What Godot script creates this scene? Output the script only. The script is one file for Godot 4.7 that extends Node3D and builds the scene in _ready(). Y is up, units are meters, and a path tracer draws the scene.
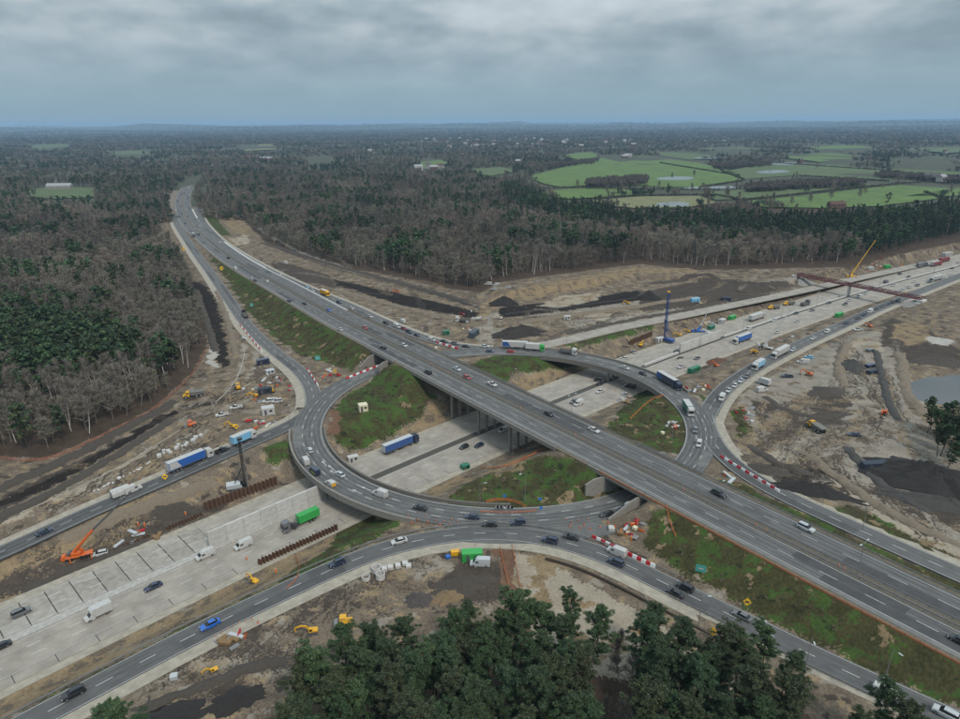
extends Node3D
# Motorway junction under reconstruction, seen from the air. Units are metres, y is up; level 0 is the roundabout.
# Pixels of the 960 x 719 photograph are turned into ground points with gp()/gt().

const FOC := 666.0
const PITCH := 19.5
const ROLL := -0.42
const EYE_H := 112.0

var eye_basis: Basis
var mats := {}
var rng := RandomNumberGenerator.new()
var used_names := {}

# ------------------------------------------------------------------ pixels to places
func ray(px: float, py: float) -> Vector3:
	return eye_basis * Vector3((px - 480.0) / FOC, -(py - 359.5) / FOC, -1.0)

func gp(px: float, py: float, h := 0.0) -> Vector3:
	var v := ray(px, py)
	if v.y > -0.003: v.y = -0.003
	var t := (h - EYE_H) / v.y
	return Vector3(v.x * t, h, v.z * t)

# the place where a pixel's ray meets the terrain
func gt(px: float, py: float, above := 0.0) -> Vector3:
	var h := 0.0
	var p := gp(px, py, 0.0)
	for i in 10:
		p = gp(px, py, h + above)
		h = lerpf(h, ground_y(p.x, p.z), 0.7)
	p = gp(px, py, h + above)
	p.y = ground_y(p.x, p.z)
	return p

# ------------------------------------------------------------------ mesh building
class MB:
	var v := PackedVector3Array()
	var n := PackedVector3Array()
	var c := PackedColorArray()
	var u := PackedVector2Array()
	var t := Transform3D()
	var col := Color.WHITE
	func tri(a: Vector3, b: Vector3, d: Vector3) -> void:      # clockwise seen from outside
		a = t * a; b = t * b; d = t * d
		var k := (d - a).cross(b - a).normalized()
		v.append(a); v.append(b); v.append(d)
		n.append(k); n.append(k); n.append(k)
		c.append(col); c.append(col); c.append(col)
	func quad(a: Vector3, b: Vector3, d: Vector3, e: Vector3) -> void:
		tri(a, b, d); tri(a, d, e)
	func ntri(a: Vector3, b: Vector3, d: Vector3, na: Vector3, nb: Vector3, nd: Vector3) -> void:
		v.append(t * a); v.append(t * b); v.append(t * d)
		n.append((t.basis * na).normalized()); n.append((t.basis * nb).normalized()); n.append((t.basis * nd).normalized())
		c.append(col); c.append(col); c.append(col)
	# eight corners, bottom 0-3 and top 4-7, both counted round the same way (-x-z, +x-z, +x+z, -x+z)
	func hexa(p: Array) -> void:
		quad(p[4], p[5], p[6], p[7])
		quad(p[3], p[2], p[1], p[0])
		for i in 4:
			var j := (i + 1) % 4
			quad(p[i], p[j], p[j + 4], p[i + 4])
	func box(ctr: Vector3, s: Vector3, bev := 0.0) -> void:
		var h := s * 0.5
		if bev <= 0.0:
			var p := []
			for y in [-1, 1]:
				for q in [[-1, -1], [1, -1], [1, 1], [-1, 1]]:
					p.append(ctr + Vector3(q[0] * h.x, y * h.y, q[1] * h.z))
			hexa(p)
			return
		# chamfered box: rings of eight points
		var rows := []
		for k in [[-h.y, bev], [-h.y + bev, 0.0], [h.y - bev, 0.0], [h.y, bev]]:
			var r := []
			var a: float = h.x - k[1]
			var b: float = h.z - k[1]
			for q in [[-a + bev, -b], [a - bev, -b], [a, -b + bev], [a, b - bev], [a - bev, b], [-a + bev, b], [-a, b - bev], [-a, -b + bev]]:
				r.append(ctr + Vector3(q[0], k[0], q[1]))
			rows.append(r)
		loft(rows, true)
	# rings counted clockwise from above, lowest first
	func loft(rows: Array, caps := true, closed := true) -> void:
		var m: int = rows[0].size()
		for k in rows.size() - 1:
			for i in (m if closed else m - 1):
				var j := (i + 1) % m
				quad(rows[k][i], rows[k][j], rows[k + 1][j], rows[k + 1][i])
		if caps:
			for i in range(1, m - 1):
				tri(rows[-1][0], rows[-1][i], rows[-1][i + 1])
				tri(rows[0][0], rows[0][i + 1], rows[0][i])
	func tube(a: Vector3, b: Vector3, r0: float, r1: float, sides := 6, caps := true) -> void:
		var d := (b - a).normalized()
		var x := d.cross(Vector3.UP if absf(d.y) < 0.9 else Vector3.RIGHT).normalized()
		var y := d.cross(x)
		for i in sides:
			var q := TAU * i / sides
			var w := TAU * (i + 1) / sides
			var e0 := x * cos(q) + y * sin(q)
			var e1 := x * cos(w) + y * sin(w)
			ntri(a + e0 * r0, b + e0 * r1, b + e1 * r1, e0, e0, e1)
			ntri(a + e0 * r0, b + e1 * r1, a + e1 * r0, e0, e1, e1)
			if caps:
				tri(b, b + e1 * r1, b + e0 * r1)
				tri(a, a + e0 * r0, a + e1 * r0)
	# a profile in the xy plane (counted anticlockwise seen from +z) pushed along z
	func prism(prof: Array, z0: float, z1: float) -> void:
		var m := prof.size()
		for i in m:
			var a: Vector2 = prof[i]
			var b: Vector2 = prof[(i + 1) % m]
			quad(Vector3(b.x, b.y, z1), Vector3(b.x, b.y, z0), Vector3(a.x, a.y, z0), Vector3(a.x, a.y, z1))
		var idx := Geometry2D.triangulate_polygon(PackedVector2Array(prof))
		for k in range(0, idx.size(), 3):
			var p: Vector2 = prof[idx[k]]
			var q: Vector2 = prof[idx[k + 1]]
			var r: Vector2 = prof[idx[k + 2]]
			if (q - p).cross(r - p) < 0:
				var s := q
				q = r
				r = s
			tri(Vector3(p.x, p.y, z1), Vector3(r.x, r.y, z1), Vector3(q.x, q.y, z1))
			tri(Vector3(p.x, p.y, z0), Vector3(q.x, q.y, z0), Vector3(r.x, r.y, z0))
	func wheel(ctr: Vector3, r: float, w: float, sides := 12) -> void:   # axle along x
		tube(ctr - Vector3(w / 2, 0, 0), ctr + Vector3(w / 2, 0, 0), r, r, sides)
	func mesh() -> ArrayMesh:
		var m := ArrayMesh.new()
		if v.is_empty(): return m
		var a := []
		a.resize(Mesh.ARRAY_MAX)
		a[Mesh.ARRAY_VERTEX] = v
		a[Mesh.ARRAY_NORMAL] = n
		a[Mesh.ARRAY_COLOR] = c
		if u.size() == v.size(): a[Mesh.ARRAY_TEX_UV] = u
		m.add_surface_from_arrays(Mesh.PRIMITIVE_TRIANGLES, a)
		return m

# ------------------------------------------------------------------ naming and tagging
func numbered(called: String) -> String:
	if not used_names.has(called):
		used_names[called] = 0
		return called
	used_names[called] += 1
	return "%s_%03d" % [called, used_names[called]]

func obj(called: String, m, material: Material, parent: Node3D) -> MeshInstance3D:
	var o := MeshInstance3D.new()
	o.name = called
	o.mesh = m.mesh() if m is MB else m
	o.material_override = null
	if o.mesh.get_surface_count() == 1 and material: o.set_surface_override_material(0, material)
	parent.add_child(o, true)
	return o

func thing(called: String, label: String, category: String, at := Vector3.ZERO, turn := 0.0, group := "") -> Node3D:
	var o := Node3D.new()
	o.name = numbered(called)
	add_child(o)
	o.position = at
	o.rotation.y = turn
	tag(o, label, category, group)
	return o

func tag(o: Node, label: String, category: String, group := "") -> void:
	o.set_meta("label", label)
	o.set_meta("category", category)
	if group: o.set_meta("group", group)

func solid(called: String, m, material: Material, label: String, category: String, group := "") -> MeshInstance3D:
	var o := obj(numbered(called), m, material, self)
	tag(o, label, category, group)
	return o

func struct(called: String, m, material: Material, parent: Node3D = self) -> MeshInstance3D:
	var o := obj(numbered(called) if parent == self else called, m, material, parent)
	if parent == self: o.set_meta("kind", "structure")
	return o

func dup(root: Node3D, at: Vector3, turn: float, label: String, group: String) -> Node3D:
	var r: Node3D = root.duplicate()
	r.name = numbered(String(root.name).rstrip("0123456789").rstrip("_"))
	add_child(r)
	r.position = at
	r.rotation.y = turn
	if label: r.set_meta("label", label)
	if group: r.set_meta("group", group)
	return r

# ------------------------------------------------------------------ materials
var tex_fine: ImageTexture
var tex_blot: ImageTexture
var tex_bump: ImageTexture
var tex_streak: ImageTexture

func grey_noise(size: int, sd: int, freq: float, oct: int, lo: float, hi: float, power := 1.0) -> ImageTexture:
	var f := FastNoiseLite.new()
	f.noise_type = FastNoiseLite.TYPE_SIMPLEX_SMOOTH
	f.seed = sd
	f.frequency = freq
	f.fractal_octaves = oct
	f.fractal_gain = 0.6
	var im := f.get_seamless_image(size, size)
	im.convert(Image.FORMAT_L8)
	var d := im.get_data()
	for i in d.size():
		d[i] = int(255.0 * lerpf(lo, hi, pow(d[i] / 255.0, power)))
	return ImageTexture.create_from_image(Image.create_from_data(size, size, false, Image.FORMAT_L8, d))

func make_textures() -> void:
	tex_fine = grey_noise(512, 3, 0.06, 5, 0.74, 1.0)
	tex_blot = grey_noise(512, 8, 0.012, 6, 0.80, 1.0)
	tex_bump = grey_noise(512, 5, 0.03, 6, 0.0, 1.0)

# albedo as a linear colour; fine and coarse are metres per repeat of the two grain layers
func mat(key: String, lin: Color, rough := 0.8, fine := 0.0, coarse := 0.0, bump := 0.0, metal := 0.0) -> StandardMaterial3D:
	if mats.has(key): return mats[key]
	var m := StandardMaterial3D.new()
	m.resource_name = key
	m.albedo_color = lin.linear_to_srgb()
	m.roughness = rough
	m.metallic = metal
	if fine > 0.0:
		m.albedo_texture = tex_fine
		m.uv1_triplanar = true
		m.uv1_world_triplanar = true
		m.uv1_scale = Vector3.ONE / fine
		if bump > 0.0:
			m.heightmap_enabled = true
			m.heightmap_texture = tex_bump
			m.heightmap_scale = bump
	if coarse > 0.0:
		m.detail_enabled = true
		m.detail_albedo = tex_blot
		m.detail_blend_mode = BaseMaterial3D.BLEND_MODE_MUL
		m.detail_uv_layer = BaseMaterial3D.DETAIL_UV_2
		m.uv2_triplanar = true
		m.uv2_world_triplanar = true
		m.uv2_scale = Vector3.ONE / coarse
	mats[key] = m
	return m

func vcol(key: String, rough := 0.8) -> StandardMaterial3D:
	if mats.has(key): return mats[key]
	var m := StandardMaterial3D.new()
	m.resource_name = key
	m.vertex_color_use_as_albedo = true
	m.roughness = rough
	mats[key] = m
	return m

# ------------------------------------------------------------------ the start: camera, sky, light
func set_camera_and_sky() -> void:
	var cam := Camera3D.new()
	cam.name = "camera"
	add_child(cam)
	cam.position = Vector3(0, EYE_H, 0)
	eye_basis = Basis(Vector3.RIGHT, deg_to_rad(-PITCH)) * Basis(Vector3.BACK, deg_to_rad(ROLL))
	cam.basis = eye_basis
	cam.fov = rad_to_deg(2.0 * atan(359.5 / FOC))
	cam.near = 1.0
	cam.far = 90000.0
	cam.current = true

	var we := WorldEnvironment.new()
	we.name = "world_environment"
	var e := Environment.new()
	e.background_mode = Environment.BG_SKY
	e.tonemap_mode = Environment.TONE_MAPPER_LINEAR
	e.tonemap_exposure = 1.62
	var sky := Sky.new()
	var pm := PanoramaSkyMaterial.new()
	pm.panorama = make_sky()
	sky.sky_material = pm
	e.sky = sky
	e.fog_enabled = true
	e.fog_density = 0.00006
	e.fog_light_color = Color(0.60, 0.73, 0.85)
	e.sdfgi_enabled = true
	e.ssao_enabled = true
	e.ssil_enabled = true
	we.environment = e
	add_child(we)

	var sun := DirectionalLight3D.new()
	sun.name = "sun"
	sun.light_energy = 0.5
	sun.light_angular_distance = 10.0
	sun.light_color = Color(1.0, 0.965, 0.92)
	sun.shadow_enabled = true
	sun.rotation_degrees = Vector3(-48, 35, 0)
	add_child(sun)

# an overcast sky: brighter overhead than at the horizon, with cloud sheets drawn on a plane high above
func make_sky() -> ImageTexture:
	var w := 2048
	var h := 1024
	var f := FastNoiseLite.new()
	f.seed = 21
	f.noise_type = FastNoiseLite.TYPE_SIMPLEX_SMOOTH
	f.frequency = 1.0
	f.fractal_octaves = 5
	f.fractal_gain = 0.58
	var f2 := FastNoiseLite.new()
	f2.seed = 77
	f2.frequency = 1.0
	f2.fractal_octaves = 3
	var d := PackedFloat32Array()
	d.resize(w * h * 3)
	var up_half := h / 2
	for y in h:
		var el := (0.5 - (y + 0.5) / h) * PI
		var s := sin(maxf(el, 0.0))
		var c := cos(el)
		# overcast luminance rises towards the zenith
		var base := 0.232 * (1.0 + 2.0 * s)
		for x in w:
			var k := (y * w + x) * 3
			if y > up_half + 2:
				d[k] = 0.10; d[k + 1] = 0.11; d[k + 2] = 0.11
				continue
			var az := TAU * (x + 0.5) / w
			var cx := cos(az)
			var sz := sin(az)
			var a := f.get_noise_3d(cx * 7.5, el * 25.0, sz * 7.5)
			var b := f2.get_noise_3d(cx * 1.9 + 9.0, el * 7.0, sz * 1.9)
			var cl := clampf(a * 0.85 + b * 0.75, -0.9, 0.9)
			# billows are sharper on their bright upper edge
			cl = cl if cl < 0.0 else pow(cl, 0.85)
			var amt := smoothstep(0.015, 0.13, s)
			var l := base * (1.0 + cl * lerpf(0.04, 0.42, amt))
			var tint := clampf(0.5 + cl * 1.1, 0.0, 1.0)
			var lowc := Color(0.71, 1.0, 1.16)
			var hi := Color(0.88, 1.0, 1.085)
			var q := lerpf(0.0, 1.0, amt) * (0.35 + 0.65 * tint)
			d[k] = l * lerpf(lowc.r, hi.r, q)
			d[k + 1] = l * lerpf(lowc.g, hi.g, q)
			d[k + 2] = l * lerpf(lowc.b, hi.b, q)
	var im := Image.create_from_data(w, h, false, Image.FORMAT_RGBF, d.to_byte_array())
	return ImageTexture.create_from_image(im)

# ------------------------------------------------------------------ roads as lines
var roads := {}          # name -> {p: Array of Vector3 every STEP metres, hl, hr}
const STEP := 3.0
const RING_C := Vector3(9, 0, -251)
const RING_R := 78.0

func smooth_line(pts: Array, rounds := 12) -> PackedVector3Array:
	var dense := PackedVector3Array()
	for i in pts.size() - 1:
		var a: Vector3 = pts[maxi(i - 1, 0)]
		var b: Vector3 = pts[i]
		var c: Vector3 = pts[i + 1]
		var d: Vector3 = pts[mini(i + 2, pts.size() - 1)]
		var m := maxi(2, int(b.distance_to(c) / 2.0))
		for k in m:
			dense.append(b.cubic_interpolate(c, a, d, float(k) / m))
	dense.append(pts[-1])
	var out := even(dense, STEP)
	for r in rounds:
		var q := out.duplicate()
		for i in range(1, out.size() - 1):
			q[i] = (out[i - 1] + out[i] * 2.0 + out[i + 1]) * 0.25
		out = q
	return even(out, STEP)

func even(line: PackedVector3Array, step: float) -> PackedVector3Array:
	var out := PackedVector3Array([line[0]])
	var left := step
	for i in line.size() - 1:
		var a := line[i]
		var b := line[i + 1]
		var l := a.distance_to(b)
		var at := 0.0
		while l - at >= left:
			at += left
			out.append(a.lerp(b, at / l))
			left = step
		left -= l - at
	if out[-1].distance_to(line[-1]) > step * 0.3: out.append(line[-1])
	return out

func add_road(key: String, pix: Array, hl: float, hr: float, rounds := 14) -> void:
	var pts := []
	for q in pix: pts.append(gp(q[0], q[1], q[2]))
	roads[key] = {"p": smooth_line(pts, rounds), "hl": hl, "hr": hr}

func side(line: PackedVector3Array, i: int) -> Vector3:      # to the right of travel, level
	var d := line[mini(i + 1, line.size() - 1)] - line[maxi(i - 1, 0)]
	return Vector3(-d.z, 0, d.x).normalized()

func shifted(line: PackedVector3Array, off: float, lift := 0.0) -> PackedVector3Array:
	var out := PackedVector3Array()
	for i in line.size(): out.append(line[i] + side(line, i) * off + Vector3(0, lift, 0))
	return out

func m25_at(s: float) -> Vector3:
	var t := 0.0001723 * s * s - 0.07267 * s - 175.7
	return Vector3(0.7413 * s + 0.67118 * t, -7.0, -0.67118 * s + 0.7413 * t)

func lay_out_roads() -> void:
	var q := []
	for i in 90: q.append(m25_at(-130.0 + i * 13.0))
	roads["motorway"] = {"p": even(PackedVector3Array(q), STEP), "hl": 14.5, "hr": 17.0}
	# the elevated dual carriageway: straight over the junction, then curving away and down
	q = []
	for i in 12:
		var x := 150.0 - i * 20.9
		q.append(Vector3(x, 7.0, 1.345 * x - 260.0))
	for a in [[280, 285.5, 6.0], [253, 271, 4.6], [227, 254.5, 3.2], [205, 237, 2.0], [193, 226.5, 1.4], [185.5, 215, 0.8], [182.5, 202, 0.4], [186, 190, 0.2], [194, 182, 0.0], [203, 177, 0.0]]:
		q.append(gp(a[0], a[1], a[2]))
	q.append(q[-1] + (q[-1] - q[-2]).normalized() * 350.0 + Vector3(120, 0, 0))
	roads["flyover"] = {"p": smooth_line(q, 20), "hl": 11.2, "hr": 11.2}
	q = []
	for i in 165: q.append(RING_C + Vector3(cos(TAU * i / 164.0), 0, sin(TAU * i / 164.0)) * RING_R)
	roads["ring"] = {"p": PackedVector3Array(q), "hl": 5.6, "hr": 5.6}
	add_road("front_slip", [[-60, 772, -2.0], [20, 726, -1.6], [93, 688, -1.2], [160, 652, -0.9], [222, 620.5, -0.5], [320, 574.5, 0], [387, 547, 0], [440, 536, 0], [480, 532, 0], [520, 533, 0], [560, 540, 0], [600, 552, 0], [640, 571, 0], [690, 596, 0], [733, 616, 0.2], [800, 650, 0.8], [888, 691, 1.8], [980, 733, 3.0], [1060, 770, 4.2]], 3.7, 3.7)
	add_road("west_slip", [[313, 408, 0], [304, 419, 0], [280, 429.5, 0], [260, 438.5, 0], [210, 460, 0], [160, 482, -0.4], [90, 511.5, -0.9], [42, 534, -1.3], [0, 553, -1.6], [-70, 583, -2.2]], 3.7, 3.7)
	add_road("north_west_slip", [[173, 214, 0.8], [178, 226, 1.2], [187, 240, 1.6], [198, 256, 1.6], [210, 272, 1.4], [224, 292, 1.0], [241, 317, 0.5], [258, 336.5, 0.2], [277, 353, 0], [299, 370, 0], [310, 384, 0], [314.5, 398, 0], [312, 412, 0], [311, 428, 0]], 3.6, 3.6)
	add_road("north_slip", [[197, 208, 0.6], [203, 222, 1.4], [217, 238, 2.2], [234, 250.5, 2.6], [256, 263.5, 2.8], [280, 276, 2.6], [312, 290.5, 2.0], [347, 304.5, 1.4], [376, 318, 0.8], [407, 331.5, 0.3], [438, 342, 0], [465, 347.5, 0], [492, 349, 0]], 3.8, 3.8)
	add_road("north_east_slip", [[695, 445, 0], [701, 428, 0], [710, 408, 0], [720, 393, 0], [737, 379, 0], [757, 366, 0], [783, 352.5, -0.4], [805, 341.5, -0.9], [827, 332, -1.5], [850, 321.5, -2.2], [873, 310.5, -3.0], [901, 299, -4.2], [930, 287.5, -5.4], [975, 270, -7]], 3.9, 3.9)
	add_road("east_slip", [[704, 415, 0], [709, 434, 0], [720, 452, 0], [738, 468.5, 0.4], [760, 483, 0.9], [790, 498.5, 1.4], [830, 517, 1.9], [867, 533.5, 2.3], [917, 556, 2.8], [990, 588, 3.2], [1060, 620, 3.4]], 3.7, 3.7)
	add_road("north_link", [[512, 350, 0], [545, 345, 0], [580, 337, 0], [620, 327.5, -0.6], [680, 316, -1.6], [740, 303.5, -2.6], [800, 291, -3.6], [870, 275.5, -5.0], [960, 256, -7.0], [1030, 241, -7.0]], 4.6, 4.6)

# ------------------------------------------------------------------ terrain
const GX0 := -440.0
const GZ0 := -1000.0
const GC := 2.5
const GNX := 396
const GNZ := 376
var hgt := PackedFloat32Array()

func ground_y(x: float, z: float) -> float:
	var u := (x - GX0) / GC
	var w := (z - GZ0) / GC
	if u < 0.0 or w < 0.0 or u >= GNX - 1.001 or w >= GNZ - 1.001: return far_y(x, z)
	var i := int(u)
	var j := int(w)
	u -= i
	w -= j
	var k := j * GNX + i
	return lerpf(lerpf(hgt[k], hgt[k + 1], u), lerpf(hgt[k + GNX], hgt[k + GNX + 1], u), w)

func far_y(x: float, z: float) -> float:
	var d := Vector2(x, z + 300.0).length()
	var k := smoothstep(700.0, 3000.0, d)
	return hill_noise.get_noise_2d(x, z) * (1.0 + 14.0 * k) + smoothstep(8000.0, 19000.0, d) * (75.0 + 170.0 * hill_noise.get_noise_2d(x * 0.16, z * 0.16))

var hill_noise := FastNoiseLite.new()

# mode 1: raise the ground towards the road, mode -1: cut it down, mode 0: bed it to the road
func stamp(line: PackedVector3Array, half: float, slope: float, mode: int, reach: float, drop := 0.0) -> void:
	var out := half + reach
	for i in range(0, line.size() - 1):
		var a := line[i]
		var b := line[i + 1]
		var x0 := int((minf(a.x, b.x) - out - GX0) / GC)
		var x1 := int((maxf(a.x, b.x) + out - GX0) / GC) + 1
		var z0 := int((minf(a.z, b.z) - out - GZ0) / GC)
		var z1 := int((maxf(a.z, b.z) + out - GZ0) / GC) + 1
		if x1 < 0 or z1 < 0 or x0 >= GNX or z0 >= GNZ: continue
		x0 = maxi(x0, 0); z0 = maxi(z0, 0); x1 = mini(x1, GNX - 1); z1 = mini(z1, GNZ - 1)
		var ab := Vector2(b.x - a.x, b.z - a.z)
		var l2 := maxf(ab.length_squared(), 0.001)
		for j in range(z0, z1 + 1):
			var z := GZ0 + j * GC
			for k in range(x0, x1 + 1):
				var x := GX0 + k * GC
				var t := clampf(((x - a.x) * ab.x + (z - a.z) * ab.y) / l2, 0.0, 1.0)
				var dx := x - a.x - ab.x * t
				var dz := z - a.z - ab.y * t
				var d := sqrt(dx * dx + dz * dz)
				if d > out: continue
				var h := lerpf(a.y, b.y, t) - drop
				var e := maxf(0.0, d - half) * slope
				var at := j * GNX + k
				if mode > 0: hgt[at] = maxf(hgt[at], h - e)
				elif mode < 0: hgt[at] = minf(hgt[at], h + e)
				else:
					if d <= half: hgt[at] = h
					else: hgt[at] = lerpf(h, hgt[at], smoothstep(0.0, reach, d - half))

func part_of(line: PackedVector3Array, lo: float, hi: float, ctr: Vector3) -> PackedVector3Array:
	var out := PackedVector3Array()
	for p in line:
		var d := Vector2(p.x - ctr.x, p.z - ctr.z).length()
		if d >= lo and d <= hi: out.append(p)
	return out

func shape_terrain() -> void:
	hill_noise.seed = 5
	hill_noise.frequency = 0.0016
	hill_noise.fractal_octaves = 4
	var rough := FastNoiseLite.new()
	rough.seed = 11
	rough.frequency = 0.03
	rough.fractal_octaves = 3
	hgt.resize(GNX * GNZ)
	for j in GNZ:
		var z := GZ0 + j * GC
		for i in GNX:
			var x := GX0 + i * GC
			hgt[j * GNX + i] = far_y(x, z) * 0.4 - 0.15 + rough.get_noise_2d(x, z) * 0.45
	# the motorway lies in a cutting, the other roads near the ground, the dual carriageway on a bank
	for key in ["west_slip", "north_west_slip", "north_slip", "front_slip", "east_slip", "north_east_slip", "north_link"]:
		stamp(roads[key].p, 8.0, 0.0, 0, 10.0, 0.3)
	stamp(roads["ring"].p, 7.5, 0.0, 0, 6.0, 0.3)
	var fly: PackedVector3Array = roads["flyover"].p
	stamp(fly, 12.6, 0.55, 1, 14.0, 0.32)
	# passages of the roundabout through the bank
	for q in [[52.0, 9.0], [-36.0, 9.0]]:
		pass
	var ring: PackedVector3Array = roads["ring"].p
	var gaps := PackedVector3Array()
	for p in ring:
		if absf(p.z - (1.345 * p.x - 260.0)) < 42.0: gaps.append(p)
		elif gaps.size():
			stamp(gaps, 6.6, 1.6, -1, 6.0, 0.32)
			gaps = PackedVector3Array()
	if gaps.size(): stamp(gaps, 6.6, 1.6, -1, 6.0, 0.32)
	for key in ["west_slip", "north_west_slip", "north_slip", "front_slip", "east_slip", "north_east_slip", "north_link"]:
		stamp(roads[key].p, 4.6, 0.7, -1, 8.0, 0.3)
	stamp(shifted(roads["motorway"].p, 1.0), 21.5, 0.52, -1, 34.0, 0.3)
	# the far cutting widens where the working platforms lie
	dig()

# ------------------------------------------------------------------ ground colours
var zone_near: Image
var zone_mid: Image
const NX0 := -210.0
const NX1 := 250.0
const NZ0 := -345.0
const NZ1 := -75.0
const NPX := 5.0
const MPX := 2.05

func paint(zone: int, world: PackedVector2Array) -> void:
	for k in 2:
		var im: Image = zone_near if k == 0 else zone_mid
		var sc := NPX if k == 0 else MPX
		var ox := NX0 if k == 0 else GX0
		var oz := NZ0 if k == 0 else GZ0
		var w := im.get_width()
		var h := im.get_height()
		var lo := 1e9
		var hi := -1e9
		for p in world:
			lo = minf(lo, (p.y - oz) * sc)
			hi = maxf(hi, (p.y - oz) * sc)
		var m := world.size()
		for y in range(maxi(0, int(lo)), mini(h - 1, int(hi) + 1) + 1):
			var zz := oz + (y + 0.5) / sc
			var xs := []
			for i in m:
				var a := world[i]
				var b := world[(i + 1) % m]
				if (a.y <= zz) != (b.y <= zz):
					xs.append((a.x + (b.x - a.x) * (zz - a.y) / (b.y - a.y) - ox) * sc)
			xs.sort()
			for i in range(0, xs.size() - 1, 2):
				var x0 := maxi(0, int(round(xs[i])))
				var x1 := mini(w, int(round(xs[i + 1])))
				if x1 > x0: im.fill_rect(Rect2i(x0, y, x1 - x0, 1), Color8(zone, zone, zone))

func zone_poly(zone: int, pix: Array) -> void:
	var w := PackedVector2Array()
	for i in range(0, pix.size(), 2):
		var p := gt(pix[i], pix[i + 1])
		w.append(Vector2(p.x, p.z))
	paint(zone, w)

func zone_line(zone: int, width: float, pix: Array) -> void:
	var q := []
	for i in range(0, pix.size(), 2): q.append(gt(pix[i], pix[i + 1]))
	zone_strip(zone, width, smooth_line(q, 3))

func zone_strip(zone: int, width: float, line: PackedVector3Array) -> void:
	var w := PackedVector2Array()
	for i in line.size():
		var s := side(line, i) * width * 0.5
		w.append(Vector2(line[i].x + s.x, line[i].z + s.z))
	for i in range(line.size() - 1, -1, -1):
		var s := side(line, i) * width * 0.5
		w.append(Vector2(line[i].x - s.x, line[i].z - s.z))
	paint(zone, w)

# two tones of each kind of ground, linear
const TONES := [
	[0.058, 0.042, 0.032, 0.112, 0.082, 0.060],   # 0 leaf litter under the woods
	[0.118, 0.092, 0.068, 0.270, 0.216, 0.160],   # 1 worked earth
	[0.014, 0.012, 0.011, 0.038, 0.031, 0.026],   # 2 peat and dark topsoil
	[0.300, 0.255, 0.195, 0.440, 0.385, 0.300],   # 3 pale sand
	[0.032, 0.056, 0.015, 0.080, 0.128, 0.034],   # 4 green grass
	[0.036, 0.040, 0.016, 0.108, 0.094, 0.042],   # 5 rough scrubby grass
	[0.205, 0.180, 0.148, 0.385, 0.345, 0.285],   # 6 gravel haul road
	[0.180, 0.128, 0.072, 0.350, 0.265, 0.165],   # 7 bare tan bank
	[0.135, 0.075, 0.048, 0.215, 0.130, 0.088],   # 8 reddish subsoil
	[0.058, 0.047, 0.038, 0.108, 0.088, 0.072],   # 9 wet mud
	[0.400, 0.380, 0.340, 0.520, 0.500, 0.455],   # 10 chalky stone
	[0.066, 0.088, 0.024, 0.120, 0.150, 0.046],   # 11 pasture
]

func coloured(zones: Image, ox: float, oz: float, sc: float, warp: float) -> ImageTexture:
	var w := zones.get_width()
	var h := zones.get_height()
	var z := zones.get_data()
	var f := FastNoiseLite.new()
	f.noise_type = FastNoiseLite.TYPE_SIMPLEX
	f.fractal_octaves = 4
	f.fractal_gain = 0.62
	f.seed = 31
	f.frequency = 0.11 / sc
	var f_big := f.get_image(w, h)
	f.seed = 32
	f.frequency = 0.9 / sc
	var f_small := f.get_image(w, h)
	f.seed = 33
	f.frequency = 0.07 / sc
	f.fractal_octaves = 6
	var f_warp := f.get_image(w, h)
	for im in [f_big, f_small, f_warp]: im.convert(Image.FORMAT_L8)
	var nb: PackedByteArray = f_big.get_data()
	var ns: PackedByteArray = f_small.get_data()
	var nw: PackedByteArray = f_warp.get_data()
	# ready-made tones: for each zone 256 steps from its first to its second colour
	var lut := PackedByteArray()
	lut.resize(TONES.size() * 256 * 3)
	for k in TONES.size():
		for i in 256:
			var q := smoothstep(0.0, 1.0, i / 255.0)
			for e in 3:
				var lin := lerpf(TONES[k][e], TONES[k][e + 3], q)
				lut[(k * 256 + i) * 3 + e] = int(clampf(255.0 * Color(lin, lin, lin).linear_to_srgb().r, 0, 255))
	var out := PackedByteArray()
	out.resize(w * h * 3)
	var amp := warp * sc / 255.0
	for y in h:
		var row := y * w
		for x in w:
			var at := row + x
			var dx := int((nw[at] - 128) * amp)
			var dy := int((ns[at] - 128) * amp * 0.7)
			var xx := x + dx
			var yy := y + dy
			if xx < 0: xx = 0
			elif xx >= w: xx = w - 1
			if yy < 0: yy = 0
			elif yy >= h: yy = h - 1
			var tone := (nb[at] * 9 + ns[at] * 11 - 640) / 15
			if tone < 0: tone = 0
			elif tone > 255: tone = 255
			var zn := z[yy * w + xx]
			if zn == 4:
				if nb[at] < 118 or nw[at] > 172: zn = 5
			elif zn == 5:
				if nb[at] > 158: zn = 4
				elif nw[at] < 70: zn = 7
			elif zn == 1:
				if nw[at] > 184: zn = 9
				elif nb[at] > 178: zn = 7
				elif nw[at] < 62: zn = 6
			elif zn == 3:
				if nw[at] > 160: zn = 7
			elif zn == 7:
				if nb[at] < 92: zn = 1
			elif zn == 6:
				if nw[at] > 172: zn = 1
			var k := (zn * 256 + tone) * 3
			at *= 3
			out[at] = lut[k]
			out[at + 1] = lut[k + 1]
			out[at + 2] = lut[k + 2]
	return ImageTexture.create_from_image(Image.create_from_data(w, h, false, Image.FORMAT_RGB8, out))

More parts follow.
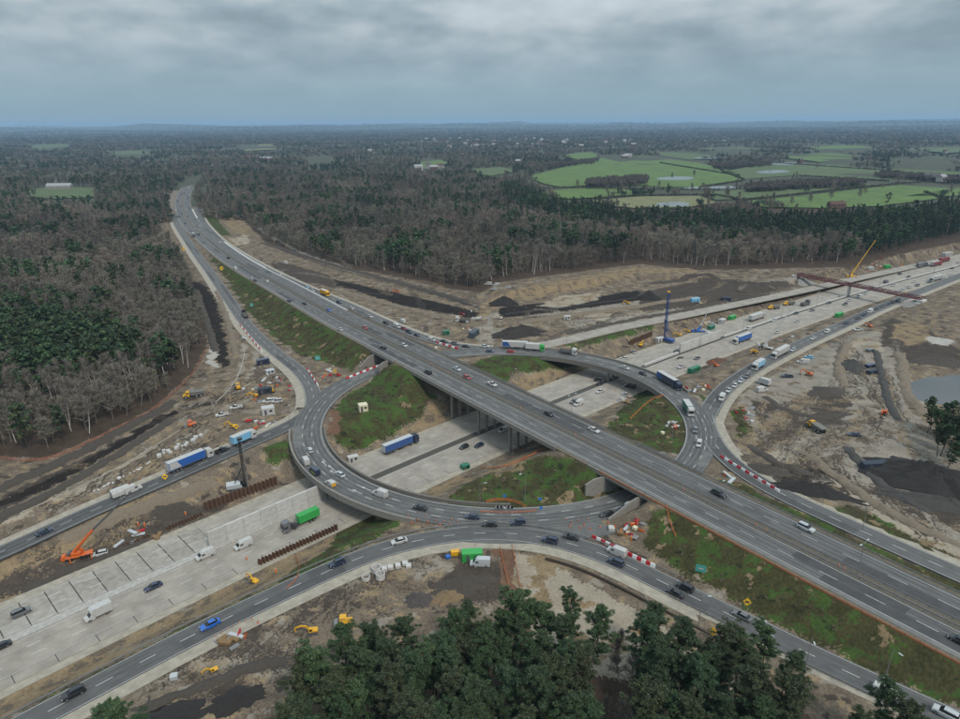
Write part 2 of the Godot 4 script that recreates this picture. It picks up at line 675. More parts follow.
func ground_mat(key: String, t: Texture2D) -> StandardMaterial3D:
	var m := StandardMaterial3D.new()
	m.resource_name = key
	m.albedo_texture = t
	m.roughness = 0.95
	m.texture_repeat = false
	m.metallic_specular = 0.25
	m.detail_enabled = true
	m.detail_albedo = tex_fine
	m.detail_blend_mode = BaseMaterial3D.BLEND_MODE_MUL
	m.detail_uv_layer = BaseMaterial3D.DETAIL_UV_2
	m.uv2_triplanar = true
	m.uv2_world_triplanar = true
	m.uv2_scale = Vector3.ONE / 7.3
	return m

func build_ground() -> void:
	zone_near = Image.create(int((NX1 - NX0) * NPX) if (NX1 - NX0) * NPX < 2048 else 2047, int((NZ1 - NZ0) * NPX), false, Image.FORMAT_L8)
	zone_mid = Image.create(int((GNX - 1) * GC * MPX), int((GNZ - 1) * GC * MPX), false, Image.FORMAT_L8)
	paint_zones()
	var tn := coloured(zone_near, NX0, NZ0, NPX, 6.0)
	var tm := coloured(zone_mid, GX0, GZ0, MPX, 8.0)
	var nw := zone_near.get_width() / NPX
	var nh := zone_near.get_height() / NPX
	var mw := zone_mid.get_width() / MPX
	var mh := zone_mid.get_height() / MPX
	var vs := PackedVector3Array()
	var nn := PackedVector3Array()
	for j in GNZ:
		for i in GNX:
			var k := j * GNX + i
			vs.append(Vector3(GX0 + i * GC, hgt[k], GZ0 + j * GC))
			var hx := hgt[j * GNX + mini(i + 1, GNX - 1)] - hgt[j * GNX + maxi(i - 1, 0)]
			var hz := hgt[mini(j + 1, GNZ - 1) * GNX + i] - hgt[maxi(j - 1, 0) * GNX + i]
			nn.append(Vector3(-hx, 2.0 * GC, -hz).normalized())
	var mesh := ArrayMesh.new()
	for s in 2:
		var uv := PackedVector2Array()
		for p in vs:
			if s == 0: uv.append(Vector2((p.x - NX0) / nw, (p.z - NZ0) / nh))
			else: uv.append(Vector2((p.x - GX0) / mw, (p.z - GZ0) / mh))
		var idx := PackedInt32Array()
		for j in GNZ - 1:
			for i in GNX - 1:
				var x := GX0 + i * GC
				var z := GZ0 + j * GC
				var near := x >= NX0 and x + GC <= NX0 + nw and z >= NZ0 and z + GC <= NZ0 + nh
				if near != (s == 0): continue
				var k := j * GNX + i
				idx.append_array([k, k + 1, k + GNX + 1, k, k + GNX + 1, k + GNX])
		var a := []
		a.resize(Mesh.ARRAY_MAX)
		a[Mesh.ARRAY_VERTEX] = vs
		a[Mesh.ARRAY_NORMAL] = nn
		a[Mesh.ARRAY_TEX_UV] = uv
		a[Mesh.ARRAY_INDEX] = idx
		mesh.add_surface_from_arrays(Mesh.PRIMITIVE_TRIANGLES, a)
		mesh.surface_set_material(s, ground_mat("ground_near" if s == 0 else "ground_mid", tn if s == 0 else tm))
	struct("ground", mesh, null)
	# the country beyond, out to the horizon: rings of cells round the detailed ground
	var xs := [GX0, GX0 + (GNX - 1) * GC]
	var zs := [GZ0, GZ0 + (GNZ - 1) * GC]
	var gx := spaced(xs[0], xs[1], 32000.0)
	var gz := spaced(zs[0], zs[1], 32000.0)
	var b := MB.new()
	var grid := []
	for z in gz:
		var r := []
		for x in gx: r.append(Vector3(x, edge_y(x, z), z))
		grid.append(r)
	for j in gz.size() - 1:
		for i in gx.size() - 1:
			if gx[i] >= xs[0] - 0.1 and gx[i + 1] <= xs[1] + 0.1 and gz[j] >= zs[0] - 0.1 and gz[j + 1] <= zs[1] + 0.1: continue
			b.quad(grid[j][i], grid[j][i + 1], grid[j + 1][i + 1], grid[j + 1][i])
	struct("countryside", b, mat("countryside", Color(0.066, 0.074, 0.036), 0.95, 37.0, 610.0))

func edge_y(x: float, z: float) -> float:
	var x1 := GX0 + (GNX - 1) * GC
	var z1 := GZ0 + (GNZ - 1) * GC
	if x >= GX0 - 0.1 and x <= x1 + 0.1 and z >= GZ0 - 0.1 and z <= z1 + 0.1:
		return ground_y(clampf(x, GX0, x1 - GC * 0.01), clampf(z, GZ0, z1 - GC * 0.01)) 
	var y := far_y(x, z)
	var d := maxf(maxf(GX0 - x, x - x1), maxf(GZ0 - z, z - z1))
	return lerpf(y * 0.4 - 0.15, y, smoothstep(0.0, 300.0, d))

func spaced(a: float, b: float, far: float) -> Array:
	var out := []
	var inner := 0
	var d := 20.0
	var x := a
	while x > -far:
		out.push_front(x)
		x -= d
		d *= 1.13
	var n := int((b - a) / 20.0)
	for i in range(1, n): out.append(a + (b - a) * i / n)
	x = b
	d = 20.0
	while x < far:
		out.append(x)
		x += d
		d *= 1.13
	return out

# ------------------------------------------------------------------ where each kind of ground lies (pixels of the photograph)
func paint_zones() -> void:
	zone_near.fill(Color8(0, 0, 0))
	zone_mid.fill(Color8(0, 0, 0))
	# the whole works
	zone_poly(1, [-120, 500, 0, 456, 40, 459, 110, 430, 150, 410, 190, 375, 207, 345, 203, 310, 192, 275, 178, 250, 160, 226, 140, 212, 138, 197, 160, 185, 190, 178, 207, 177, 212, 205, 245, 222, 265, 242, 300, 256, 345, 268, 400, 277, 440, 287, 480, 293, 500, 282, 560, 274, 640, 264, 700, 270, 790, 268, 850, 268, 900, 254, 1000, 234, 1200, 300, 1300, 719, 1100, 900, 480, 900, -300, 900])
	# banks of the cutting
	var mw: PackedVector3Array = roads["motorway"].p
	zone_strip(1, 60.0, mw)
	zone_strip(7, 10.0, shifted(mw, 25.0).slice(20, 90))
	zone_strip(7, 7.0, shifted(mw, -21.0).slice(0, 60))
	zone_poly(6, [738, 398, 756, 384, 790, 366, 830, 344, 862, 330, 890, 338, 904, 400, 920, 428, 960, 456, 960, 500, 880, 490, 846, 478, 790, 452, 752, 440, 738, 420])
	zone_poly(9, [790, 394, 830, 388, 850, 404, 840, 424, 800, 424, 770, 410])
	zone_poly(9, [752, 400, 776, 404, 790, 424, 770, 432, 752, 420])
	zone_poly(6, [440, 322, 500, 318, 600, 312, 700, 300, 800, 282, 800, 276, 700, 290, 600, 304, 500, 312])
	zone_poly(6, [560, 322, 640, 312, 700, 302, 700, 308, 640, 320, 580, 332])
	zone_poly(7, [0, 694, 60, 667, 150, 627, 240, 588, 330, 545, 334, 552, 260, 594, 180, 631, 100, 668, 0, 716])
	zone_poly(7, [0, 562, 60, 536, 150, 500, 228, 472, 238, 480, 160, 514, 60, 555, 0, 584])
	zone_poly(3, [150, 196, 160, 190, 180, 184, 182, 190, 168, 200, 162, 216, 156, 212])
	zone_line(6, 3.0, [880, 345, 884, 372, 890, 396, 902, 416, 914, 424])
	zone_line(6, 3.4, [890, 345, 893, 372, 898, 396, 910, 414, 930, 428])
	# green and scrubby banks
	zone_poly(5, [196, 214, 205, 237, 228, 258, 270, 290, 320, 320, 368, 345, 372, 362, 350, 372, 335, 365, 300, 355, 270, 335, 245, 308, 225, 278, 212, 262])
	zone_poly(4, [212, 250, 226, 264, 262, 288, 258, 300, 240, 288, 222, 266])
	zone_poly(4, [280, 300, 330, 328, 366, 346, 360, 352, 320, 338, 285, 312])
	zone_poly(4, [384, 372, 426, 388, 434, 398, 418, 420, 380, 440, 352, 452, 336, 442, 332, 414, 346, 396, 370, 380])
	zone_poly(5, [400, 378, 426, 388, 430, 400, 412, 412, 392, 404])
	zone_poly(8, [330, 408, 340, 412, 340, 434, 332, 436, 326, 424])
	zone_poly(7, [350, 458, 390, 440, 418, 422, 436, 400, 446, 404, 446, 420, 404, 446, 372, 464])
	zone_poly(5, [446, 502, 470, 482, 500, 468, 540, 456, 606, 482, 618, 494, 590, 506, 530, 513, 480, 516, 450, 512])
	zone_poly(4, [535, 464, 552, 458, 600, 480, 585, 488, 548, 490, 528, 478])
	zone_poly(4, [480, 484, 508, 480, 532, 496, 524, 506, 484, 506])
	zone_poly(7, [490, 470, 512, 458, 530, 452, 520, 462, 494, 476])
	zone_poly(5, [650, 512, 690, 512, 780, 552, 860, 598, 980, 662, 990, 724, 888, 676, 800, 636, 740, 606, 690, 577, 664, 562, 646, 545])
	zone_poly(4, [700, 540, 730, 548, 744, 566, 720, 580, 690, 560])
	zone_poly(4, [760, 580, 820, 600, 860, 640, 890, 662, 860, 662, 800, 628, 770, 606])
	zone_poly(4, [664, 516, 684, 520, 690, 534, 672, 536])
	zone_poly(5, [716, 478, 748, 486, 800, 514, 860, 541, 1000, 601, 1000, 618, 880, 562, 800, 524, 730, 490])
	zone_poly(4, [752, 490, 800, 512, 850, 533, 848, 540, 800, 520, 756, 500])
	zone_poly(5, [596, 434, 622, 408, 644, 384, 664, 388, 682, 404, 689, 430, 684, 456, 664, 452, 628, 442])
	zone_poly(4, [640, 388, 652, 382, 660, 394, 640, 410, 628, 420, 612, 424])
	zone_poly(4, [452, 362, 490, 356, 560, 358, 582, 364, 556, 370, 516, 372, 500, 384, 480, 374])
	zone_poly(7, [516, 378, 548, 368, 566, 372, 556, 382, 536, 394, 520, 390])
	zone_poly(4, [346, 512, 372, 514, 398, 526, 384, 534, 350, 552, 300, 578, 262, 600, 232, 614, 228, 608, 290, 574, 330, 548])
	zone_poly(5, [0, 722, 60, 690, 120, 660, 180, 628, 250, 594, 262, 598, 200, 624, 120, 664, 30, 712])
	zone_poly(4, [560, 345, 600, 335, 652, 324, 656, 328, 606, 340, 574, 349])
	zone_poly(4, [262, 448, 284, 440, 292, 446, 290, 456, 268, 464])
	zone_poly(4, [724, 398, 742, 386, 760, 374, 762, 378, 736, 396])
	zone_poly(5, [732, 410, 742, 408, 752, 428, 748, 440, 736, 436])
	zone_poly(4, [694, 392, 712, 400, 706, 406])
	zone_poly(5, [820, 512, 850, 520, 940, 566, 1000, 590, 1000, 580, 930, 545, 870, 515, 850, 505])
	zone_poly(5, [186, 236, 196, 248, 206, 262, 200, 262, 188, 246])
	zone_poly(4, [192, 186, 200, 186, 206, 204, 222, 226, 232, 236, 222, 236, 206, 222, 196, 206])
	# peat and dark soil
	zone_poly(2, [186, 280, 204, 284, 214, 298, 224, 330, 228, 366, 220, 368, 212, 340, 202, 308, 190, 294])
	zone_poly(9, [0, 498, 60, 471, 128, 434, 178, 406, 240, 396, 242, 402, 180, 412, 132, 440, 62, 481, 0, 512])
	zone_line(2, 4.5, [-20, 513, 60, 478, 130, 438, 175, 411, 210, 403])
	zone_poly(2, [332, 279, 400, 294, 440, 303, 482, 313, 470, 318, 400, 305, 336, 285])
	zone_poly(9, [280, 262, 330, 276, 336, 288, 300, 282, 270, 266])
	zone_poly(9, [700, 300, 716, 278, 740, 284, 768, 298, 760, 306])
	zone_poly(2, [500, 308, 600, 296, 640, 290, 640, 300, 560, 312, 500, 318])
	zone_poly(9, [640, 292, 700, 280, 780, 290, 700, 306, 640, 312])
	zone_poly(2, [888, 458, 922, 452, 960, 478, 1000, 500, 1000, 520, 956, 506, 920, 494, 884, 468])
	zone_poly(9, [920, 490, 960, 506, 960, 534, 900, 500])
	zone_poly(2, [775, 462, 800, 470, 820, 468, 838, 482, 850, 500, 830, 498, 800, 486, 772, 474])
	zone_poly(9, [220, 682, 252, 686, 254, 706, 218, 714])
	zone_poly(2, [218, 694, 256, 686, 254, 700, 222, 710])
	zone_poly(2, [130, 730, 160, 705, 196, 700, 196, 740])
	zone_poly(9, [448, 568, 470, 556, 500, 562, 508, 600, 470, 604, 440, 588])
	zone_poly(9, [884, 320, 930, 330, 960, 350, 960, 368, 900, 362, 880, 344])
	# sand, gravel, stone
	zone_poly(3, [512, 552, 546, 556, 560, 570, 600, 592, 650, 618, 712, 652, 740, 690, 700, 700, 600, 690, 540, 650, 512, 600])
	zone_poly(7, [540, 552, 556, 558, 556, 572, 544, 572, 528, 560])
	zone_line(8, 4.0, [502, 545, 508, 580, 520, 620, 526, 660])
	zone_poly(3, [756, 452, 790, 450, 806, 462, 800, 470, 770, 462])
	zone_poly(6, [800, 432, 824, 424, 840, 440, 858, 470, 890, 500, 960, 534, 1040, 572, 1020, 580, 950, 546, 880, 510, 840, 478, 812, 452])
	zone_poly(3, [828, 478, 850, 492, 880, 512, 930, 536, 980, 560, 976, 566, 900, 532, 856, 506, 830, 488])
	zone_poly(6, [870, 440, 910, 430, 960, 450, 950, 470, 900, 458, 866, 456])
	zone_poly(6, [876, 348, 892, 346, 898, 390, 908, 420, 892, 432, 882, 400])
	zone_poly(3, [846, 345, 862, 336, 884, 344, 880, 352, 860, 344, 848, 362, 840, 380, 834, 372])
	zone_poly(3, [896, 372, 908, 374, 920, 400, 932, 410, 920, 408, 900, 392])
	zone_poly(7, [896, 324, 920, 322, 936, 340, 910, 346, 892, 338])
	zone_poly(10, [926, 336, 954, 340, 950, 346, 930, 344])
	zone_poly(6, [776, 386, 800, 384, 806, 398, 782, 402])
	zone_poly(6, [744, 372, 760, 380, 748, 388, 736, 392])
	zone_poly(7, [505, 300, 530, 300, 600, 286, 640, 276, 700, 274, 690, 268, 640, 270, 560, 280, 506, 292])
	zone_poly(3, [536, 306, 560, 296, 600, 292, 598, 300, 560, 308])
	zone_poly(3, [582, 316, 600, 312, 618, 314, 600, 322])
	zone_poly(7, [480, 308, 492, 294, 500, 296, 488, 316, 470, 320])
	zone_poly(7, [218, 214, 240, 220, 252, 228, 250, 236, 232, 232])
	zone_poly(3, [228, 238, 246, 234, 250, 242, 236, 246])
	zone_poly(6, [470, 330, 490, 322, 500, 334, 492, 344, 480, 344])
	zone_poly(7, [0, 548, 60, 520, 120, 500, 160, 492, 150, 500, 80, 530, 0, 566])
	zone_poly(9, [0, 580, 60, 556, 130, 530, 200, 508, 250, 490, 210, 512, 120, 552, 0, 600])
	zone_poly(10, [209, 346, 216, 348, 216, 368, 209, 366])
	zone_line(6, 3.0, [243, 344, 244, 358, 236, 380, 224, 394])
	zone_line(6, 3.0, [254, 350, 256, 364, 246, 382, 230, 398])
	zone_line(3, 2.0, [0, 522, 60, 496, 110, 472, 160, 443])
	zone_line(7, 3.0, [140, 196, 140, 208, 156, 226, 168, 236])
	zone_line(9, 4.0, [255, 222, 280, 240, 330, 262, 400, 283, 470, 305])
	zone_line(6, 4.0, [258, 228, 300, 252, 360, 272, 430, 291])
	# the southern yard
	zone_poly(0, [250, 760, 262, 722, 300, 694, 400, 676, 520, 668, 600, 676, 700, 694, 800, 702, 840, 760])
	zone_poly(6, [400, 556, 440, 552, 452, 566, 420, 580, 390, 572])
	zone_poly(6, [250, 656, 280, 640, 276, 650, 252, 664])
	zone_poly(6, [208, 672, 240, 656, 236, 666, 214, 680])
	# wheel tracks over the yards
	var r := RandomNumberGenerator.new()
	r.seed = 4
	for a in [[300, 600, 440, 565, 30], [160, 660, 330, 600, 34], [150, 690, 300, 650, 28], [760, 440, 830, 400, 34], [790, 470, 880, 420, 24], [840, 350, 900, 420, 20], [60, 500, 200, 440, 22], [180, 420, 280, 380, 30], [500, 330, 640, 318, 16], [300, 275, 440, 300, 12], [20, 585, 180, 520, 16], [820, 470, 950, 530, 14], [700, 300, 800, 280, 12]]:
		for k in a[4]:
			var t := r.randf()
			var c := Vector2(lerpf(a[0], a[2], t), lerpf(a[1], a[3], t)) + Vector2(r.randfn(0, 14), r.randfn(0, 9))
			var d := (Vector2(a[2], a[3]) - Vector2(a[0], a[1])).normalized().rotated(r.randfn(0, 0.4)) * r.randf_range(12, 45)
			var b := d.orthogonal() * r.randfn(0, 0.25)
			var zn: int = [9, 9, 9, 6, 1, 7][r.randi() % 6]
			var p0 := c - d
			var p2 := c + d
			var q := [gt(p0.x, p0.y), gt(c.x + b.x, c.y + b.y * 0.6), gt(p2.x, p2.y)]
			var ln := smooth_line(q, 2)
			if ln.size() < 4: continue
			zone_strip(zn, r.randf_range(0.5, 1.0), shifted(ln, -1.0))
			zone_strip(zn, r.randf_range(0.5, 1.0), shifted(ln, 1.0))

# ------------------------------------------------------------------ road surfaces
func ribbon(b: MB, line: PackedVector3Array, l: float, r: float, lift := 0.0, thick := 0.4, cap := true) -> void:
	for i in line.size() - 1:
		var s0 := side(line, i)
		var s1 := side(line, i + 1)
		var up := Vector3(0, lift, 0)
		var a := line[i] + s0 * l + up
		var c := line[i] + s0 * r + up
		var a2 := line[i + 1] + s1 * l + up
		var c2 := line[i + 1] + s1 * r + up
		b.quad(a, a2, c2, c)
		if thick > 0.0:
			var dn := Vector3(0, thick, 0)
			b.quad(a - dn, a2 - dn, a2, a)
			b.quad(c, c2, c2 - dn, c - dn)
	if thick > 0.0 and cap:
		for e in [0, line.size() - 1]:
			var s := side(line, e)
			var a := line[e] + s * l + Vector3(0, lift, 0)
			var c := line[e] + s * r + Vector3(0, lift, 0)
			var dn := Vector3(0, thick, 0)
			if e == 0: b.quad(a, c, c - dn, a - dn)
			else: b.quad(c, a, a - dn, c - dn)

func at_length(line: PackedVector3Array, d: float) -> Array:
	var f := clampf(d / STEP, 0.0, line.size() - 1.001)
	var i := int(f)
	return [line[i].lerp(line[i + 1], f - i), side(line, i).lerp(side(line, i + 1), f - i).normalized()]

func dashes(b: MB, line: PackedVector3Array, off: float, dash: float, gap: float, wide := 0.2, lift := 0.02, from := 0.0, to := 1e9) -> void:
	var total := minf((line.size() - 1) * STEP, to)
	var d := from
	while d < total - dash:
		var p := at_length(line, d)
		var q := at_length(line, d + dash)
		var u := Vector3(0, lift, 0)
		var a: Vector3 = p[0] + p[1] * off + u
		var c: Vector3 = q[0] + q[1] * off + u
		b.quad(a - p[1] * wide * 0.5, c - q[1] * wide * 0.5, c + q[1] * wide * 0.5, a + p[1] * wide * 0.5)
		d += dash + gap

func line_mark(b: MB, line: PackedVector3Array, off: float, wide := 0.2, lift := 0.02) -> void:
	wide *= 0.8
	ribbon(b, line, off - wide * 0.5, off + wide * 0.5, lift, 0.0)

# posts and a beam on both faces
func guard_rail(line: PackedVector3Array, off: float, label: String, called := "guard_rail") -> void:
	var t := thing(called, label, "crash barrier", line[0])
	var b := MB.new()
	b.t = Transform3D(Basis(), -line[0])
	ribbon(b, shifted(line, off, 0.78), -0.06, 0.06, 0.0, 0.32)
	obj("rail", b, mats.steel, t)
	var pb := MB.new()
	pb.t = Transform3D(Basis(), -line[0])
	var d := 0.0
	while d < (line.size() - 1) * STEP:
		var p := at_length(line, d)
		var at: Vector3 = p[0] + p[1] * off
		pb.box(at + Vector3(0, 0.25, 0), Vector3(0.14, 0.6, 0.14))
		d += 4.8
	var po := obj("support_post", pb, mats.steel, t)
	po.set_meta("kind", "stuff")

func road_materials() -> void:
	mat("asphalt", Color(0.130, 0.130, 0.130), 0.9, 3.1, 61.0, 0.5)
	mat("asphalt_ring", Color(0.170, 0.170, 0.166), 0.9, 3.7, 27.0, 0.5)
	mat("asphalt_new", Color(0.085, 0.087, 0.090), 0.9, 2.9, 40.0, 0.5)
	mat("concrete_road", Color(0.43, 0.39, 0.335), 0.9, 9.3, 53.0, 0.4)
	mat("concrete_slab", Color(0.44, 0.405, 0.355), 0.9, 3.3, 17.0, 0.4)
	mat("concrete", Color(0.46, 0.445, 0.415), 0.9, 2.7, 13.0, 0.4)
	mat("concrete_pale", Color(0.72, 0.71, 0.68), 0.9, 2.3, 9.0, 0.3)
	mat("concrete_old", Color(0.22, 0.205, 0.18), 0.92, 2.9, 9.0, 0.5)
	mat("shoulder", Color(0.47, 0.425, 0.345), 0.92, 3.9, 19.0, 0.6)
	mat("verge", Color(0.20, 0.165, 0.12), 0.95, 2.1, 11.0, 1.0)
	mat("paint_white", Color(0.66, 0.66, 0.64), 0.8, 1.7, 5.0)
	mat("steel", Color(0.34, 0.34, 0.34), 0.6, 2.0, 9.0, 0.0, 0.3)
	mat("steel_dark", Color(0.07, 0.07, 0.075), 0.6)
	mat("rust", Color(0.135, 0.070, 0.042), 0.9, 1.3, 5.0, 0.5)
	mat("orange_net", Color(0.48, 0.13, 0.03), 0.9)
	mat("joint", Color(0.035, 0.034, 0.032), 0.9)

# wheel paths polished paler and lengths of newer surfacing
func wear(line: PackedVector3Array, root: Node3D, paths: Array, lanes: Array, m: Array, lift: float, sd: int) -> void:
	var r := RandomNumberGenerator.new()
	r.seed = sd
	for o in paths:
		var b := MB.new()
		var i := 0
		while i < line.size() - 12:
			var n := r.randi_range(14, 50)
			var e := mini(i + n, line.size() - 1)
			var w := r.randf_range(0.28, 0.5)
			ribbon(b, line.slice(i, e + 1), o - w, o + w, lift, 0.0)
			i = e + r.randi_range(0, 5)
		obj("wheel_path", b, m[0], root)
	for l in lanes:
		var i := r.randi_range(0, 30)
		while i < line.size() - 20:
			var n := r.randi_range(5, 22)
			var b := MB.new()
			ribbon(b, line.slice(i, i + n), l[0], l[1], lift + 0.005, 0.0)
			obj("surface_patch", b, m[1], root)
			i += n + r.randi_range(25, 90)

func build_roads() -> void:
	var b := MB.new()
	# ---- motorway
	var mw: PackedVector3Array = roads["motorway"].p
	b = MB.new()
	ribbon(b, mw.slice(62), -14.5, -1.6, 0.0, 0.5)
	ribbon(b, mw.slice(0, 37), -14.5, -1.6, 0.0, 0.5)
	ribbon(b, mw, 1.6, 17.0, 0.0, 0.5)
	var road := struct("motorway", b, mats.concrete_road)
	b = MB.new()
	ribbon(b, mw.slice(36, 63), -14.4, -1.7, -0.09, 0.4)
	struct("slab_bed", b, mats.joint, road)
	# concrete bays told apart by their dark joints
	var lanes := [[-14.4, -10.9], [-10.8, -6.9], [-6.8, -1.7]]
	var kinds := [mats.concrete_slab, mat("concrete_slab_b", Color(0.40, 0.37, 0.32), 0.9, 3.5, 15.0, 0.4), mat("concrete_slab_c", Color(0.47, 0.44, 0.39), 0.9, 3.1, 21.0, 0.4)]
	rng.seed = 12
	for i in range(18, 31):
		for l in lanes:
			b = MB.new()
			var p := at_length(mw, i * 6.0 + 0.14)
			var q := at_length(mw, i * 6.0 + 5.86)
			var tops := []
			for e in [[p, l[0]], [q, l[0]], [q, l[1]], [p, l[1]]]: tops.append(e[0][0] + e[0][1] * e[1])
			var all := []
			for k in [3, 2, 1, 0]: all.append(tops[k] - Vector3(0, 0.3, 0))
			for k in [3, 2, 1, 0]: all.append(tops[k])
			b.quad(tops[0], tops[1], tops[2], tops[3])
			for k in 4: b.quad(tops[k] - Vector3(0, 0.3, 0), tops[(k + 1) % 4] - Vector3(0, 0.3, 0), tops[(k + 1) % 4], tops[k])
			obj("slab", b, kinds[rng.randi() % 3], road)
	b = MB.new()
	line_mark(b, mw, -14.0); line_mark(b, mw, -2.2); line_mark(b, mw, 2.2); line_mark(b, mw, 13.4)
	for o in [-10.85, -6.85]: dashes(b, mw, o, 3.2, 5.8, 0.26)
	for o in [5.9, 9.6]: dashes(b, mw, o, 3.2, 5.8, 0.26)
	obj("lane_marking", b, mats.paint_white, road)
	b = MB.new()
	for i in 120:
		var p := at_length(mw, 4.0 + i * 9.0)
		b.quad(p[0] + p[1] * 13.5 + Vector3(0, 0.012, 0), p[0] + p[1] * 13.5 + Vector3(0.14, 0.012, -0.12), p[0] + p[1] * 16.9 + Vector3(0.14, 0.012, -0.12), p[0] + p[1] * 16.9 + Vector3(0, 0.012, 0))
	line_mark(b, mw, 13.6, 0.12, 0.012)
	line_mark(b, mw, 5.92, 0.07, 0.008)
	obj("expansion_joint", b, mats.joint, road)
	b = MB.new()
	ribbon(b, mw, 17.0, 19.6, -0.1, 0.4)
	struct("verge_strip", b, mats.shoulder)
	b = MB.new()
	ribbon(b, mw, -17.6, -14.5, -0.06, 0.4)
	struct("verge_strip", b, mats.shoulder)
	b = MB.new()
	ribbon(b, mw, -1.6, 1.6, -0.05, 0.4)
	struct("central_reserve", b, mat("reserve_dark", Color(0.10, 0.092, 0.078), 0.95, 1.9, 7.0, 1.0))
	# the pale concrete strip in the reserve, laid where the works have finished it
	b = MB.new()
	ribbon(b, mw.slice(0, 80), -1.5, 1.5, 0.06, 0.3)
	struct("reserve_slab", b, mat("reserve_concrete", Color(0.54, 0.52, 0.48), 0.9, 2.3, 9.0))
	# ---- side roads
	for a in [["front_slip", "asphalt", 3.7, 7.3, "shoulder"], ["west_slip", "asphalt_new", 3.7, 6.8, "shoulder"], ["north_west_slip", "asphalt_ring", 3.6, 7.4, "shoulder"], ["north_slip", "asphalt_ring", -6.2, -3.8, "shoulder"], ["north_east_slip", "asphalt_ring", 3.9, 7.2, "shoulder"], ["east_slip", "asphalt_ring", -6.9, -3.7, "shoulder"], ["north_link", "concrete_road", 0, 0, ""]]:
		var rd: Dictionary = roads[a[0]]
		b = MB.new()
		ribbon(b, rd.p, -rd.hl, rd.hr, 0.008 * (1 + roads.keys().find(a[0])), 0.5)
		var o := struct(a[0] + "_road", b, mats[a[1]])
		b = MB.new()
		var lf := 0.03 + 0.008 * (1 + roads.keys().find(a[0]))
		if a[0] != "north_link":
			line_mark(b, rd.p, -rd.hl + 0.35, 0.18, lf); line_mark(b, rd.p, rd.hr - 0.35, 0.18, lf)
			dashes(b, rd.p, 0.0, 3.5, 5.5, 0.2, lf)
		else:
			line_mark(b, rd.p, -rd.hl + 0.5, 0.2, lf); line_mark(b, rd.p, rd.hr - 0.5, 0.2, lf)
		obj("lane_marking", b, mats.paint_white, o)
		if a[0] != "north_link":
			wear(rd.p, o, [-2.6, -1.0, 1.0, 2.6], [[-3.2, -0.15], [0.15, 3.2]], [mat("slip_worn", Color(0.145, 0.145, 0.143), 0.9, 2.7, 37.0), mat("slip_patch", Color(0.105, 0.106, 0.107), 0.9, 2.9, 33.0)], lf - 0.024, 50 + a[0].length())
		if a[4]:
			b = MB.new()
			ribbon(b, rd.p, a[2], a[3], -0.03, 0.4)
			obj("hard_shoulder", b, mats[a[4]], o)
	# ---- the roundabout
	var ring: PackedVector3Array = roads["ring"].p
	b = MB.new()
	ribbon(b, ring, -5.6, 5.6, 0.1, 0.6, false)
	var ro := struct("roundabout_road", b, mats.asphalt_ring)
	b = MB.new()
	line_mark(b, ring, 5.2, 0.2, 0.125)
	dashes(b, ring, 1.7, 3.0, 5.0, 0.22, 0.125)
	dashes(b, ring, -1.9, 3.0, 5.0, 0.22, 0.125)
	obj("lane_marking", b, mats.paint_white, ro)
	wear(ring, ro, [-4.4, -2.9, -0.9, 0.7, 2.7, 4.2], [[-5.4, -2.1], [-1.7, 1.5], [1.9, 5.0]], [mat("ring_worn", Color(0.120, 0.121, 0.121), 0.9, 2.7, 37.0), mat("ring_patch", Color(0.20, 0.199, 0.194), 0.9, 2.9, 33.0)], 0.106, 37)
	# paving that joins the roundabout to the slip road sweeping past it
	var apron := PackedVector3Array()
	for p in ring:
		var px := to_pixel(p)
		if px.x > 452 and px.x < 606 and px.y > 490: apron.append(p)
	b = MB.new()
	ribbon(b, apron, -13.0, -5.6, 0.0, 0.5)
	obj("merge_paving", b, mats.asphalt_ring, ro)
	# lane arrows where the lanes divide
	b = MB.new()
	for a in [[324, 462, 2.6], [333, 471, 2.4], [357, 490, 0.0], [366, 487, 3.0], [331, 466, -1.0]]:
		var at := on_road("ring", a[0], a[1])
		b.t = Transform3D(Basis(Vector3.UP, at[1]), at[0] + Vector3(0, 0.03, 0))
		b.quad(Vector3(-0.13, 0, -0.8), Vector3(0.13, 0, -0.8), Vector3(0.13, 0, 2.4), Vector3(-0.13, 0, 2.4))
		b.tri(Vector3(0, 0, -2.4), Vector3(0.5, 0, -0.8), Vector3(-0.5, 0, -0.8))
	obj("lane_arrow_marking", b, mats.paint_white, ro)
	# ---- the dual carriageway
	var fly: PackedVector3Array = roads["flyover"].p
	b = MB.new()
	ribbon(b, fly, -10.9, -1.7, 0.0, 0.6)
	ribbon(b, fly, 1.7, 10.9, 0.0, 0.6)
	var fo := struct("dual_carriageway", b, mats.asphalt)
	b = MB.new()
	for o in [-9.3, -2.2, 2.2, 9.9]: line_mark(b, fly, o, 0.2)
	for o in [-5.75, 5.9]: dashes(b, fly, o, 4.5, 6.5, 0.18)
	obj("lane_marking", b, mats.paint_white, fo)
	b = MB.new()
	ribbon(b, fly, -1.7, 1.7, 0.0, 0.5)
	var grit := b
	# wheel paths, re-laid lengths and the paler hard strip
	var worn := [mat("asphalt_worn", Color(0.178, 0.177, 0.174), 0.9, 2.7, 37.0), mat("asphalt_patch", Color(0.088, 0.089, 0.092), 0.9, 2.9, 33.0), mat("hard_strip", Color(0.225, 0.222, 0.214), 0.9, 2.3, 29.0)]
	wear(fly, fo, [-8.3, -6.7, -4.8, -3.1, 3.1, 4.8, 6.8, 8.6], [[-9.2, -5.9], [-5.6, -2.3], [2.3, 5.7], [6.1, 9.8]], worn, 0.006, 31)
	b = MB.new()
	ribbon(b, fly, -10.85, -9.45, 0.007, 0.0)
	obj("hard_strip", b, worn[2], fo)
	b = grit
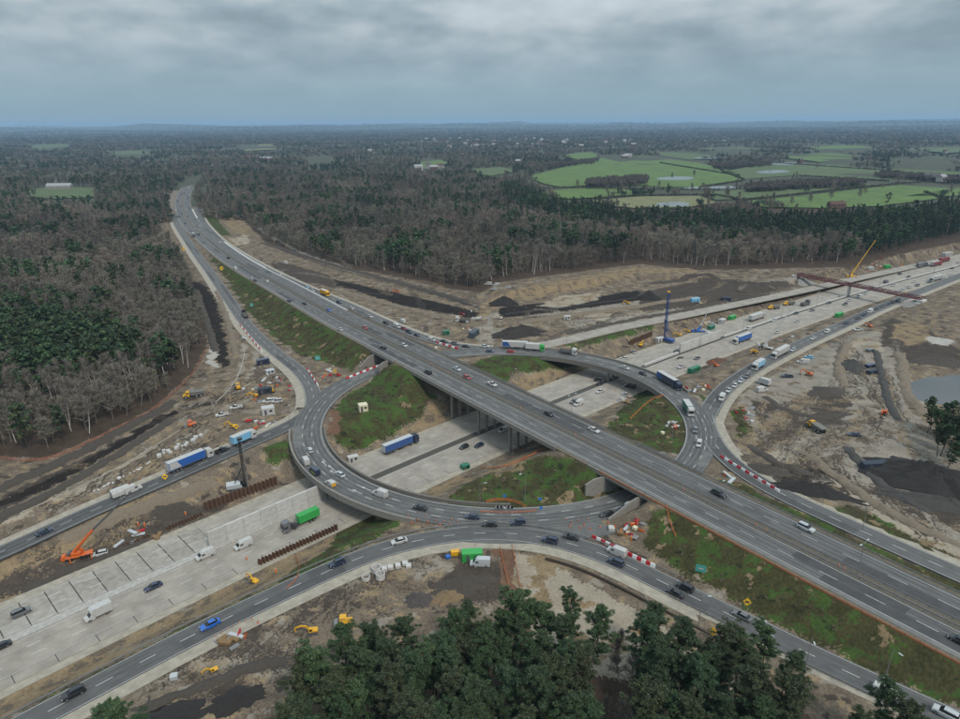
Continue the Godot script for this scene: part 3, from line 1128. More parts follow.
	obj("central_reserve", b, mat("reserve_grit", Color(0.17, 0.15, 0.12), 0.95, 1.4, 6.0, 1.0), fo)
	b = MB.new()
	ribbon(b, fly, -12.2, -10.9, -0.06, 0.5)
	ribbon(b, fly, 10.9, 12.2, -0.06, 0.5)
	obj("verge_edge", b, mats.verge, fo)
	# bared earth beside the distant bend, and the pale strip of its merging lane
	b = MB.new()
	var bend := PackedVector3Array()
	var lane := PackedVector3Array()
	for p in fly:
		if p.z < -960.0 and p.z > -1500.0: bend.append(p)
		if p.z < -380.0 and p.z > -960.0: lane.append(p)
	ribbon(b, bend, -36.0, -11.0, -0.25, 0.5)
	obj("works_strip", b, mat("works_earth", Color(0.26, 0.215, 0.165), 0.95, 5.0, 60.0), fo)
	b = MB.new()
	ribbon(b, lane, 10.9, 12.6, 0.02, 0.4)
	obj("merge_strip", b, mats.concrete_pale, fo)
	for a in [[-1.15, "steel crash barrier on the roundabout-facing edge of the dual carriageway's central reserve"], [1.15, "steel crash barrier along the woodland-facing edge of the dual carriageway's central reserve"]]:
		guard_rail(fly.slice(0, 260), a[0], a[1])
	guard_rail(fly.slice(0, 190), 11.6, "steel crash barrier along the outer verge of the dual carriageway's queue-facing side")
	guard_rail(roads["front_slip"].p.slice(0, 62), -4.3, "weathered steel crash barrier above the cutting beside the blue car's slip road")
	guard_rail(roads["front_slip"].p.slice(62), 4.0, "steel crash barrier between the slip road and its wide concrete shoulder by the pines")
	guard_rail(roads["north_east_slip"].p.slice(10, 60), 4.2, "steel crash barrier curving round the queue of lorries on the slip road")

# ------------------------------------------------------------------ trees
func to_pixel(p: Vector3) -> Vector2:
	var q := eye_basis.inverse() * (p - Vector3(0, EYE_H, 0))
	if q.z > -1.0: return Vector2(-9999, -9999)
	return Vector2(480.0 + FOC * q.x / -q.z, 359.5 - FOC * q.y / -q.z)

func poly2(pix: Array) -> PackedVector2Array:
	var out := PackedVector2Array()
	for i in range(0, pix.size(), 2): out.append(Vector2(pix[i], pix[i + 1]))
	return out

func leafy(b: MB, r: RandomNumberGenerator, c: Vector3, rad: Vector3, count: int, size: float, cols: Array, thin := 1.0) -> void:
	for i in count:
		var d := Vector3(r.randfn(0, 1), r.randfn(0, 1), r.randfn(0, 1)).normalized()
		var p := c + d * rad * pow(r.randf(), 0.45)
		var a := Vector3(r.randfn(0, 1), r.randfn(0, 0.5), r.randfn(0, 1)).normalized() * size * r.randf_range(0.6, 1.3)
		var e := a.cross(Vector3(r.randfn(0, 1), r.randfn(0, 1), r.randfn(0, 1)).normalized()).normalized() * size * r.randf_range(0.25, 0.55) * thin
		b.col = cols[r.randi() % cols.size()]
		b.tri(p - a * 0.5 - e, p + a * 0.6, p - a * 0.5 + e)

func bent_trunk(b: MB, r: RandomNumberGenerator, h: float, r0: float, lean: float, sides: int, segs: int, cols: Array) -> Array:
	var pts := [Vector3(0, -0.3, 0)]
	var d := Vector3(r.randfn(0, lean), 1, r.randfn(0, lean)).normalized()
	var p := Vector3(0, -0.3, 0)
	for i in segs:
		d = (d + Vector3(r.randfn(0, 0.05), 0.04, r.randfn(0, 0.05))).normalized()
		p += d * (h + 0.3) / segs
		pts.append(p)
	for i in segs:
		var q: Color = cols[0].lerp(cols[1], float(i) / maxi(1, segs - 1))
		b.col = q
		b.tube(pts[i], pts[i + 1], r0 * pow(1.0 - float(i) / segs, 0.8) + 0.02, r0 * pow(1.0 - float(i + 1) / segs, 0.8) + 0.02, sides, false)
	return pts

func along(pts: Array, t: float) -> Vector3:
	var f := clampf(t, 0, 0.999) * (pts.size() - 1)
	var i := int(f)
	return pts[i].lerp(pts[i + 1], f - i)

# Scots pine: bare lower stem, orange-brown above, broken crown of flat needle sprays on crooked limbs
func pine_mesh(sd: int, h: float, fine: bool) -> Array:
	var r := RandomNumberGenerator.new()
	r.seed = sd
	var tb := MB.new()
	var cb := MB.new()
	var pts := bent_trunk(tb, r, h, h * 0.0135, 0.045, 7 if fine else 4, 8 if fine else 3, [Color(0.052, 0.042, 0.036), Color(0.115, 0.062, 0.036)])
	var greens := [Color(0.021, 0.045, 0.021), Color(0.035, 0.067, 0.027), Color(0.027, 0.055, 0.027), Color(0.048, 0.084, 0.032), Color(0.016, 0.034, 0.017), Color(0.058, 0.083, 0.037)]
	var limbs := r.randi_range(30, 46) if fine else 13
	var start := r.randf_range(0.36, 0.58)
	var slim := r.randf_range(0.72, 1.12)
	var tone := r.randf_range(0.75, 1.4)
	var warm := r.randf_range(0.85, 1.45)
	for i in greens.size(): greens[i] = Color(greens[i].r * tone * warm, greens[i].g * tone, greens[i].b * tone * r.randf_range(0.8, 1.1))
	for i in limbs:
		var t := lerpf(start, 0.98, pow((i + 0.5) / limbs, 0.85))
		var base := along(pts, t)
		var az := i * 2.4 + r.randfn(0, 0.5)
		var full := sin(clampf((t - start) / (1.0 - start), 0.06, 1.0) * 2.3 + 0.42)
		var l := h * 0.19 * slim * clampf(full, 0.25, 1.0) * r.randf_range(0.45, 1.35)
		var up := lerpf(-0.05, 0.75, (t - start) / (1.0 - start)) + r.randfn(0, 0.12)
		var d := Vector3(cos(az), up, sin(az)).normalized()
		var mid := base + d * l * 0.55 + Vector3(0, r.randf_range(-0.2, 0.3), 0)
		var tip := base + d * l + Vector3(0, r.randf_range(0.0, 0.7), 0)
		tb.col = Color(0.085, 0.055, 0.038)
		if fine:
			tb.tube(base, mid, 0.07, 0.045, 4, false)
			tb.tube(mid, tip, 0.045, 0.015, 3, false)
			for e in 5:
				var at := mid.lerp(tip, r.randf_range(-0.25, 1.1)) + Vector3(r.randfn(0, 0.45), r.randf_range(-0.05, 0.45), r.randfn(0, 0.45))
				tb.tube(mid.lerp(tip, 0.3), at, 0.03, 0.012, 3, false)
				leafy(cb, r, at, Vector3(0.66, 0.34, 0.66) * r.randf_range(0.55, 1.2), 62, 0.46, greens, 0.45)
		else:
			tb.tube(base, tip, 0.08, 0.02, 3, false)
			leafy(cb, r, tip, Vector3(1.1, 0.6, 1.1), 14, 1.25, greens)
			leafy(cb, r, mid, Vector3(1.0, 0.6, 1.0), 9, 1.15, greens)
	return [tb.mesh(), cb.mesh()]

# a broad tree or close group seen from afar: stems hidden in one uneven crown
func clump_mesh(sd: int, cols: Array, count: int) -> ArrayMesh:
	var r := RandomNumberGenerator.new()
	r.seed = sd
	var b := MB.new()
	for i in 7:
		var q := Vector3(r.randfn(0, 3.2), r.randf_range(3.5, 8.0), r.randfn(0, 3.2))
		leafy(b, r, q, Vector3(3.2, 2.8, 3.2) * r.randf_range(0.7, 1.2), count, 1.9, cols)
		b.col = cols[0]
		b.tube(Vector3(q.x * 0.6, -0.5, q.z * 0.6), q, 0.3, 0.12, 3, false)
	return b.mesh()

# plantation conifer: narrow, dense
func fir_mesh(sd: int, h: float) -> Array:
	var r := RandomNumberGenerator.new()
	r.seed = sd
	var tb := MB.new()
	var cb := MB.new()
	bent_trunk(tb, r, h, h * 0.012, 0.02, 4, 2, [Color(0.06, 0.045, 0.035), Color(0.08, 0.055, 0.04)])
	var greens := [Color(0.016, 0.036, 0.018), Color(0.026, 0.050, 0.024), Color(0.020, 0.044, 0.024), Color(0.034, 0.060, 0.030)]
	for i in 15:
		var t := (i + 0.5) / 15.0
		var y := lerpf(h * 0.28, h, t)
		var rad := lerpf(h * 0.15, 0.25, pow(t, 1.3))
		leafy(cb, r, Vector3(r.randfn(0, 0.15), y, r.randfn(0, 0.15)), Vector3(rad, h * 0.05, rad), 18, 1.25, greens)
	return [tb.mesh(), cb.mesh()]

# leafless birch or oak: stem, limbs and a haze of twigs
func bare_mesh(sd: int, h: float, limbs: int, twigs: int, wide: float, stem: Color, twig: Color, spread: float, lo := 0.75, hi := 1.9, low_limb := 0.26) -> Array:
	var r := RandomNumberGenerator.new()
	r.seed = sd
	var tb := MB.new()
	var cb := MB.new()
	var pts := bent_trunk(tb, r, h, h * 0.0098, 0.07, 5, 4, [stem, stem.lerp(twig, 0.45)])
	for i in limbs:
		var t := lerpf(low_limb, 0.97, pow((i + r.randf()) / limbs, 0.8))
		var base := along(pts, t)
		var az := i * 2.4 + r.randfn(0, 0.4)
		var l := h * spread * lerpf(1.0, 0.45, (t - 0.3) / 0.65) * r.randf_range(0.6, 1.15)
		var d := Vector3(cos(az), r.randf_range(lo, hi), sin(az)).normalized()
		var tip := base + d * l
		cb.col = stem.lerp(twig, r.randf_range(0.25, 0.9))
		cb.tube(base, tip, 0.06 * wide + 0.02, 0.02, 3, false)
		for k in twigs:
			var s := base.lerp(tip, r.randf_range(0.25, 1.0))
			var e := (d + Vector3(r.randfn(0, 0.75), r.randfn(0.15, 0.55), r.randfn(0, 0.75))).normalized()
			var f := s + e * r.randf_range(0.6, 2.0) * h / 16.0
			var q := e.cross(Vector3(r.randfn(0, 1), r.randfn(0, 1), r.randfn(0, 1))).normalized() * 0.028 * wide
			cb.col = Color(twig.r * 0.96, twig.g, twig.b) * r.randf_range(0.55, 1.25)
			cb.tri(s - q, f, s + q)
			if k % 2 == 0:
				var g := s.lerp(f, 0.5)
				var e2 := (e + Vector3(r.randfn(0, 0.8), r.randfn(0, 0.6), r.randfn(0, 0.8))).normalized()
				cb.tri(g - q * 0.8, g + e2 * r.randf_range(0.4, 1.0) * h / 16.0, g + q * 0.8)
	return [tb.mesh(), cb.mesh()]

func shrub_mesh(sd: int, cols: Array) -> ArrayMesh:
	var r := RandomNumberGenerator.new()
	r.seed = sd
	var b := MB.new()
	for i in 6: leafy(b, r, Vector3(r.randfn(0, 0.5), r.randf_range(0.3, 1.0), r.randfn(0, 0.5)), Vector3(0.6, 0.45, 0.6), 16, 0.4, cols)
	return b.mesh()

func joined(parts: Array) -> ArrayMesh:
	var st := SurfaceTool.new()
	st.begin(Mesh.PRIMITIVE_TRIANGLES)
	for m in parts: st.append_from(m, 0, Transform3D())
	return st.commit()

func many(called: String, mesh: ArrayMesh, material: Material, where: Array, tints: Array, label: String) -> void:
	if where.is_empty(): return
	var mm := MultiMesh.new()
	mm.transform_format = MultiMesh.TRANSFORM_3D
	mm.use_colors = true
	mm.mesh = mesh
	mm.instance_count = where.size()
	for i in where.size():
		mm.set_instance_transform(i, where[i])
		mm.set_instance_color(i, tints[i])
	var o := MultiMeshInstance3D.new()
	o.name = numbered(called)
	o.multimesh = mm
	o.material_override = material
	add_child(o)
	o.set_meta("kind", "stuff")
	o.set_meta("label", label)

func single_tree(called: String, parts: Array, label: String, group: String, at: Vector3, turn: float, size: float, tint := Color.WHITE) -> void:
	var t := thing(called, label, "tree", at, turn, group)
	t.scale = Vector3.ONE * size
	obj("trunk", parts[0], mats.bark, t)
	obj("crown", parts[1], mats.foliage, t)

var woods := {}
var tree_spots := []    # positions taken by the individual trees

const LEFT_WOOD := [-260, 560, -60, 492, 0, 452, 40, 455, 108, 427, 148, 408, 186, 374, 201, 347, 198, 312, 187, 276, 172, 252, 152, 226, 134, 213, 131, 196, 150, 184, 186, 174, 150, 166, 0, 172, -260, 180]
const MIDDLE_WOOD := [209, 176, 215, 203, 246, 220, 266, 240, 302, 253, 347, 265, 402, 274, 442, 284, 478, 290, 500, 279, 560, 271, 640, 261, 700, 266, 790, 265, 850, 262, 900, 250, 1010, 226, 1140, 200, 1140, 196, 1010, 209, 960, 213, 900, 219, 800, 224, 730, 224, 640, 219, 560, 206, 525, 194, 480, 180, 400, 171, 300, 166]
const PINE_PATCH := [-60, 342, 0, 338, 55, 334, 108, 346, 146, 368, 150, 378, 110, 384, 60, 388, 0, 388, -60, 400]
const FIR_BAND := [500, 190, 560, 204, 640, 217, 730, 222, 800, 222, 900, 217, 1010, 207, 1140, 194, 1140, 204, 1010, 226, 905, 250, 868, 258, 840, 250, 800, 245, 730, 242, 640, 238, 560, 226, 505, 210]
const FIELDS := [
	[[527, 177, 560, 168, 590, 159, 640, 156, 700, 163, 735, 172, 745, 180, 700, 187, 660, 187, 640, 185, 600, 185, 560, 187, 545, 184], 0],
	[[536, 193, 556, 190, 590, 187, 640, 190, 632, 195, 600, 197, 566, 199], 0],
	[[588, 201, 640, 196.5, 700, 196, 716, 203, 690, 207, 640, 208.5, 604, 205], 1],
	[[748, 201, 800, 196, 870, 188, 900, 185, 956, 189, 936, 199, 880, 206, 820, 208, 764, 207], 0],
	[[726, 171, 770, 163, 840, 165, 902, 173, 890, 181, 850, 179, 800, 175, 744, 179], 2],
	[[700, 193, 760, 188, 860, 181, 870, 185, 800, 193, 740, 199, 716, 200], 2],
	[[905, 196, 960, 188, 1040, 186, 1040, 192, 960, 196], 0],
	[[236, 146, 270, 144, 282, 149, 246, 151], 1],
	[[416, 163, 440, 160, 452, 164, 424, 169], 0],
	[[24, 190, 60, 186, 96, 188, 94, 197, 60, 199, 26, 197], 2],
	[[640, 152, 680, 151, 720, 157, 690, 160], 2],
	[[770, 156, 830, 153, 880, 158, 820, 162], 0],
	[[880, 160, 940, 157, 980, 162, 920, 167], 2],
	[[560, 155, 590, 152, 600, 156, 580, 160], 0],
	[[880, 168, 960, 172, 1040, 176, 1040, 182, 960, 181, 910, 178], 2],
	[[690, 149, 740, 147, 770, 150, 730, 153], 2],
	[[800, 147, 850, 145, 880, 148, 840, 151], 0],
	[[900, 149, 950, 147, 990, 150, 950, 153], 2],
	[[460, 170, 500, 167, 520, 171, 490, 176], 2],
	[[100, 152, 150, 150, 160, 153, 120, 155], 2],
	[[20, 146, 60, 144, 80, 146, 40, 149], 2],
	[[300, 158, 330, 156, 336, 160, 306, 162], 2],
]

func in_field(px: Vector2) -> bool:
	for f in field_px:
		if Geometry2D.is_point_in_polygon(px, f): return true
	return false

var field_px := []

func build_trees() -> void:
	var bark := vcol("bark", 0.95)
	var fol := vcol("foliage", 0.85)
	mats["bark"] = bark
	mats["foliage"] = fol
	var birch_stem := Color(0.46, 0.42, 0.38)
	var oak_stem := Color(0.19, 0.168, 0.138)
	var twig := Color(0.175, 0.148, 0.126)
	var twig2 := Color(0.190, 0.166, 0.132)
	var birches := []
	var oaks := []
	var pines := []
	var pines_far := []
	var firs := []
	for i in 6: birches.append(bare_mesh(100 + i, [17.0, 14.5, 18.5, 16.0, 12.5, 17.5][i], 34, 34, 2.1, birch_stem * [0.95, 0.5, 0.75, 0.42, 0.38, 0.85][i], [twig, Color(0.180, 0.152, 0.126), Color(0.150, 0.128, 0.110), Color(0.210, 0.172, 0.145), Color(0.190, 0.162, 0.126), Color(0.160, 0.134, 0.116)][i], 0.21))
	var edge_birches := []
	for i in 3: edge_birches.append(bare_mesh(150 + i, [18.0, 16.0, 19.0][i], 24, 22, 1.7, Color(0.58, 0.54, 0.49), Color(0.180, 0.152, 0.130), 0.17, 0.8, 2.0, 0.5))
	for i in 5: oaks.append(bare_mesh(200 + i, [15.0, 12.0, 16.0, 13.5, 10.5][i], 38, 36, 2.3, oak_stem, [twig2, Color(0.180, 0.160, 0.122), Color(0.195, 0.166, 0.138), Color(0.155, 0.140, 0.112), Color(0.215, 0.192, 0.150)][i], 0.36, 0.2, 1.3))
	for i in 8: pines.append(pine_mesh(300 + i, 18.0, true))
	for i in 6: pines_far.append(pine_mesh(400 + i, 17.0, false))
	for i in 4: firs.append(fir_mesh(500 + i, 18.0))
	for f in FIELDS: field_px.append(poly2(f[0]))
	var r := RandomNumberGenerator.new()
	r.seed = 91

	# ---- pines that stand close by, between the works and the camera: found by their tops
	var tops := [298, 664, 318, 652, 340, 634, 372, 620, 392, 640, 410, 624, 430, 632, 445, 617, 462, 611, 482, 624, 502, 613, 522, 594, 545, 606, 558, 614, 576, 591, 592, 612, 642, 606, 658, 612, 676, 630, 690, 652, 706, 642, 726, 632, 746, 626, 768, 630, 786, 652, 798, 676, 330, 676, 360, 662, 384, 668, 420, 660, 448, 656, 476, 660, 508, 650, 534, 648, 560, 660, 584, 654, 640, 650, 664, 668, 716, 672, 750, 664, 772, 690, 306, 700, 346, 704, 396, 700, 436, 698, 470, 702, 500, 694, 540, 696, 578, 700, 648, 700, 690, 706, 742, 712, 366, 648, 404, 652, 434, 648, 466, 636, 494, 634, 516, 628, 548, 630, 566, 636, 650, 634, 672, 648, 700, 664, 732, 652, 758, 648, 346, 684, 374, 690, 410, 682, 452, 680, 486, 682, 522, 676, 550, 680, 566, 690, 654, 682, 680, 690, 726, 690, 756, 690, 286, 714, 320, 716, 416, 718, 456, 720, 486, 716, 522, 718, 560, 718, 664, 722, 708, 724, 320, 736, 380, 734, 450, 736, 520, 738, 590, 742, 660, 740, 720, 742, 110, 704, 134, 712, 88, 716, 896, 686, 916, 708, 860, 716]
	for i in range(0, tops.size(), 2):
		var hh := r.randf_range(14.0, 20.0)
		if tops[i] > 850 or tops[i] < 150: hh = 15.0
		if tops[i] == 576: hh = 13.0
		var p := gp(tops[i], tops[i + 1], hh)
		p.y = ground_y(p.x, p.z)
		single_tree("pine_tree", pines[r.randi() % 8], "tall green pine in the stand beside the southern slip road", "pines between the yard and the slip road", p, r.randf() * TAU, hh / 18.0)
	# leafless birches among them
	for q in [[612, 626, 12.0], [622, 640, 11.0], [636, 660, 11.0], [666, 690, 10.0], [700, 690, 10.0], [606, 690, 10.0], [625, 702, 9.0]]:
		var p := gp(q[0], q[1], q[2])
		p.y = ground_y(p.x, p.z)
		single_tree("bare_tree", (oaks if q[0] > 620 else birches)[r.randi() % 5], "leafless tree among the green pines by the sandy ground", "leafless trees among the southern pines", p, r.randf() * TAU, q[2] / 17.0)
	# the clump by the pond
	for q in [[938, 398, 13.0], [946, 404, 13.0], [956, 400, 14.0], [952, 416, 13.0], [964, 410, 14.0], [972, 405, 15.0], [985, 412, 15.0], [960, 432, 12.0], [978, 430, 13.0], [943, 410, 12.0], [949, 422, 13.0], [966, 420, 14.0], [934, 406, 11.0], [958, 416, 14.0], [970, 436, 13.0], [944, 428, 11.0], [954, 440, 12.0], [990, 424, 14.0]]:
		var p := gp(q[0], q[1], q[2])
		p.y = ground_y(p.x, p.z)
		single_tree("pine_tree", pines[r.randi() % 8], "slender pine in the small clump beside the pond", "pines beside the pond", p, r.randf() * TAU, q[2] / 18.0)

	# ---- the woods
	var lw := poly2(LEFT_WOOD)
	var mw := poly2(MIDDLE_WOOD)
	var pp := poly2(PINE_PATCH)
	var fb := poly2(FIR_BAND)
	var clump := FastNoiseLite.new()
	clump.seed = 17
	clump.frequency = 0.012
	clump.fractal_octaves = 2
	var cand := []         # [kind, position, distance]
	var z := -150.0
	var fly: PackedVector3Array = roads["flyover"].p
	while z > -1500.0:
		var cell := lerpf(5.6, 9.5, smoothstep(-250.0, -1200.0, z))
		var half := -z * 0.86 + 60.0
		var x := -half
		while x < half:
			var p := Vector3(x + r.randf_range(-0.45, 0.45) * cell, 0, z + r.randf_range(-0.45, 0.45) * cell)
			x += cell
			p.y = ground_y(p.x, p.z)
			var px := to_pixel(p)
			var inl := Geometry2D.is_point_in_polygon(px, lw)
			var inm := not inl and Geometry2D.is_point_in_polygon(px, mw)
			if not inl and not inm: continue
			if in_field(px) or in_field(to_pixel(p + Vector3(0, 15, 0))): continue
			if near_line(p, fly, 16.0): continue
			var kind := 0
			var n := clump.get_noise_2d(p.x, p.z)
			if Geometry2D.is_point_in_polygon(px, pp): kind = 2
			elif Geometry2D.is_point_in_polygon(px, fb): kind = 3 if r.randf() < 0.6 else (2 if r.randf() < 0.85 else 0)
			elif n > 0.25: kind = 2 if r.randf() < 0.7 else 0
			elif n < -0.15: kind = 1
			elif r.randf() < 0.05: kind = 2
			elif r.randf() < 0.3: kind = 1
			cand.append([kind, p, Vector2(p.x, p.z + 0.0).length(), px])
		z -= cell
	cand.sort_custom(func(a, b): return a[2] < b[2])
	var counts := [0, 0, 0, 0]
	var most := [300, 300, 225, 300]
	var sets := [birches, oaks, pines_far, firs]
	var names := ["birch_tree", "bare_oak_tree", "pine_tree", "fir_tree"]
	var labels := [["leafless pale-stemmed birch in the wood beside the lorries' slip road", "leafless pale-stemmed birch in the wood behind the piling rig"], ["leafless grey-brown tree in the wood beside the lorries' slip road", "leafless grey-brown tree in the wood behind the piling rig"], ["dark green pine in the wood beside the lorries' slip road", "dark green pine in the wood behind the piling rig"], ["narrow dark conifer of the plantation beside the lorries' slip road", "narrow dark conifer in the plantation below the green fields"]]
	var groups := [["birches in the western wood", "birches in the northern wood"], ["bare trees in the western wood", "bare trees in the northern wood"], ["pines in the western wood", "pines in the northern wood"], ["conifers in the western wood", "conifers in the plantation"]]
	var mass := [[], [], [], []]
	var tints := [[], [], [], []]
	for c in cand:
		var k: int = c[0]
		var s := r.randf_range(0.72, 1.16)
		var turn := r.randf() * TAU
		var px: Vector2 = c[3]
		var seen := px.x > -6 and px.x < 966 and px.y < 730
		var w := 0 if px.x < 205 else 1
		if seen and counts[k] < most[k] :
			counts[k] += 1
			var from: Array = edge_birches if k == 0 and r.randf() < (0.75 if c[2] < 330.0 else 0.4) else sets[k]
			single_tree(names[k], from[r.randi() % from.size()], labels[k][w], groups[k][w], c[1], turn, s)
		else:
			mass[k].append(Transform3D(Basis(Vector3.UP, turn).scaled(Vector3.ONE * s), c[1]))
			var g := r.randf_range(0.75, 1.25)
			var hue := clump.get_noise_2d(c[1].x * 0.7 + 300.0, c[1].z * 0.7)
			g *= 1.0 + 0.55 * clump.get_noise_2d(c[1].x * 0.5, c[1].z * 0.5 + 700.0)
			tints[k].append(Color(g * (0.99 + 0.14 * hue), g, g * (0.97 + 0.06 * hue)))
	var stuff_names := ["birch_wood", "oak_wood", "pine_wood", "fir_plantation"]
	var stuff_labels := ["mass of leafless birches deeper in the woods", "mass of leafless grey-brown trees deeper in the woods", "mass of dark pines deeper in the woods", "mass of narrow dark conifers in the plantation"]
	for k in 4:
		var n: int = sets[k].size()
		for i in n:
			var a := []
			var t := []
			for j in range(i, mass[k].size(), n):
				a.append(mass[k][j])
				t.append(tints[k][j])
			many(stuff_names[k], joined(sets[k][i]), fol, a, t, stuff_labels[k])
	far_country(r, oaks, pines_far, firs, birches)

func near_line(p: Vector3, line: PackedVector3Array, d: float) -> bool:
	for i in range(0, line.size(), 4):
		var q := line[i]
		if absf(q.x - p.x) < d and absf(q.z - p.z) < d: return true
	return false

# trees, hedges and fields out to the horizon
func far_country(r: RandomNumberGenerator, oaks: Array, pines_far: Array, firs: Array, birches: Array) -> void:
	var lw := poly2(LEFT_WOOD)
	var mw := poly2(MIDDLE_WOOD)
	var n := FastNoiseLite.new()
	n.seed = 41
	n.frequency = 0.0022
	n.fractal_octaves = 3
	var kinds := [[], [], [], []]
	var tints := [[], [], [], []]
	var brown := [Color(0.120, 0.104, 0.084), Color(0.090, 0.080, 0.064), Color(0.145, 0.124, 0.100), Color(0.075, 0.072, 0.056)]
	var dark := [Color(0.022, 0.040, 0.022), Color(0.034, 0.056, 0.028), Color(0.028, 0.048, 0.028), Color(0.044, 0.064, 0.034)]
	var sets := [[clump_mesh(1, brown, 26), clump_mesh(2, brown, 26)], [clump_mesh(3, dark, 30), clump_mesh(4, dark, 30)], [joined(firs[0]), joined(pines_far[1])], [joined(oaks[0]), joined(birches[2])]]
	var d := 900.0
	while d < 17000.0:
		var cell := 9.5 * pow(d / 900.0, 0.93)
		var half := deg_to_rad(44.0)
		var a := -half
		while a < half:
			var dd := d + r.randf_range(0.0, cell)
			var an := a + r.randf_range(0.0, cell / d)
			a += cell / d
			var p := Vector3(sin(an) * dd, 0, -cos(an) * dd)
			if p.z > -700.0: continue
			p.y = edge_y(p.x, p.z)
			var px := to_pixel(p)
			if p.z > -1500.0 and (Geometry2D.is_point_in_polygon(px, lw) or Geometry2D.is_point_in_polygon(px, mw)): continue
			if px.x > -60 and px.x < 1020 and (in_field(px) or in_field(to_pixel(p + Vector3(0, 14, 0)))): continue
			if d < 1900.0 and near_line(p, roads["flyover"].p, 17.0): continue
			var v := n.get_noise_2d(p.x, p.z)
			# open ground shows between the woods
			if v > 0.34 and r.randf() < 0.8: continue
			var s := r.randf_range(0.7, 1.15) * lerpf(1.0, 1.7, smoothstep(2000.0, 8000.0, d))
			var k := 0
			var w := n.get_noise_2d(p.x * 1.7 + 900.0, p.z * 1.7)
			if w > 0.20: k = 1 if r.randf() < 0.6 else 2
			elif r.randf() < 0.16: k = 1
			elif r.randf() < (0.5 if d < 1600.0 else 0.12): k = 3
			var wide := s * (lerpf(0.8, 1.9, smoothstep(1500.0, 9000.0, d)) if k < 2 else 1.0)
			kinds[k].append(Transform3D(Basis(Vector3.UP, r.randf() * TAU).scaled(Vector3(wide, s, wide)), p))
			var g := r.randf_range(0.7, 1.3)
			tints[k].append(Color(g, g, g * r.randf_range(0.9, 1.05)))
		d += cell
	var nm := ["distant_bare_woodland", "distant_pine_woodland", "distant_conifer_woodland", "distant_birch_woodland"]
	for k in 4:
		for i in 2:
			var a := []
			var t := []
			for j in range(i, kinds[k].size(), 2):
				a.append(kinds[k][j])
				t.append(tints[k][j])
			many(nm[k], sets[k][i], mats.foliage, a, t, "far woodland reaching to the horizon")
	# fields
	var fm := [mat("field_green", Color(0.118, 0.205, 0.038), 0.95, 21.0, 390.0), mat("field_straw", Color(0.235, 0.235, 0.105), 0.95, 23.0, 140.0), mat("field_olive", Color(0.105, 0.155, 0.052), 0.95, 19.0, 150.0)]
	for f in FIELDS:
		var b := MB.new()
		var q := PackedVector2Array()
		for i in range(0, f[0].size(), 2):
			var p := gp(f[0][i], f[0][i + 1], 1.0)
			q.append(Vector2(p.x, p.z))
		var idx := Geometry2D.triangulate_polygon(q)
		for k in range(0, idx.size(), 3):
			var t := []
			for e in 3: t.append(Vector3(q[idx[k + e]].x, 1.2, q[idx[k + e]].y))
			if (t[2] - t[0]).cross(t[1] - t[0]).y > 0: b.tri(t[0], t[1], t[2])
			else: b.tri(t[0], t[2], t[1])
		struct("field", b, fm[f[1]])
	# flood water standing in the fields
	var wm := mat("flood_water", Color(0.11, 0.13, 0.12), 0.22)
	for f in [[656, 178.5, 672, 176.5, 692, 177, 690, 179.5, 668, 180], [656, 204, 672, 201.5, 688, 203, 686, 206, 664, 206.5], [678, 188.5, 700, 186.5, 742, 186, 744, 188, 700, 189], [756, 172, 776, 170, 790, 171.5, 770, 173.5], [600, 185, 616, 184.3, 622, 185.2, 606, 186], [694, 157.6, 716, 156.6, 730, 158, 706, 159], [770, 163.5, 790, 162.2, 806, 163.8, 784, 165]]:
		var b := MB.new()
		var q := PackedVector2Array()
		for i in range(0, f.size(), 2):
			var p := gp(f[i], f[i + 1], 1.3)
			q.append(Vector2(p.x, p.z))
		var line := PackedVector2Array()
		# rounded outline
		for i in q.size():
			var a := q[i]
			var c := q[(i + 1) % q.size()]
			for e in 4: line.append(a.cubic_interpolate(c, q[(i + q.size() - 1) % q.size()], q[(i + 2) % q.size()], e / 4.0))
		var idx := Geometry2D.triangulate_polygon(line)
		for k in range(0, idx.size(), 3):
			var t := []
			for e in 3: t.append(Vector3(line[idx[k + e]].x, 1.35, line[idx[k + e]].y))
			if (t[2] - t[0]).cross(t[1] - t[0]).y > 0: b.tri(t[0], t[1], t[2])
			else: b.tri(t[0], t[2], t[1])
		struct("flood_pool", b, wm)
	# hedgerow trees and copses in the fields
	var solo := [[672, 180, 0], [578, 190, 0], [622, 193, 0], [634, 193, 0], [658, 190, 0], [704, 195, 0], [738, 202, 0], [772, 202, 0], [792, 207, 0], [810, 206, 0], [829, 202, 0], [859, 200, 0], [865, 196, 0], [882, 190, 0], [852, 186, 0], [846, 188, 0], [886, 208, 1], [816, 171, 0], [770, 168, 0], [693, 178, 0], [645, 192, 0], [706, 196, 0], [726, 199, 0]]
	for q in solo:
		var p := gp(q[0], q[1], 1.2)
		single_tree("field_tree", oaks[r.randi() % 4] if q[2] == 0 else pines_far[0], "leafless tree standing alone in the far green fields" if q[2] == 0 else "dark evergreen at the edge of the far green fields", "trees in the far fields", p, r.randf() * TAU, r.randf_range(0.9, 1.4))
	var copse := []
	var ct := []
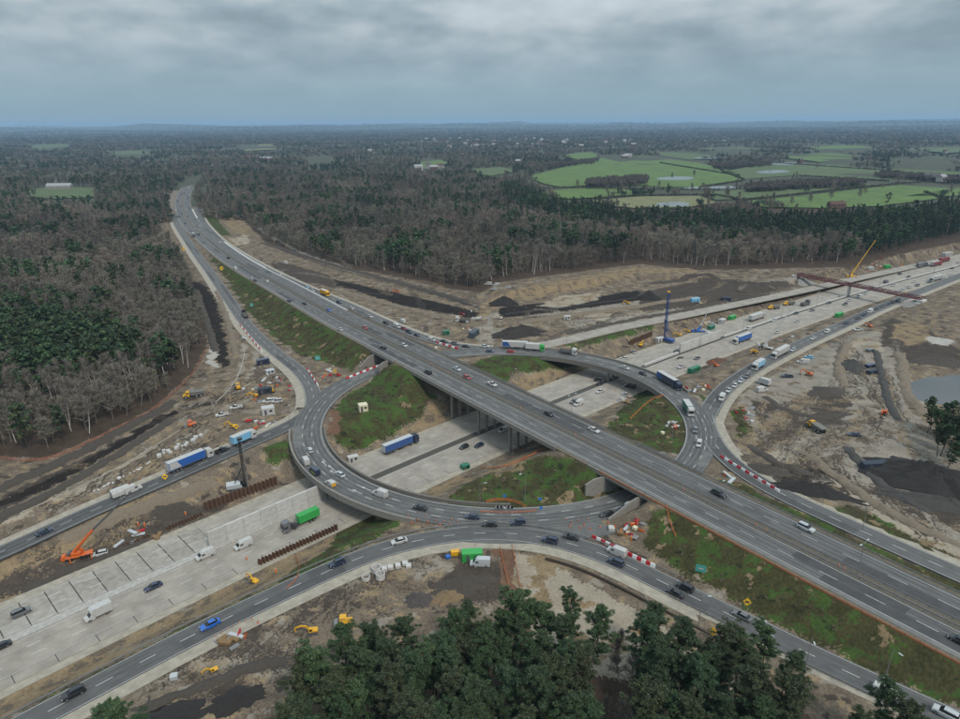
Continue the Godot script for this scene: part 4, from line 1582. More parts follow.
	for c in [[590, 185, 645, 181, 6, 240], [748, 190, 850, 184, 5, 330], [716, 168, 768, 165, 3, 140], [548, 167, 594, 162, 3, 160], [840, 186, 862, 184, 3, 40], [880, 176, 960, 182, 4, 160]]:
		for i in c[5]:
			var t := r.randf()
			var p := gp(lerpf(c[0], c[2], t) + r.randfn(0, 2), lerpf(c[1], c[3], t) + r.randf_range(-0.5, 0.5) * c[4], 1.2)
			copse.append(Transform3D(Basis(Vector3.UP, r.randf() * TAU).scaled(Vector3.ONE * r.randf_range(0.7, 1.1)), p))
			var g := r.randf_range(0.5, 0.9)
			ct.append(Color(g, g, g))
	many("field_copse", clump_mesh(9, brown, 26), mats.foliage, copse, ct, "dense leafless copses between the far green fields")
	var hedge := shrub_mesh(7, [Color(0.05, 0.05, 0.032), Color(0.075, 0.066, 0.045), Color(0.045, 0.055, 0.03)])
	var hs := []
	var ht := []
	for c in [[528, 189, 560, 188], [560, 188, 640, 189.5], [640, 189.5, 720, 190], [586, 200, 640, 196], [640, 196, 716, 195], [716, 195, 744, 201], [744, 201, 800, 194.5], [800, 194.5, 900, 184], [744, 180, 720, 170], [720, 170, 770, 162.5], [900, 184, 940, 181], [700, 187.5, 745, 180.5], [925, 192, 945, 200], [800, 176, 890, 181], [640, 208, 730, 214], [770, 162.5, 905, 172], [660, 163, 740, 176]]:
		var a := gp(c[0], c[1], 1.2)
		var e := gp(c[2], c[3], 1.2)
		var m := int(a.distance_to(e) / 2.2)
		for i in m:
			var p := a.lerp(e, float(i) / m) + Vector3(r.randfn(0, 0.6), 0, r.randfn(0, 0.6))
			var s := r.randf_range(1.2, 2.6)
			hs.append(Transform3D(Basis(Vector3.UP, r.randf() * TAU).scaled(Vector3.ONE * s), p))
			ht.append(Color.WHITE * r.randf_range(0.7, 1.3))
	many("hedgerow_shrubs", hedge, mats.foliage, hs, ht, "hedgerows dividing the far green fields")

func zone_at(x: float, z: float) -> int:
	var i := int((x - NX0) * NPX)
	var j := int((z - NZ0) * NPX)
	if i >= 0 and j >= 0 and i < zone_near.get_width() and j < zone_near.get_height(): return zone_near.get_pixel(i, j).r8
	i = int((x - GX0) * MPX)
	j = int((z - GZ0) * MPX)
	if i >= 0 and j >= 0 and i < zone_mid.get_width() and j < zone_mid.get_height(): return zone_mid.get_pixel(i, j).r8
	return 0

func off_roads(p: Vector3, gap: float) -> bool:
	if absf(m25_coord(p).y) < 19.5: return false
	for key in roads:
		if key == "motorway": continue
		var hw: float = roads[key].hl + gap
		var line: PackedVector3Array = roads[key].p
		for i in range(0, line.size(), 2):
			var q := line[i]
			if absf(q.x - p.x) < hw + 2.0 and absf(q.z - p.z) < hw + 2.0 and Vector2(q.x - p.x, q.z - p.z).length() < hw + 0.6: return false
	return true

# what grows and lies on the banks and yards, too small to count
func build_ground_cover() -> void:
	var r := RandomNumberGenerator.new()
	r.seed = 63
	var kinds := [shrub_mesh(11, [Color(0.036, 0.050, 0.018), Color(0.060, 0.078, 0.028), Color(0.030, 0.040, 0.018)]), shrub_mesh(12, [Color(0.10, 0.080, 0.050), Color(0.075, 0.062, 0.040), Color(0.13, 0.105, 0.066)])]
	var where := [[], []]
	var tint := [[], []]
	var n := FastNoiseLite.new()
	n.seed = 9
	n.frequency = 0.05
	for i in 45000:
		var p := Vector3(r.randf_range(-180, 200), 0, r.randf_range(-480, -85))
		var zn := zone_at(p.x, p.z)
		if zn != 4 and zn != 5: continue
		if n.get_noise_2d(p.x, p.z) + r.randfn(0, 0.25) < 0.0: continue
		if not off_roads(p, 3.4): continue
		p.y = ground_y(p.x, p.z) - 0.1
		var k := 0 if r.randf() < (0.7 if zn == 4 else 0.45) else 1
		var s := r.randf_range(0.18, 0.6) * (1.8 if r.randf() < 0.08 else 1.0)
		where[k].append(Transform3D(Basis(Vector3.UP, r.randf() * TAU).scaled(Vector3(s, s * 0.7, s)), p))
		var g := r.randf_range(0.7, 1.3)
		tint[k].append(Color(g, g, g))
	many("scrub_foliage", kinds[0], mats.foliage, where[0], tint[0], "low green scrub growing over the grassy banks")
	many("dead_scrub_foliage", kinds[1], mats.foliage, where[1], tint[1], "low brown dead scrub on the grassy banks")
	# stones and clods on the worked earth
	var b := MB.new()
	b.hexa([Vector3(-0.5, -0.3, -0.4), Vector3(0.45, -0.3, -0.5), Vector3(0.5, -0.3, 0.4), Vector3(-0.4, -0.3, 0.5), Vector3(-0.3, 0.35, -0.25), Vector3(0.3, 0.28, -0.3), Vector3(0.25, 0.4, 0.3), Vector3(-0.3, 0.3, 0.25)])
	var w := []
	var t := []
	for i in 24000:
		var p := Vector3(r.randf_range(-190, 230), 0, r.randf_range(-420, -85))
		var zn := zone_at(p.x, p.z)
		if zn in [0, 4, 5]: continue
		if n.get_noise_2d(p.x * 1.6 + 70.0, p.z * 1.6) + r.randfn(0, 0.2) < 0.08: continue
		if not off_roads(p, 4.2): continue
		p.y = ground_y(p.x, p.z)
		var s := 0.16 + 0.22 * pow(r.randf(), 3.0) + (0.5 if r.randf() < 0.008 else 0.0)
		w.append(Transform3D(Basis.from_euler(Vector3(r.randf(), r.randf() * TAU, r.randf())).scaled(Vector3.ONE * s), p))
		var g := r.randf_range(0.10, 0.36) * (1.5 if r.randf() < 0.08 else 1.0)
		t.append(Color(g, g * 0.88, g * 0.74))
	many("loose_rubble", b.mesh(), mats.foliage, w, t, "stones and clods strewn over the worked earth")

# ------------------------------------------------------------------ bridges, walls and other built structures
func m25_coord(p: Vector3) -> Vector2:      # (metres along, metres to the south side of the motorway's middle)
	var s := p.x * 0.7413 - p.z * 0.67118
	var t := p.x * 0.67118 + p.z * 0.7413
	return Vector2(s, t - (0.0001723 * s * s - 0.07267 * s - 175.7))

func m25_pt(s: float, off: float, y := -7.0) -> Vector3:
	var p := m25_at(s)
	var q := m25_at(s + 1.0)
	var d := (q - p).normalized()
	return Vector3(p.x - d.z * off, y, p.z + d.x * off)

# index ranges of a line that hang free over lower ground
func free_spans(line: PackedVector3Array, half: float, gap: float) -> Array:
	var out := []
	var a := -1
	for i in line.size():
		var low := 0.0
		for o in [-half, 0.0, half]:
			var p: Vector3 = line[i] + side(line, i) * o
			low = maxf(low, line[i].y - ground_y(p.x, p.z))
		if low > gap:
			if a < 0: a = i
		elif a >= 0:
			out.append([maxi(a - 1, 0), mini(i + 1, line.size() - 1)])
			a = -1
	if a >= 0: out.append([a, line.size() - 1])
	return out

func wall_strip(b: MB, line: PackedVector3Array, off: float, thick: float, low: float, top: PackedFloat32Array) -> void:
	for i in line.size() - 1:
		var s0 := side(line, i)
		var s1 := side(line, i + 1)
		var p := []
		for y in 2:
			for e in [[i, s0, off - thick / 2], [i + 1, s1, off - thick / 2], [i + 1, s1, off + thick / 2], [i, s0, off + thick / 2]]:
				var q: Vector3 = line[e[0]] + e[1] * e[2]
				q.y = low if y == 0 else top[e[0]]
				p.append(q)
		b.hexa(p)

func build_structures() -> void:
	var fly: PackedVector3Array = roads["flyover"].p
	var ring: PackedVector3Array = roads["ring"].p
	mat("concrete_fascia", Color(0.33, 0.31, 0.275), 0.92, 2.2, 8.0, 0.4)
	pass
	# ---- the dual carriageway's three bridges
	var spans := free_spans(fly, 11.0, 1.6)
	for s in spans:
		if s[1] - s[0] < 3 or s[0] > 150 or s[0] < 40: continue
		var mid: Vector3 = fly[(s[0] + s[1]) / 2]
		var over := absf(m25_coord(mid).y) < 30.0
		var where := "motorway" if over else ("roundabout by the barriers" if mid.x > 0 else "roundabout by the grassy bank")
		var t := thing("road_bridge", "grey concrete bridge carrying the dual carriageway over the " + where, "bridge", mid)
		var inv := Transform3D(Basis(), -mid)
		var part := fly.slice(s[0], s[1] + 1)
		var b := MB.new()
		b.t = inv
		ribbon(b, part, -11.6, 11.6, -0.62, 0.9)
		for i in part.size() - 1:     # underside
			var s0 := side(part, i)
			var s1 := side(part, i + 1)
			var dn := Vector3(0, -1.52, 0)
			b.quad(part[i] + s0 * 11.6 + dn, part[i + 1] + s1 * 11.6 + dn, part[i + 1] - s1 * 11.6 + dn, part[i] - s0 * 11.6 + dn)
		obj("deck", b, mats.concrete_fascia, t)
		for o in [-12.0, 12.0]:
			b = MB.new()
			b.t = inv
			ribbon(b, part, o - 0.35, o + 0.35, 0.25, 1.5)
			obj("edge_beam", b, mats.concrete_fascia, t)
			b = MB.new()
			b.t = inv
			ribbon(b, shifted(part, o, 1.15), -0.06, 0.06, 0.0, 0.12)
			ribbon(b, shifted(part, o, 0.75), -0.04, 0.04, 0.0, 0.1)
			for i in range(0, part.size(), 1):
				var p: Vector3 = part[i] + side(part, i) * o
				b.box(p + Vector3(0, 0.68, 0), Vector3(0.1, 0.95, 0.1))
			obj("railing", b, mats.steel, t)
		if over:
			for o in [-18.6, 0.0, 20.2]:
				var row := MB.new()
				for l in [-9.0, -4.6, 0.0, 4.6, 9.0]:
					var ln := shifted(fly, l)
					var best := ln[s[0]]
					for i in range(s[0], s[1]):
						for e in 6:
							var p := ln[i].lerp(ln[i + 1], e / 6.0)
							if absf(m25_coord(p).y - o) < absf(m25_coord(best).y - o): best = p
					b = MB.new()
					b.t = inv
					b.tube(Vector3(best.x, ground_y(best.x, best.z) - 0.4, best.z), Vector3(best.x, 5.5, best.z), 0.62, 0.62, 14)
					obj("column", b, mats.concrete_fascia, t)
		else:
			for o in [-7.0, 7.0]:
				b = MB.new()
				b.t = inv
				var arc := PackedVector3Array()
				var tops := PackedFloat32Array()
				for i in ring.size():
					var p := ring[i]
					var dz: float = (p.z - (1.345 * p.x - 260.0)) / 1.676
					if p.distance_to(mid) < 40.0 and absf(dz) < 21.0:
						arc.append(p)
						var q := p + side(ring, i) * signf(o) * 13.0
						tops.append(5.48 if absf(dz) < 12.4 else clampf(ground_y(q.x, q.z) + 0.5, 0.8, 6.2))
				if arc.size() > 2:
					wall_strip(b, arc, o, 0.7, -0.6, tops)
					obj("abutment", b, mats.concrete_fascia, t)
	# ---- the roundabout's two bridges over the motorway
	var ring_spans := free_spans(ring, 5.0, 1.3)
	for s in ring_spans:
		if s[1] - s[0] < 6: continue
		var mid: Vector3 = ring[(s[0] + s[1]) / 2]
		if absf(m25_coord(mid).y) > 25.0: continue
		var t := thing("roundabout_bridge", "curved concrete bridge carrying the roundabout over the motorway " + ("by the green container lorry" if mid.x < 0 else "by the queue of lorries"), "bridge", mid)
		var inv := Transform3D(Basis(), -mid)
		var part := ring.slice(s[0], s[1] + 1)
		var b := MB.new()
		b.t = inv
		ribbon(b, part, -6.3, 6.3, -0.52, 0.9)
		for i in part.size() - 1:
			var s0 := side(part, i)
			var s1 := side(part, i + 1)
			var dn := Vector3(0, -1.42, 0)
			b.quad(part[i] + s0 * 6.3 + dn, part[i + 1] + s1 * 6.3 + dn, part[i + 1] - s1 * 6.3 + dn, part[i] - s0 * 6.3 + dn)
		obj("deck", b, mats.concrete_fascia, t)
		for o in [-6.6, 6.6]:
			b = MB.new()
			b.t = inv
			ribbon(b, part, o - 0.3, o + 0.3, 0.95, 2.2)
			obj("parapet", b, mats.concrete_fascia if o < 0 else mats.concrete_old, t)
		for o in [0.0]:
			for l in [-4.0, 0.0, 4.0]:
				var ln := shifted(ring, l)
				var best := ln[s[0]]
				for i in range(s[0], s[1]):
					if absf(m25_coord(ln[i]).y - o) < absf(m25_coord(best).y - o): best = ln[i]
				b = MB.new()
				b.t = inv
				b.tube(Vector3(best.x, -7.4, best.z), Vector3(best.x, -1.4, best.z), 0.6, 0.6, 14)
				obj("column", b, mats.concrete_fascia, t)
	# dark wall on the roundabout's inner edge next to the bridge
	var inner := PackedVector3Array()
	var tops := PackedFloat32Array()
	for i in ring.size():
		var px := to_pixel(ring[i])
		if px.x > 322 and px.x < 520 and px.y > 440: inner.append(ring[i]); tops.append(0.85)
	var wb := MB.new()
	wall_strip(wb, inner, 6.9 if inner.size() and true else 6.9, 0.5, -0.8, tops)
	solid("parapet_wall", wb, mats.concrete_old, "dark weathered parapet wall curving along the roundabout's inner edge", "wall")

	# ---- central pier walls of stacked precast panels
	panel_wall(53.0, 92.0, 7, 2, 5.8, -0.2, "pale precast concrete wall of two courses in the reserve near the green lorry")
	panel_wall(312.0, 352.0, 13, 1, 5.2, -0.4, "pale ribbed concrete wall in the reserve near the red earthworks")
	var b := MB.new()
	ribbon(b, PackedVector3Array(range(0, 10).map(func(i): return m25_pt(280.0 + i * 3.4, -0.4, -5.9))), -0.5, 0.5, 0.0, 1.1)
	solid("concrete_barrier", b, mats.concrete_pale, "low pale concrete barrier leading up to the ribbed wall", "barrier")
	b = MB.new()
	ribbon(b, PackedVector3Array(range(0, 60).map(func(i): return m25_pt(356.0 + i * 8.0, -0.2, -6.2))), -0.35, 0.35, 0.0, 0.8)
	solid("concrete_barrier", b, mats.concrete_pale, "long pale concrete barrier in the motorway reserve beyond the ribbed wall", "barrier")

	# ---- sheet piles
	sheet_piles(gt(205, 511), gt(278, 484), 3.2, 18, "rust-brown sheet pile wall below the drilling rig")
	sheet_piles(gt(166, 530), gt(203, 515), 1.0, 12, "low row of dark rusty sheet piles beside the orange crane's platform")
	sheet_piles(gt(110, 553), gt(150, 536), 0.7, 12, "low rusty pile capping next to the tall orange crane")
	sheet_piles(gt(259, 566), gt(338, 530), 2.2, 24, "rust-brown sheet pile wall along the southern bank of the cutting")
	sheet_piles(gt(630, 345), gt(652, 336), 3.0, 10, "rust-red sheet pile box beside the blue piling rig")

	# ---- the dark red footbridge across the motorway
	footbridge()
	# ---- pond: a level sheet whose shore is where the ground rises through it
	var wb2 := MB.new()
	var pc := gp(986, 391, 0.0)
	for i in 40:
		var u := TAU * i / 40.0
		var v := TAU * (i + 1) / 40.0
		wb2.tri(Vector3(pc.x, -0.75, pc.z), Vector3(pc.x + cos(u) * 41.0, -0.75, pc.z + sin(u) * 24.0), Vector3(pc.x + cos(v) * 41.0, -0.75, pc.z + sin(v) * 24.0))
	struct("pond_water", wb2, mat("pond_water", Color(0.05, 0.055, 0.055), 0.05))

# hollows in the ground: the pond and the trenches
func dig() -> void:
	# the bare face cut below the northern wood
	var q := []
	for a in [[508, 284], [560, 277], [600, 272], [640, 267], [700, 270]]: q.append(gp(a[0], a[1] + 3.0, 3.6))
	stamp(smooth_line(q, 4), 11.0, 0.75, 1, 6.0, 0.0)
	var c := gp(986, 391, 0.0)
	for j in GNZ:
		for i in GNX:
			var x := GX0 + i * GC
			var z := GZ0 + j * GC
			if x < 150.0: continue
			var d := Vector2((x - c.x) / 35.0, (z - c.z) / 21.0).length()
			d += 0.16 * hill_noise.get_noise_2d(x * 22.0, z * 22.0) + 0.10 * hill_noise.get_noise_2d(x * 60.0, z * 60.0)
			if d < 1.25: hgt[j * GNX + i] = minf(hgt[j * GNX + i], lerpf(-1.8, 0.1, smoothstep(0.72, 1.2, d)))

func panel_wall(s0: float, s1: float, n: int, rows: int, h: float, off: float, label: String) -> void:
	var t := thing("panel_wall", label, "wall", m25_pt(s0, off))
	var w := (s1 - s0) / n
	for r in rows:
		for i in n:
			var a := m25_pt(s0 + i * w + 0.04, off)
			var c := m25_pt(s0 + (i + 1) * w - 0.04, off)
			var d := (c - a).normalized()
			var s := Vector3(-d.z, 0, d.x) * 0.35
			var p := []
			for y in [r * h / rows + 0.03, (r + 1) * h / rows - 0.03]:
				for e in [a - s, c - s, c + s, a + s]: p.append(e + Vector3(0, y, 0) - t.position)
			var b := MB.new()
			b.hexa(p)
			obj("panel", b, mats.concrete_pale if (i * 7 + r * 3) % 3 else mat("concrete_panel", Color(0.66, 0.65, 0.615), 0.9, 2.1, 9.0), t)

func sheet_piles(a: Vector3, c: Vector3, h: float, n: int, label: String) -> void:
	var t := thing("sheet_pile_wall", label, "sheet piling", a)
	var d := (c - a) / n
	var f := Vector3(d.x, 0, d.z).normalized()
	var s := Vector3(-f.z, 0, f.x)
	for i in n:
		var b := MB.new()
		var p := d * i
		var l := Vector3(d.x, 0, d.z).length()
		# a Z-shaped pile: two flanges joined by a sloping web
		var z := [[0.0, -0.35], [0.30, -0.35], [0.5, 0.35], [0.8, 0.35], [1.0, -0.35]]
		for k in 4:
			var q := []
			for y in [-1.0, h]:
				for e in [[z[k], -0.06], [z[k + 1], -0.06], [z[k + 1], 0.06], [z[k], 0.06]]:
					q.append(p + f * (e[0][0] * l) + s * (e[0][1] + e[1]) + Vector3(0, y + sin(i * 1.7) * 0.08, 0))
			b.hexa(q)
		obj("sheet_pile", b, mats.rust, t)

func footbridge() -> void:
	var a := gp(796, 275.0, 1.0)
	var c := gp(922, 299.5, 1.0)
	var red := mat("bridge_red", Color(0.16, 0.028, 0.030), 0.7, 2.1, 9.0)
	var t := thing("steel_bridge", "dark red steel lattice bridge spanning the motorway by the yellow crane", "bridge", a)
	var d := (c - a)
	var l := d.length()
	d /= l
	var s := Vector3(-d.z, 0, d.x).normalized()
	var seg := int(l / 4.2)
	for o in [-1.9, 1.9]:
		for y in [0.0, 1.7]:
			var b := MB.new()
			b.tube(s * o + Vector3(0, y, 0), s * o + d * l + Vector3(0, y, 0), 0.25, 0.25, 6)
			obj("chord", b, red, t)
		for i in seg:
			var p: Vector3 = d * (i * l / seg) + s * o
			var q: Vector3 = d * ((i + 1) * l / seg) + s * o
			var b := MB.new()
			b.tube(p, p + Vector3(0, 1.7, 0), 0.16, 0.16, 5)
			b.tube(p + (Vector3(0, 1.7, 0) if i % 2 else Vector3.ZERO), q + (Vector3.ZERO if i % 2 else Vector3(0, 1.7, 0)), 0.15, 0.15, 5)
			obj("lattice_bar", b, red, t)
	var b := MB.new()
	b.hexa([s * -1.9 + Vector3(0, -0.2, 0), d * l + s * -1.9 + Vector3(0, -0.2, 0), d * l + s * 1.9 + Vector3(0, -0.2, 0), s * 1.9 + Vector3(0, -0.2, 0), s * -1.9 + Vector3(0, 0.1, 0), d * l + s * -1.9 + Vector3(0, 0.1, 0), d * l + s * 1.9 + Vector3(0, 0.1, 0), s * 1.9 + Vector3(0, 0.1, 0)])
	obj("deck", b, red, t)
	# middle pier and the two bank seats
	var best := 0.0
	for k in 200:
		var p := a + d * l * k / 200.0
		if absf(m25_coord(p).y) < absf(m25_coord(a + d * best).y): best = l * k / 200.0
	for e in [-1.2, 1.2]:
		b = MB.new()
		b.tube(d * best + s * e + Vector3(0, -8.4, 0), d * best + s * e + Vector3(0, -0.2, 0), 0.5, 0.5, 12)
		obj("pier", b, mats.concrete_pale, t)
	for e in [0.0, l]:
		b = MB.new()
		var g: Vector3 = a + d * e
		b.t = Transform3D(Basis(d, Vector3.UP, s), d * e + Vector3(0, -1.2, 0))
		b.box(Vector3.ZERO, Vector3(4.0, 2.2, 6.0), 0.15)
		b.box(Vector3(0, -1.6, 0), Vector3(6.0, 1.4, 8.0), 0.15)
		obj("bank_seat", b, mats.concrete_pale, t)
	# earth ramps that carry its ends
	for e in [[a, -d], [c, d]]:
		var rb := MB.new()
		var p: Vector3 = e[0]
		var g := ground_y(p.x, p.z)
		var top := 0.0
		var u: Vector3 = e[1]
		var w := Vector3(-u.z, 0, u.x)
		var p0 := p - u * 3.0
		var rows := []
		for k in [[0.0, 11.0, 9.0], [1.0, 2.5, 2.0]]:
			var y := lerpf(minf(g, -4.0) - 1.0, top - 0.9, k[0])
			var r := []
			for q in [[-k[1], -k[1] * 0.9], [45.0 + k[2], -k[1] * 0.9], [45.0 + k[2], k[1] * 0.9], [-k[1], k[1] * 0.9]]:
				var v: Vector3 = p0 + u * q[0] + w * q[1]
				r.append(Vector3(v.x, y, v.z))
			rows.append(r)
		rb.loft(rows)
		solid("earth_ramp", rb, mat("ramp_stone", Color(0.34, 0.33, 0.31), 0.95, 2.3, 9.0, 1.0), "grey earth ramp under the red steel bridge's end " + ("on the wooded bank" if e[0] == a else "near the pond"), "earthwork")

# ------------------------------------------------------------------ vehicles (front towards -z, wheels on y = 0)
var shapes := {}

func hull(b: MB, st: Array) -> void:      # stations [z, half width, bottom, shoulder, top, half width at top]
	var rows := []
	for s in st:
		rows.append([Vector3(-s[1], s[2], s[0]), Vector3(-s[1], s[3], s[0]), Vector3(-s[5], s[4], s[0]), Vector3(s[5], s[4], s[0]), Vector3(s[1], s[3], s[0]), Vector3(s[1], s[2], s[0])])
	b.loft(rows)

func shape(key: String, f: Callable) -> ArrayMesh:
	if not shapes.has(key):
		var b := MB.new()
		f.call(b)
		shapes[key] = b.mesh()
	return shapes[key]

func vehicle_materials() -> void:
	mat("glass_dark", Color(0.012, 0.015, 0.018), 0.08)
	mat("tyre", Color(0.016, 0.016, 0.017), 0.9)
	mat("rim", Color(0.30, 0.30, 0.31), 0.4, 0, 0, 0, 0.6)
	mat("lamp_front", Color(0.62, 0.63, 0.62), 0.25)
	mat("lamp_rear", Color(0.28, 0.012, 0.012), 0.3)
	mat("chassis", Color(0.03, 0.03, 0.032), 0.8)
	for a in PAINT: mat("paint_" + a, PAINT[a], 0.32)
	for k in ["white", "silver", "grey", "black", "navy", "blue", "red", "sky"]:
		var m: StandardMaterial3D = mats["paint_" + k]
		m.clearcoat_enabled = true
		m.clearcoat = 0.6
		m.clearcoat_roughness = 0.12

const PAINT := {"white": Color(0.66, 0.67, 0.67), "silver": Color(0.36, 0.38, 0.39), "grey": Color(0.10, 0.105, 0.11), "black": Color(0.012, 0.013, 0.015), "navy": Color(0.016, 0.026, 0.055), "blue": Color(0.012, 0.10, 0.40), "red": Color(0.28, 0.015, 0.018), "sky": Color(0.16, 0.38, 0.56), "green": Color(0.03, 0.29, 0.06), "dark_green": Color(0.012, 0.13, 0.07), "yellow": Color(0.58, 0.31, 0.012), "orange": Color(0.50, 0.10, 0.014), "curtain_blue": Color(0.025, 0.075, 0.24), "royal": Color(0.018, 0.10, 0.36), "maroon": Color(0.17, 0.015, 0.02), "teal": Color(0.05, 0.30, 0.26), "cream": Color(0.55, 0.50, 0.36)}

func wheels(t: Node3D, half: float, axles: Array, r: float, w: float) -> void:
	for z in axles:
		for s in [-1, 1]:
			var k := "wheel%.2f" % r
			var o := obj("wheel", shape(k, func(b): b.wheel(Vector3.ZERO, r, w, 14)), mats.tyre, t)
			o.position = Vector3(s * half, r, z)
			var rim := obj("rim", shape(k + "rim", func(b): b.wheel(Vector3.ZERO, r * 0.58, w + 0.03, 10)), mats.rim, o)

func lamps(t: Node3D, half: float, y: float, zf: float, zr: float, big := 1.0) -> void:
	for s in [-1, 1]:
		var a := obj("headlight", shape("lampf%.1f" % big, func(b): b.box(Vector3.ZERO, Vector3(0.36, 0.17, 0.14) * big, 0.03)), mats.lamp_front, t)
		a.position = Vector3(s * half, y, zf)
		var c := obj("tail_light", shape("lampr%.1f" % big, func(b): b.box(Vector3.ZERO, Vector3(0.22, 0.3, 0.12) * big, 0.02)), mats.lamp_rear, t)
		c.position = Vector3(s * half, y + 0.08, zr)

func make_car(t: Node3D, paint: Material, kind: String) -> void:
	match kind:
		"suv":
			obj("body", shape("suv_body", func(b):
				hull(b, [[-2.28, 0.72, 0.42, 0.62, 0.78, 0.66], [-2.15, 0.86, 0.34, 0.70, 0.98, 0.76], [-1.05, 0.94, 0.30, 0.86, 1.10, 0.82], [0.2, 0.95, 0.30, 0.90, 1.12, 0.86], [1.9, 0.94, 0.30, 0.92, 1.14, 0.86], [2.22, 0.88, 0.38, 0.86, 1.10, 0.80], [2.30, 0.80, 0.45, 0.75, 1.02, 0.74]])
				hull(b, [[-0.42, 0.62, 1.66, 1.67, 1.69, 0.58], [0.2, 0.68, 1.67, 1.71, 1.75, 0.60], [1.55, 0.68, 1.66, 1.70, 1.73, 0.60], [1.95, 0.62, 1.62, 1.64, 1.66, 0.56]])
				for q in [-1, 1]: b.box(Vector3(q * 0.60, 1.78, 0.7), Vector3(0.05, 0.05, 1.9))), paint, t)
			obj("window", shape("suv_glass", func(b): hull(b, [[-1.12, 0.80, 1.06, 1.08, 1.10, 0.76], [-0.42, 0.80, 1.06, 1.20, 1.665, 0.66], [1.8, 0.80, 1.06, 1.20, 1.665, 0.66], [2.14, 0.76, 1.06, 1.10, 1.22, 0.68]])), mats.glass_dark, t)
			wheels(t, 0.84, [-1.42, 1.42], 0.37, 0.24)
			lamps(t, 0.68, 0.80, -2.18, 2.24)
		"saloon":
			obj("body", shape("saloon_body", func(b):
				hull(b, [[-2.36, 0.66, 0.34, 0.50, 0.60, 0.60], [-2.2, 0.84, 0.26, 0.58, 0.78, 0.72], [-1.05, 0.91, 0.22, 0.72, 0.92, 0.78], [0.2, 0.92, 0.22, 0.76, 0.95, 0.84], [1.5, 0.91, 0.22, 0.80, 0.98, 0.82], [2.2, 0.86, 0.28, 0.76, 0.96, 0.76], [2.36, 0.76, 0.36, 0.66, 0.86, 0.68]])
				hull(b, [[-0.35, 0.56, 1.38, 1.39, 1.41, 0.52], [0.1, 0.62, 1.40, 1.43, 1.46, 0.54], [0.85, 0.62, 1.39, 1.42, 1.45, 0.54], [1.2, 0.56, 1.35, 1.37, 1.39, 0.50]])), paint, t)
			obj("window", shape("saloon_glass", func(b): hull(b, [[-1.15, 0.78, 0.88, 0.90, 0.92, 0.72], [-0.35, 0.78, 0.88, 1.0, 1.39, 0.60], [1.05, 0.78, 0.88, 1.0, 1.39, 0.60], [1.85, 0.74, 0.88, 0.92, 0.98, 0.64]])), mats.glass_dark, t)
			wheels(t, 0.82, [-1.42, 1.40], 0.33, 0.22)
			lamps(t, 0.66, 0.62, -2.25, 2.29)
		_:
			obj("body", shape("hatch_body", func(b):
				hull(b, [[-2.08, 0.66, 0.36, 0.52, 0.64, 0.58], [-1.95, 0.83, 0.28, 0.60, 0.84, 0.70], [-1.0, 0.89, 0.24, 0.76, 0.98, 0.76], [0.2, 0.90, 0.24, 0.80, 1.0, 0.82], [1.6, 0.89, 0.24, 0.84, 1.03, 0.80], [2.0, 0.83, 0.32, 0.78, 1.0, 0.74], [2.08, 0.76, 0.40, 0.70, 0.92, 0.68]])
				hull(b, [[-0.42, 0.56, 1.45, 1.46, 1.48, 0.52], [0.1, 0.63, 1.47, 1.50, 1.53, 0.55], [1.3, 0.63, 1.45, 1.48, 1.51, 0.55], [1.7, 0.57, 1.41, 1.43, 1.45, 0.51]])), paint, t)
			obj("window", shape("hatch_glass", func(b): hull(b, [[-1.15, 0.76, 0.94, 0.96, 0.98, 0.70], [-0.42, 0.77, 0.94, 1.08, 1.46, 0.61], [1.5, 0.77, 0.94, 1.08, 1.45, 0.61], [1.94, 0.72, 0.94, 0.98, 1.08, 0.62]])), mats.glass_dark, t)
			wheels(t, 0.80, [-1.30, 1.26], 0.32, 0.21)
			lamps(t, 0.66, 0.66, -1.98, 2.02)

func turned(b: MB, z := 0.0) -> void:     # profile x forward, extruded across
	b.t = Transform3D(Basis(Vector3.UP, PI / 2), Vector3(0, 0, z))

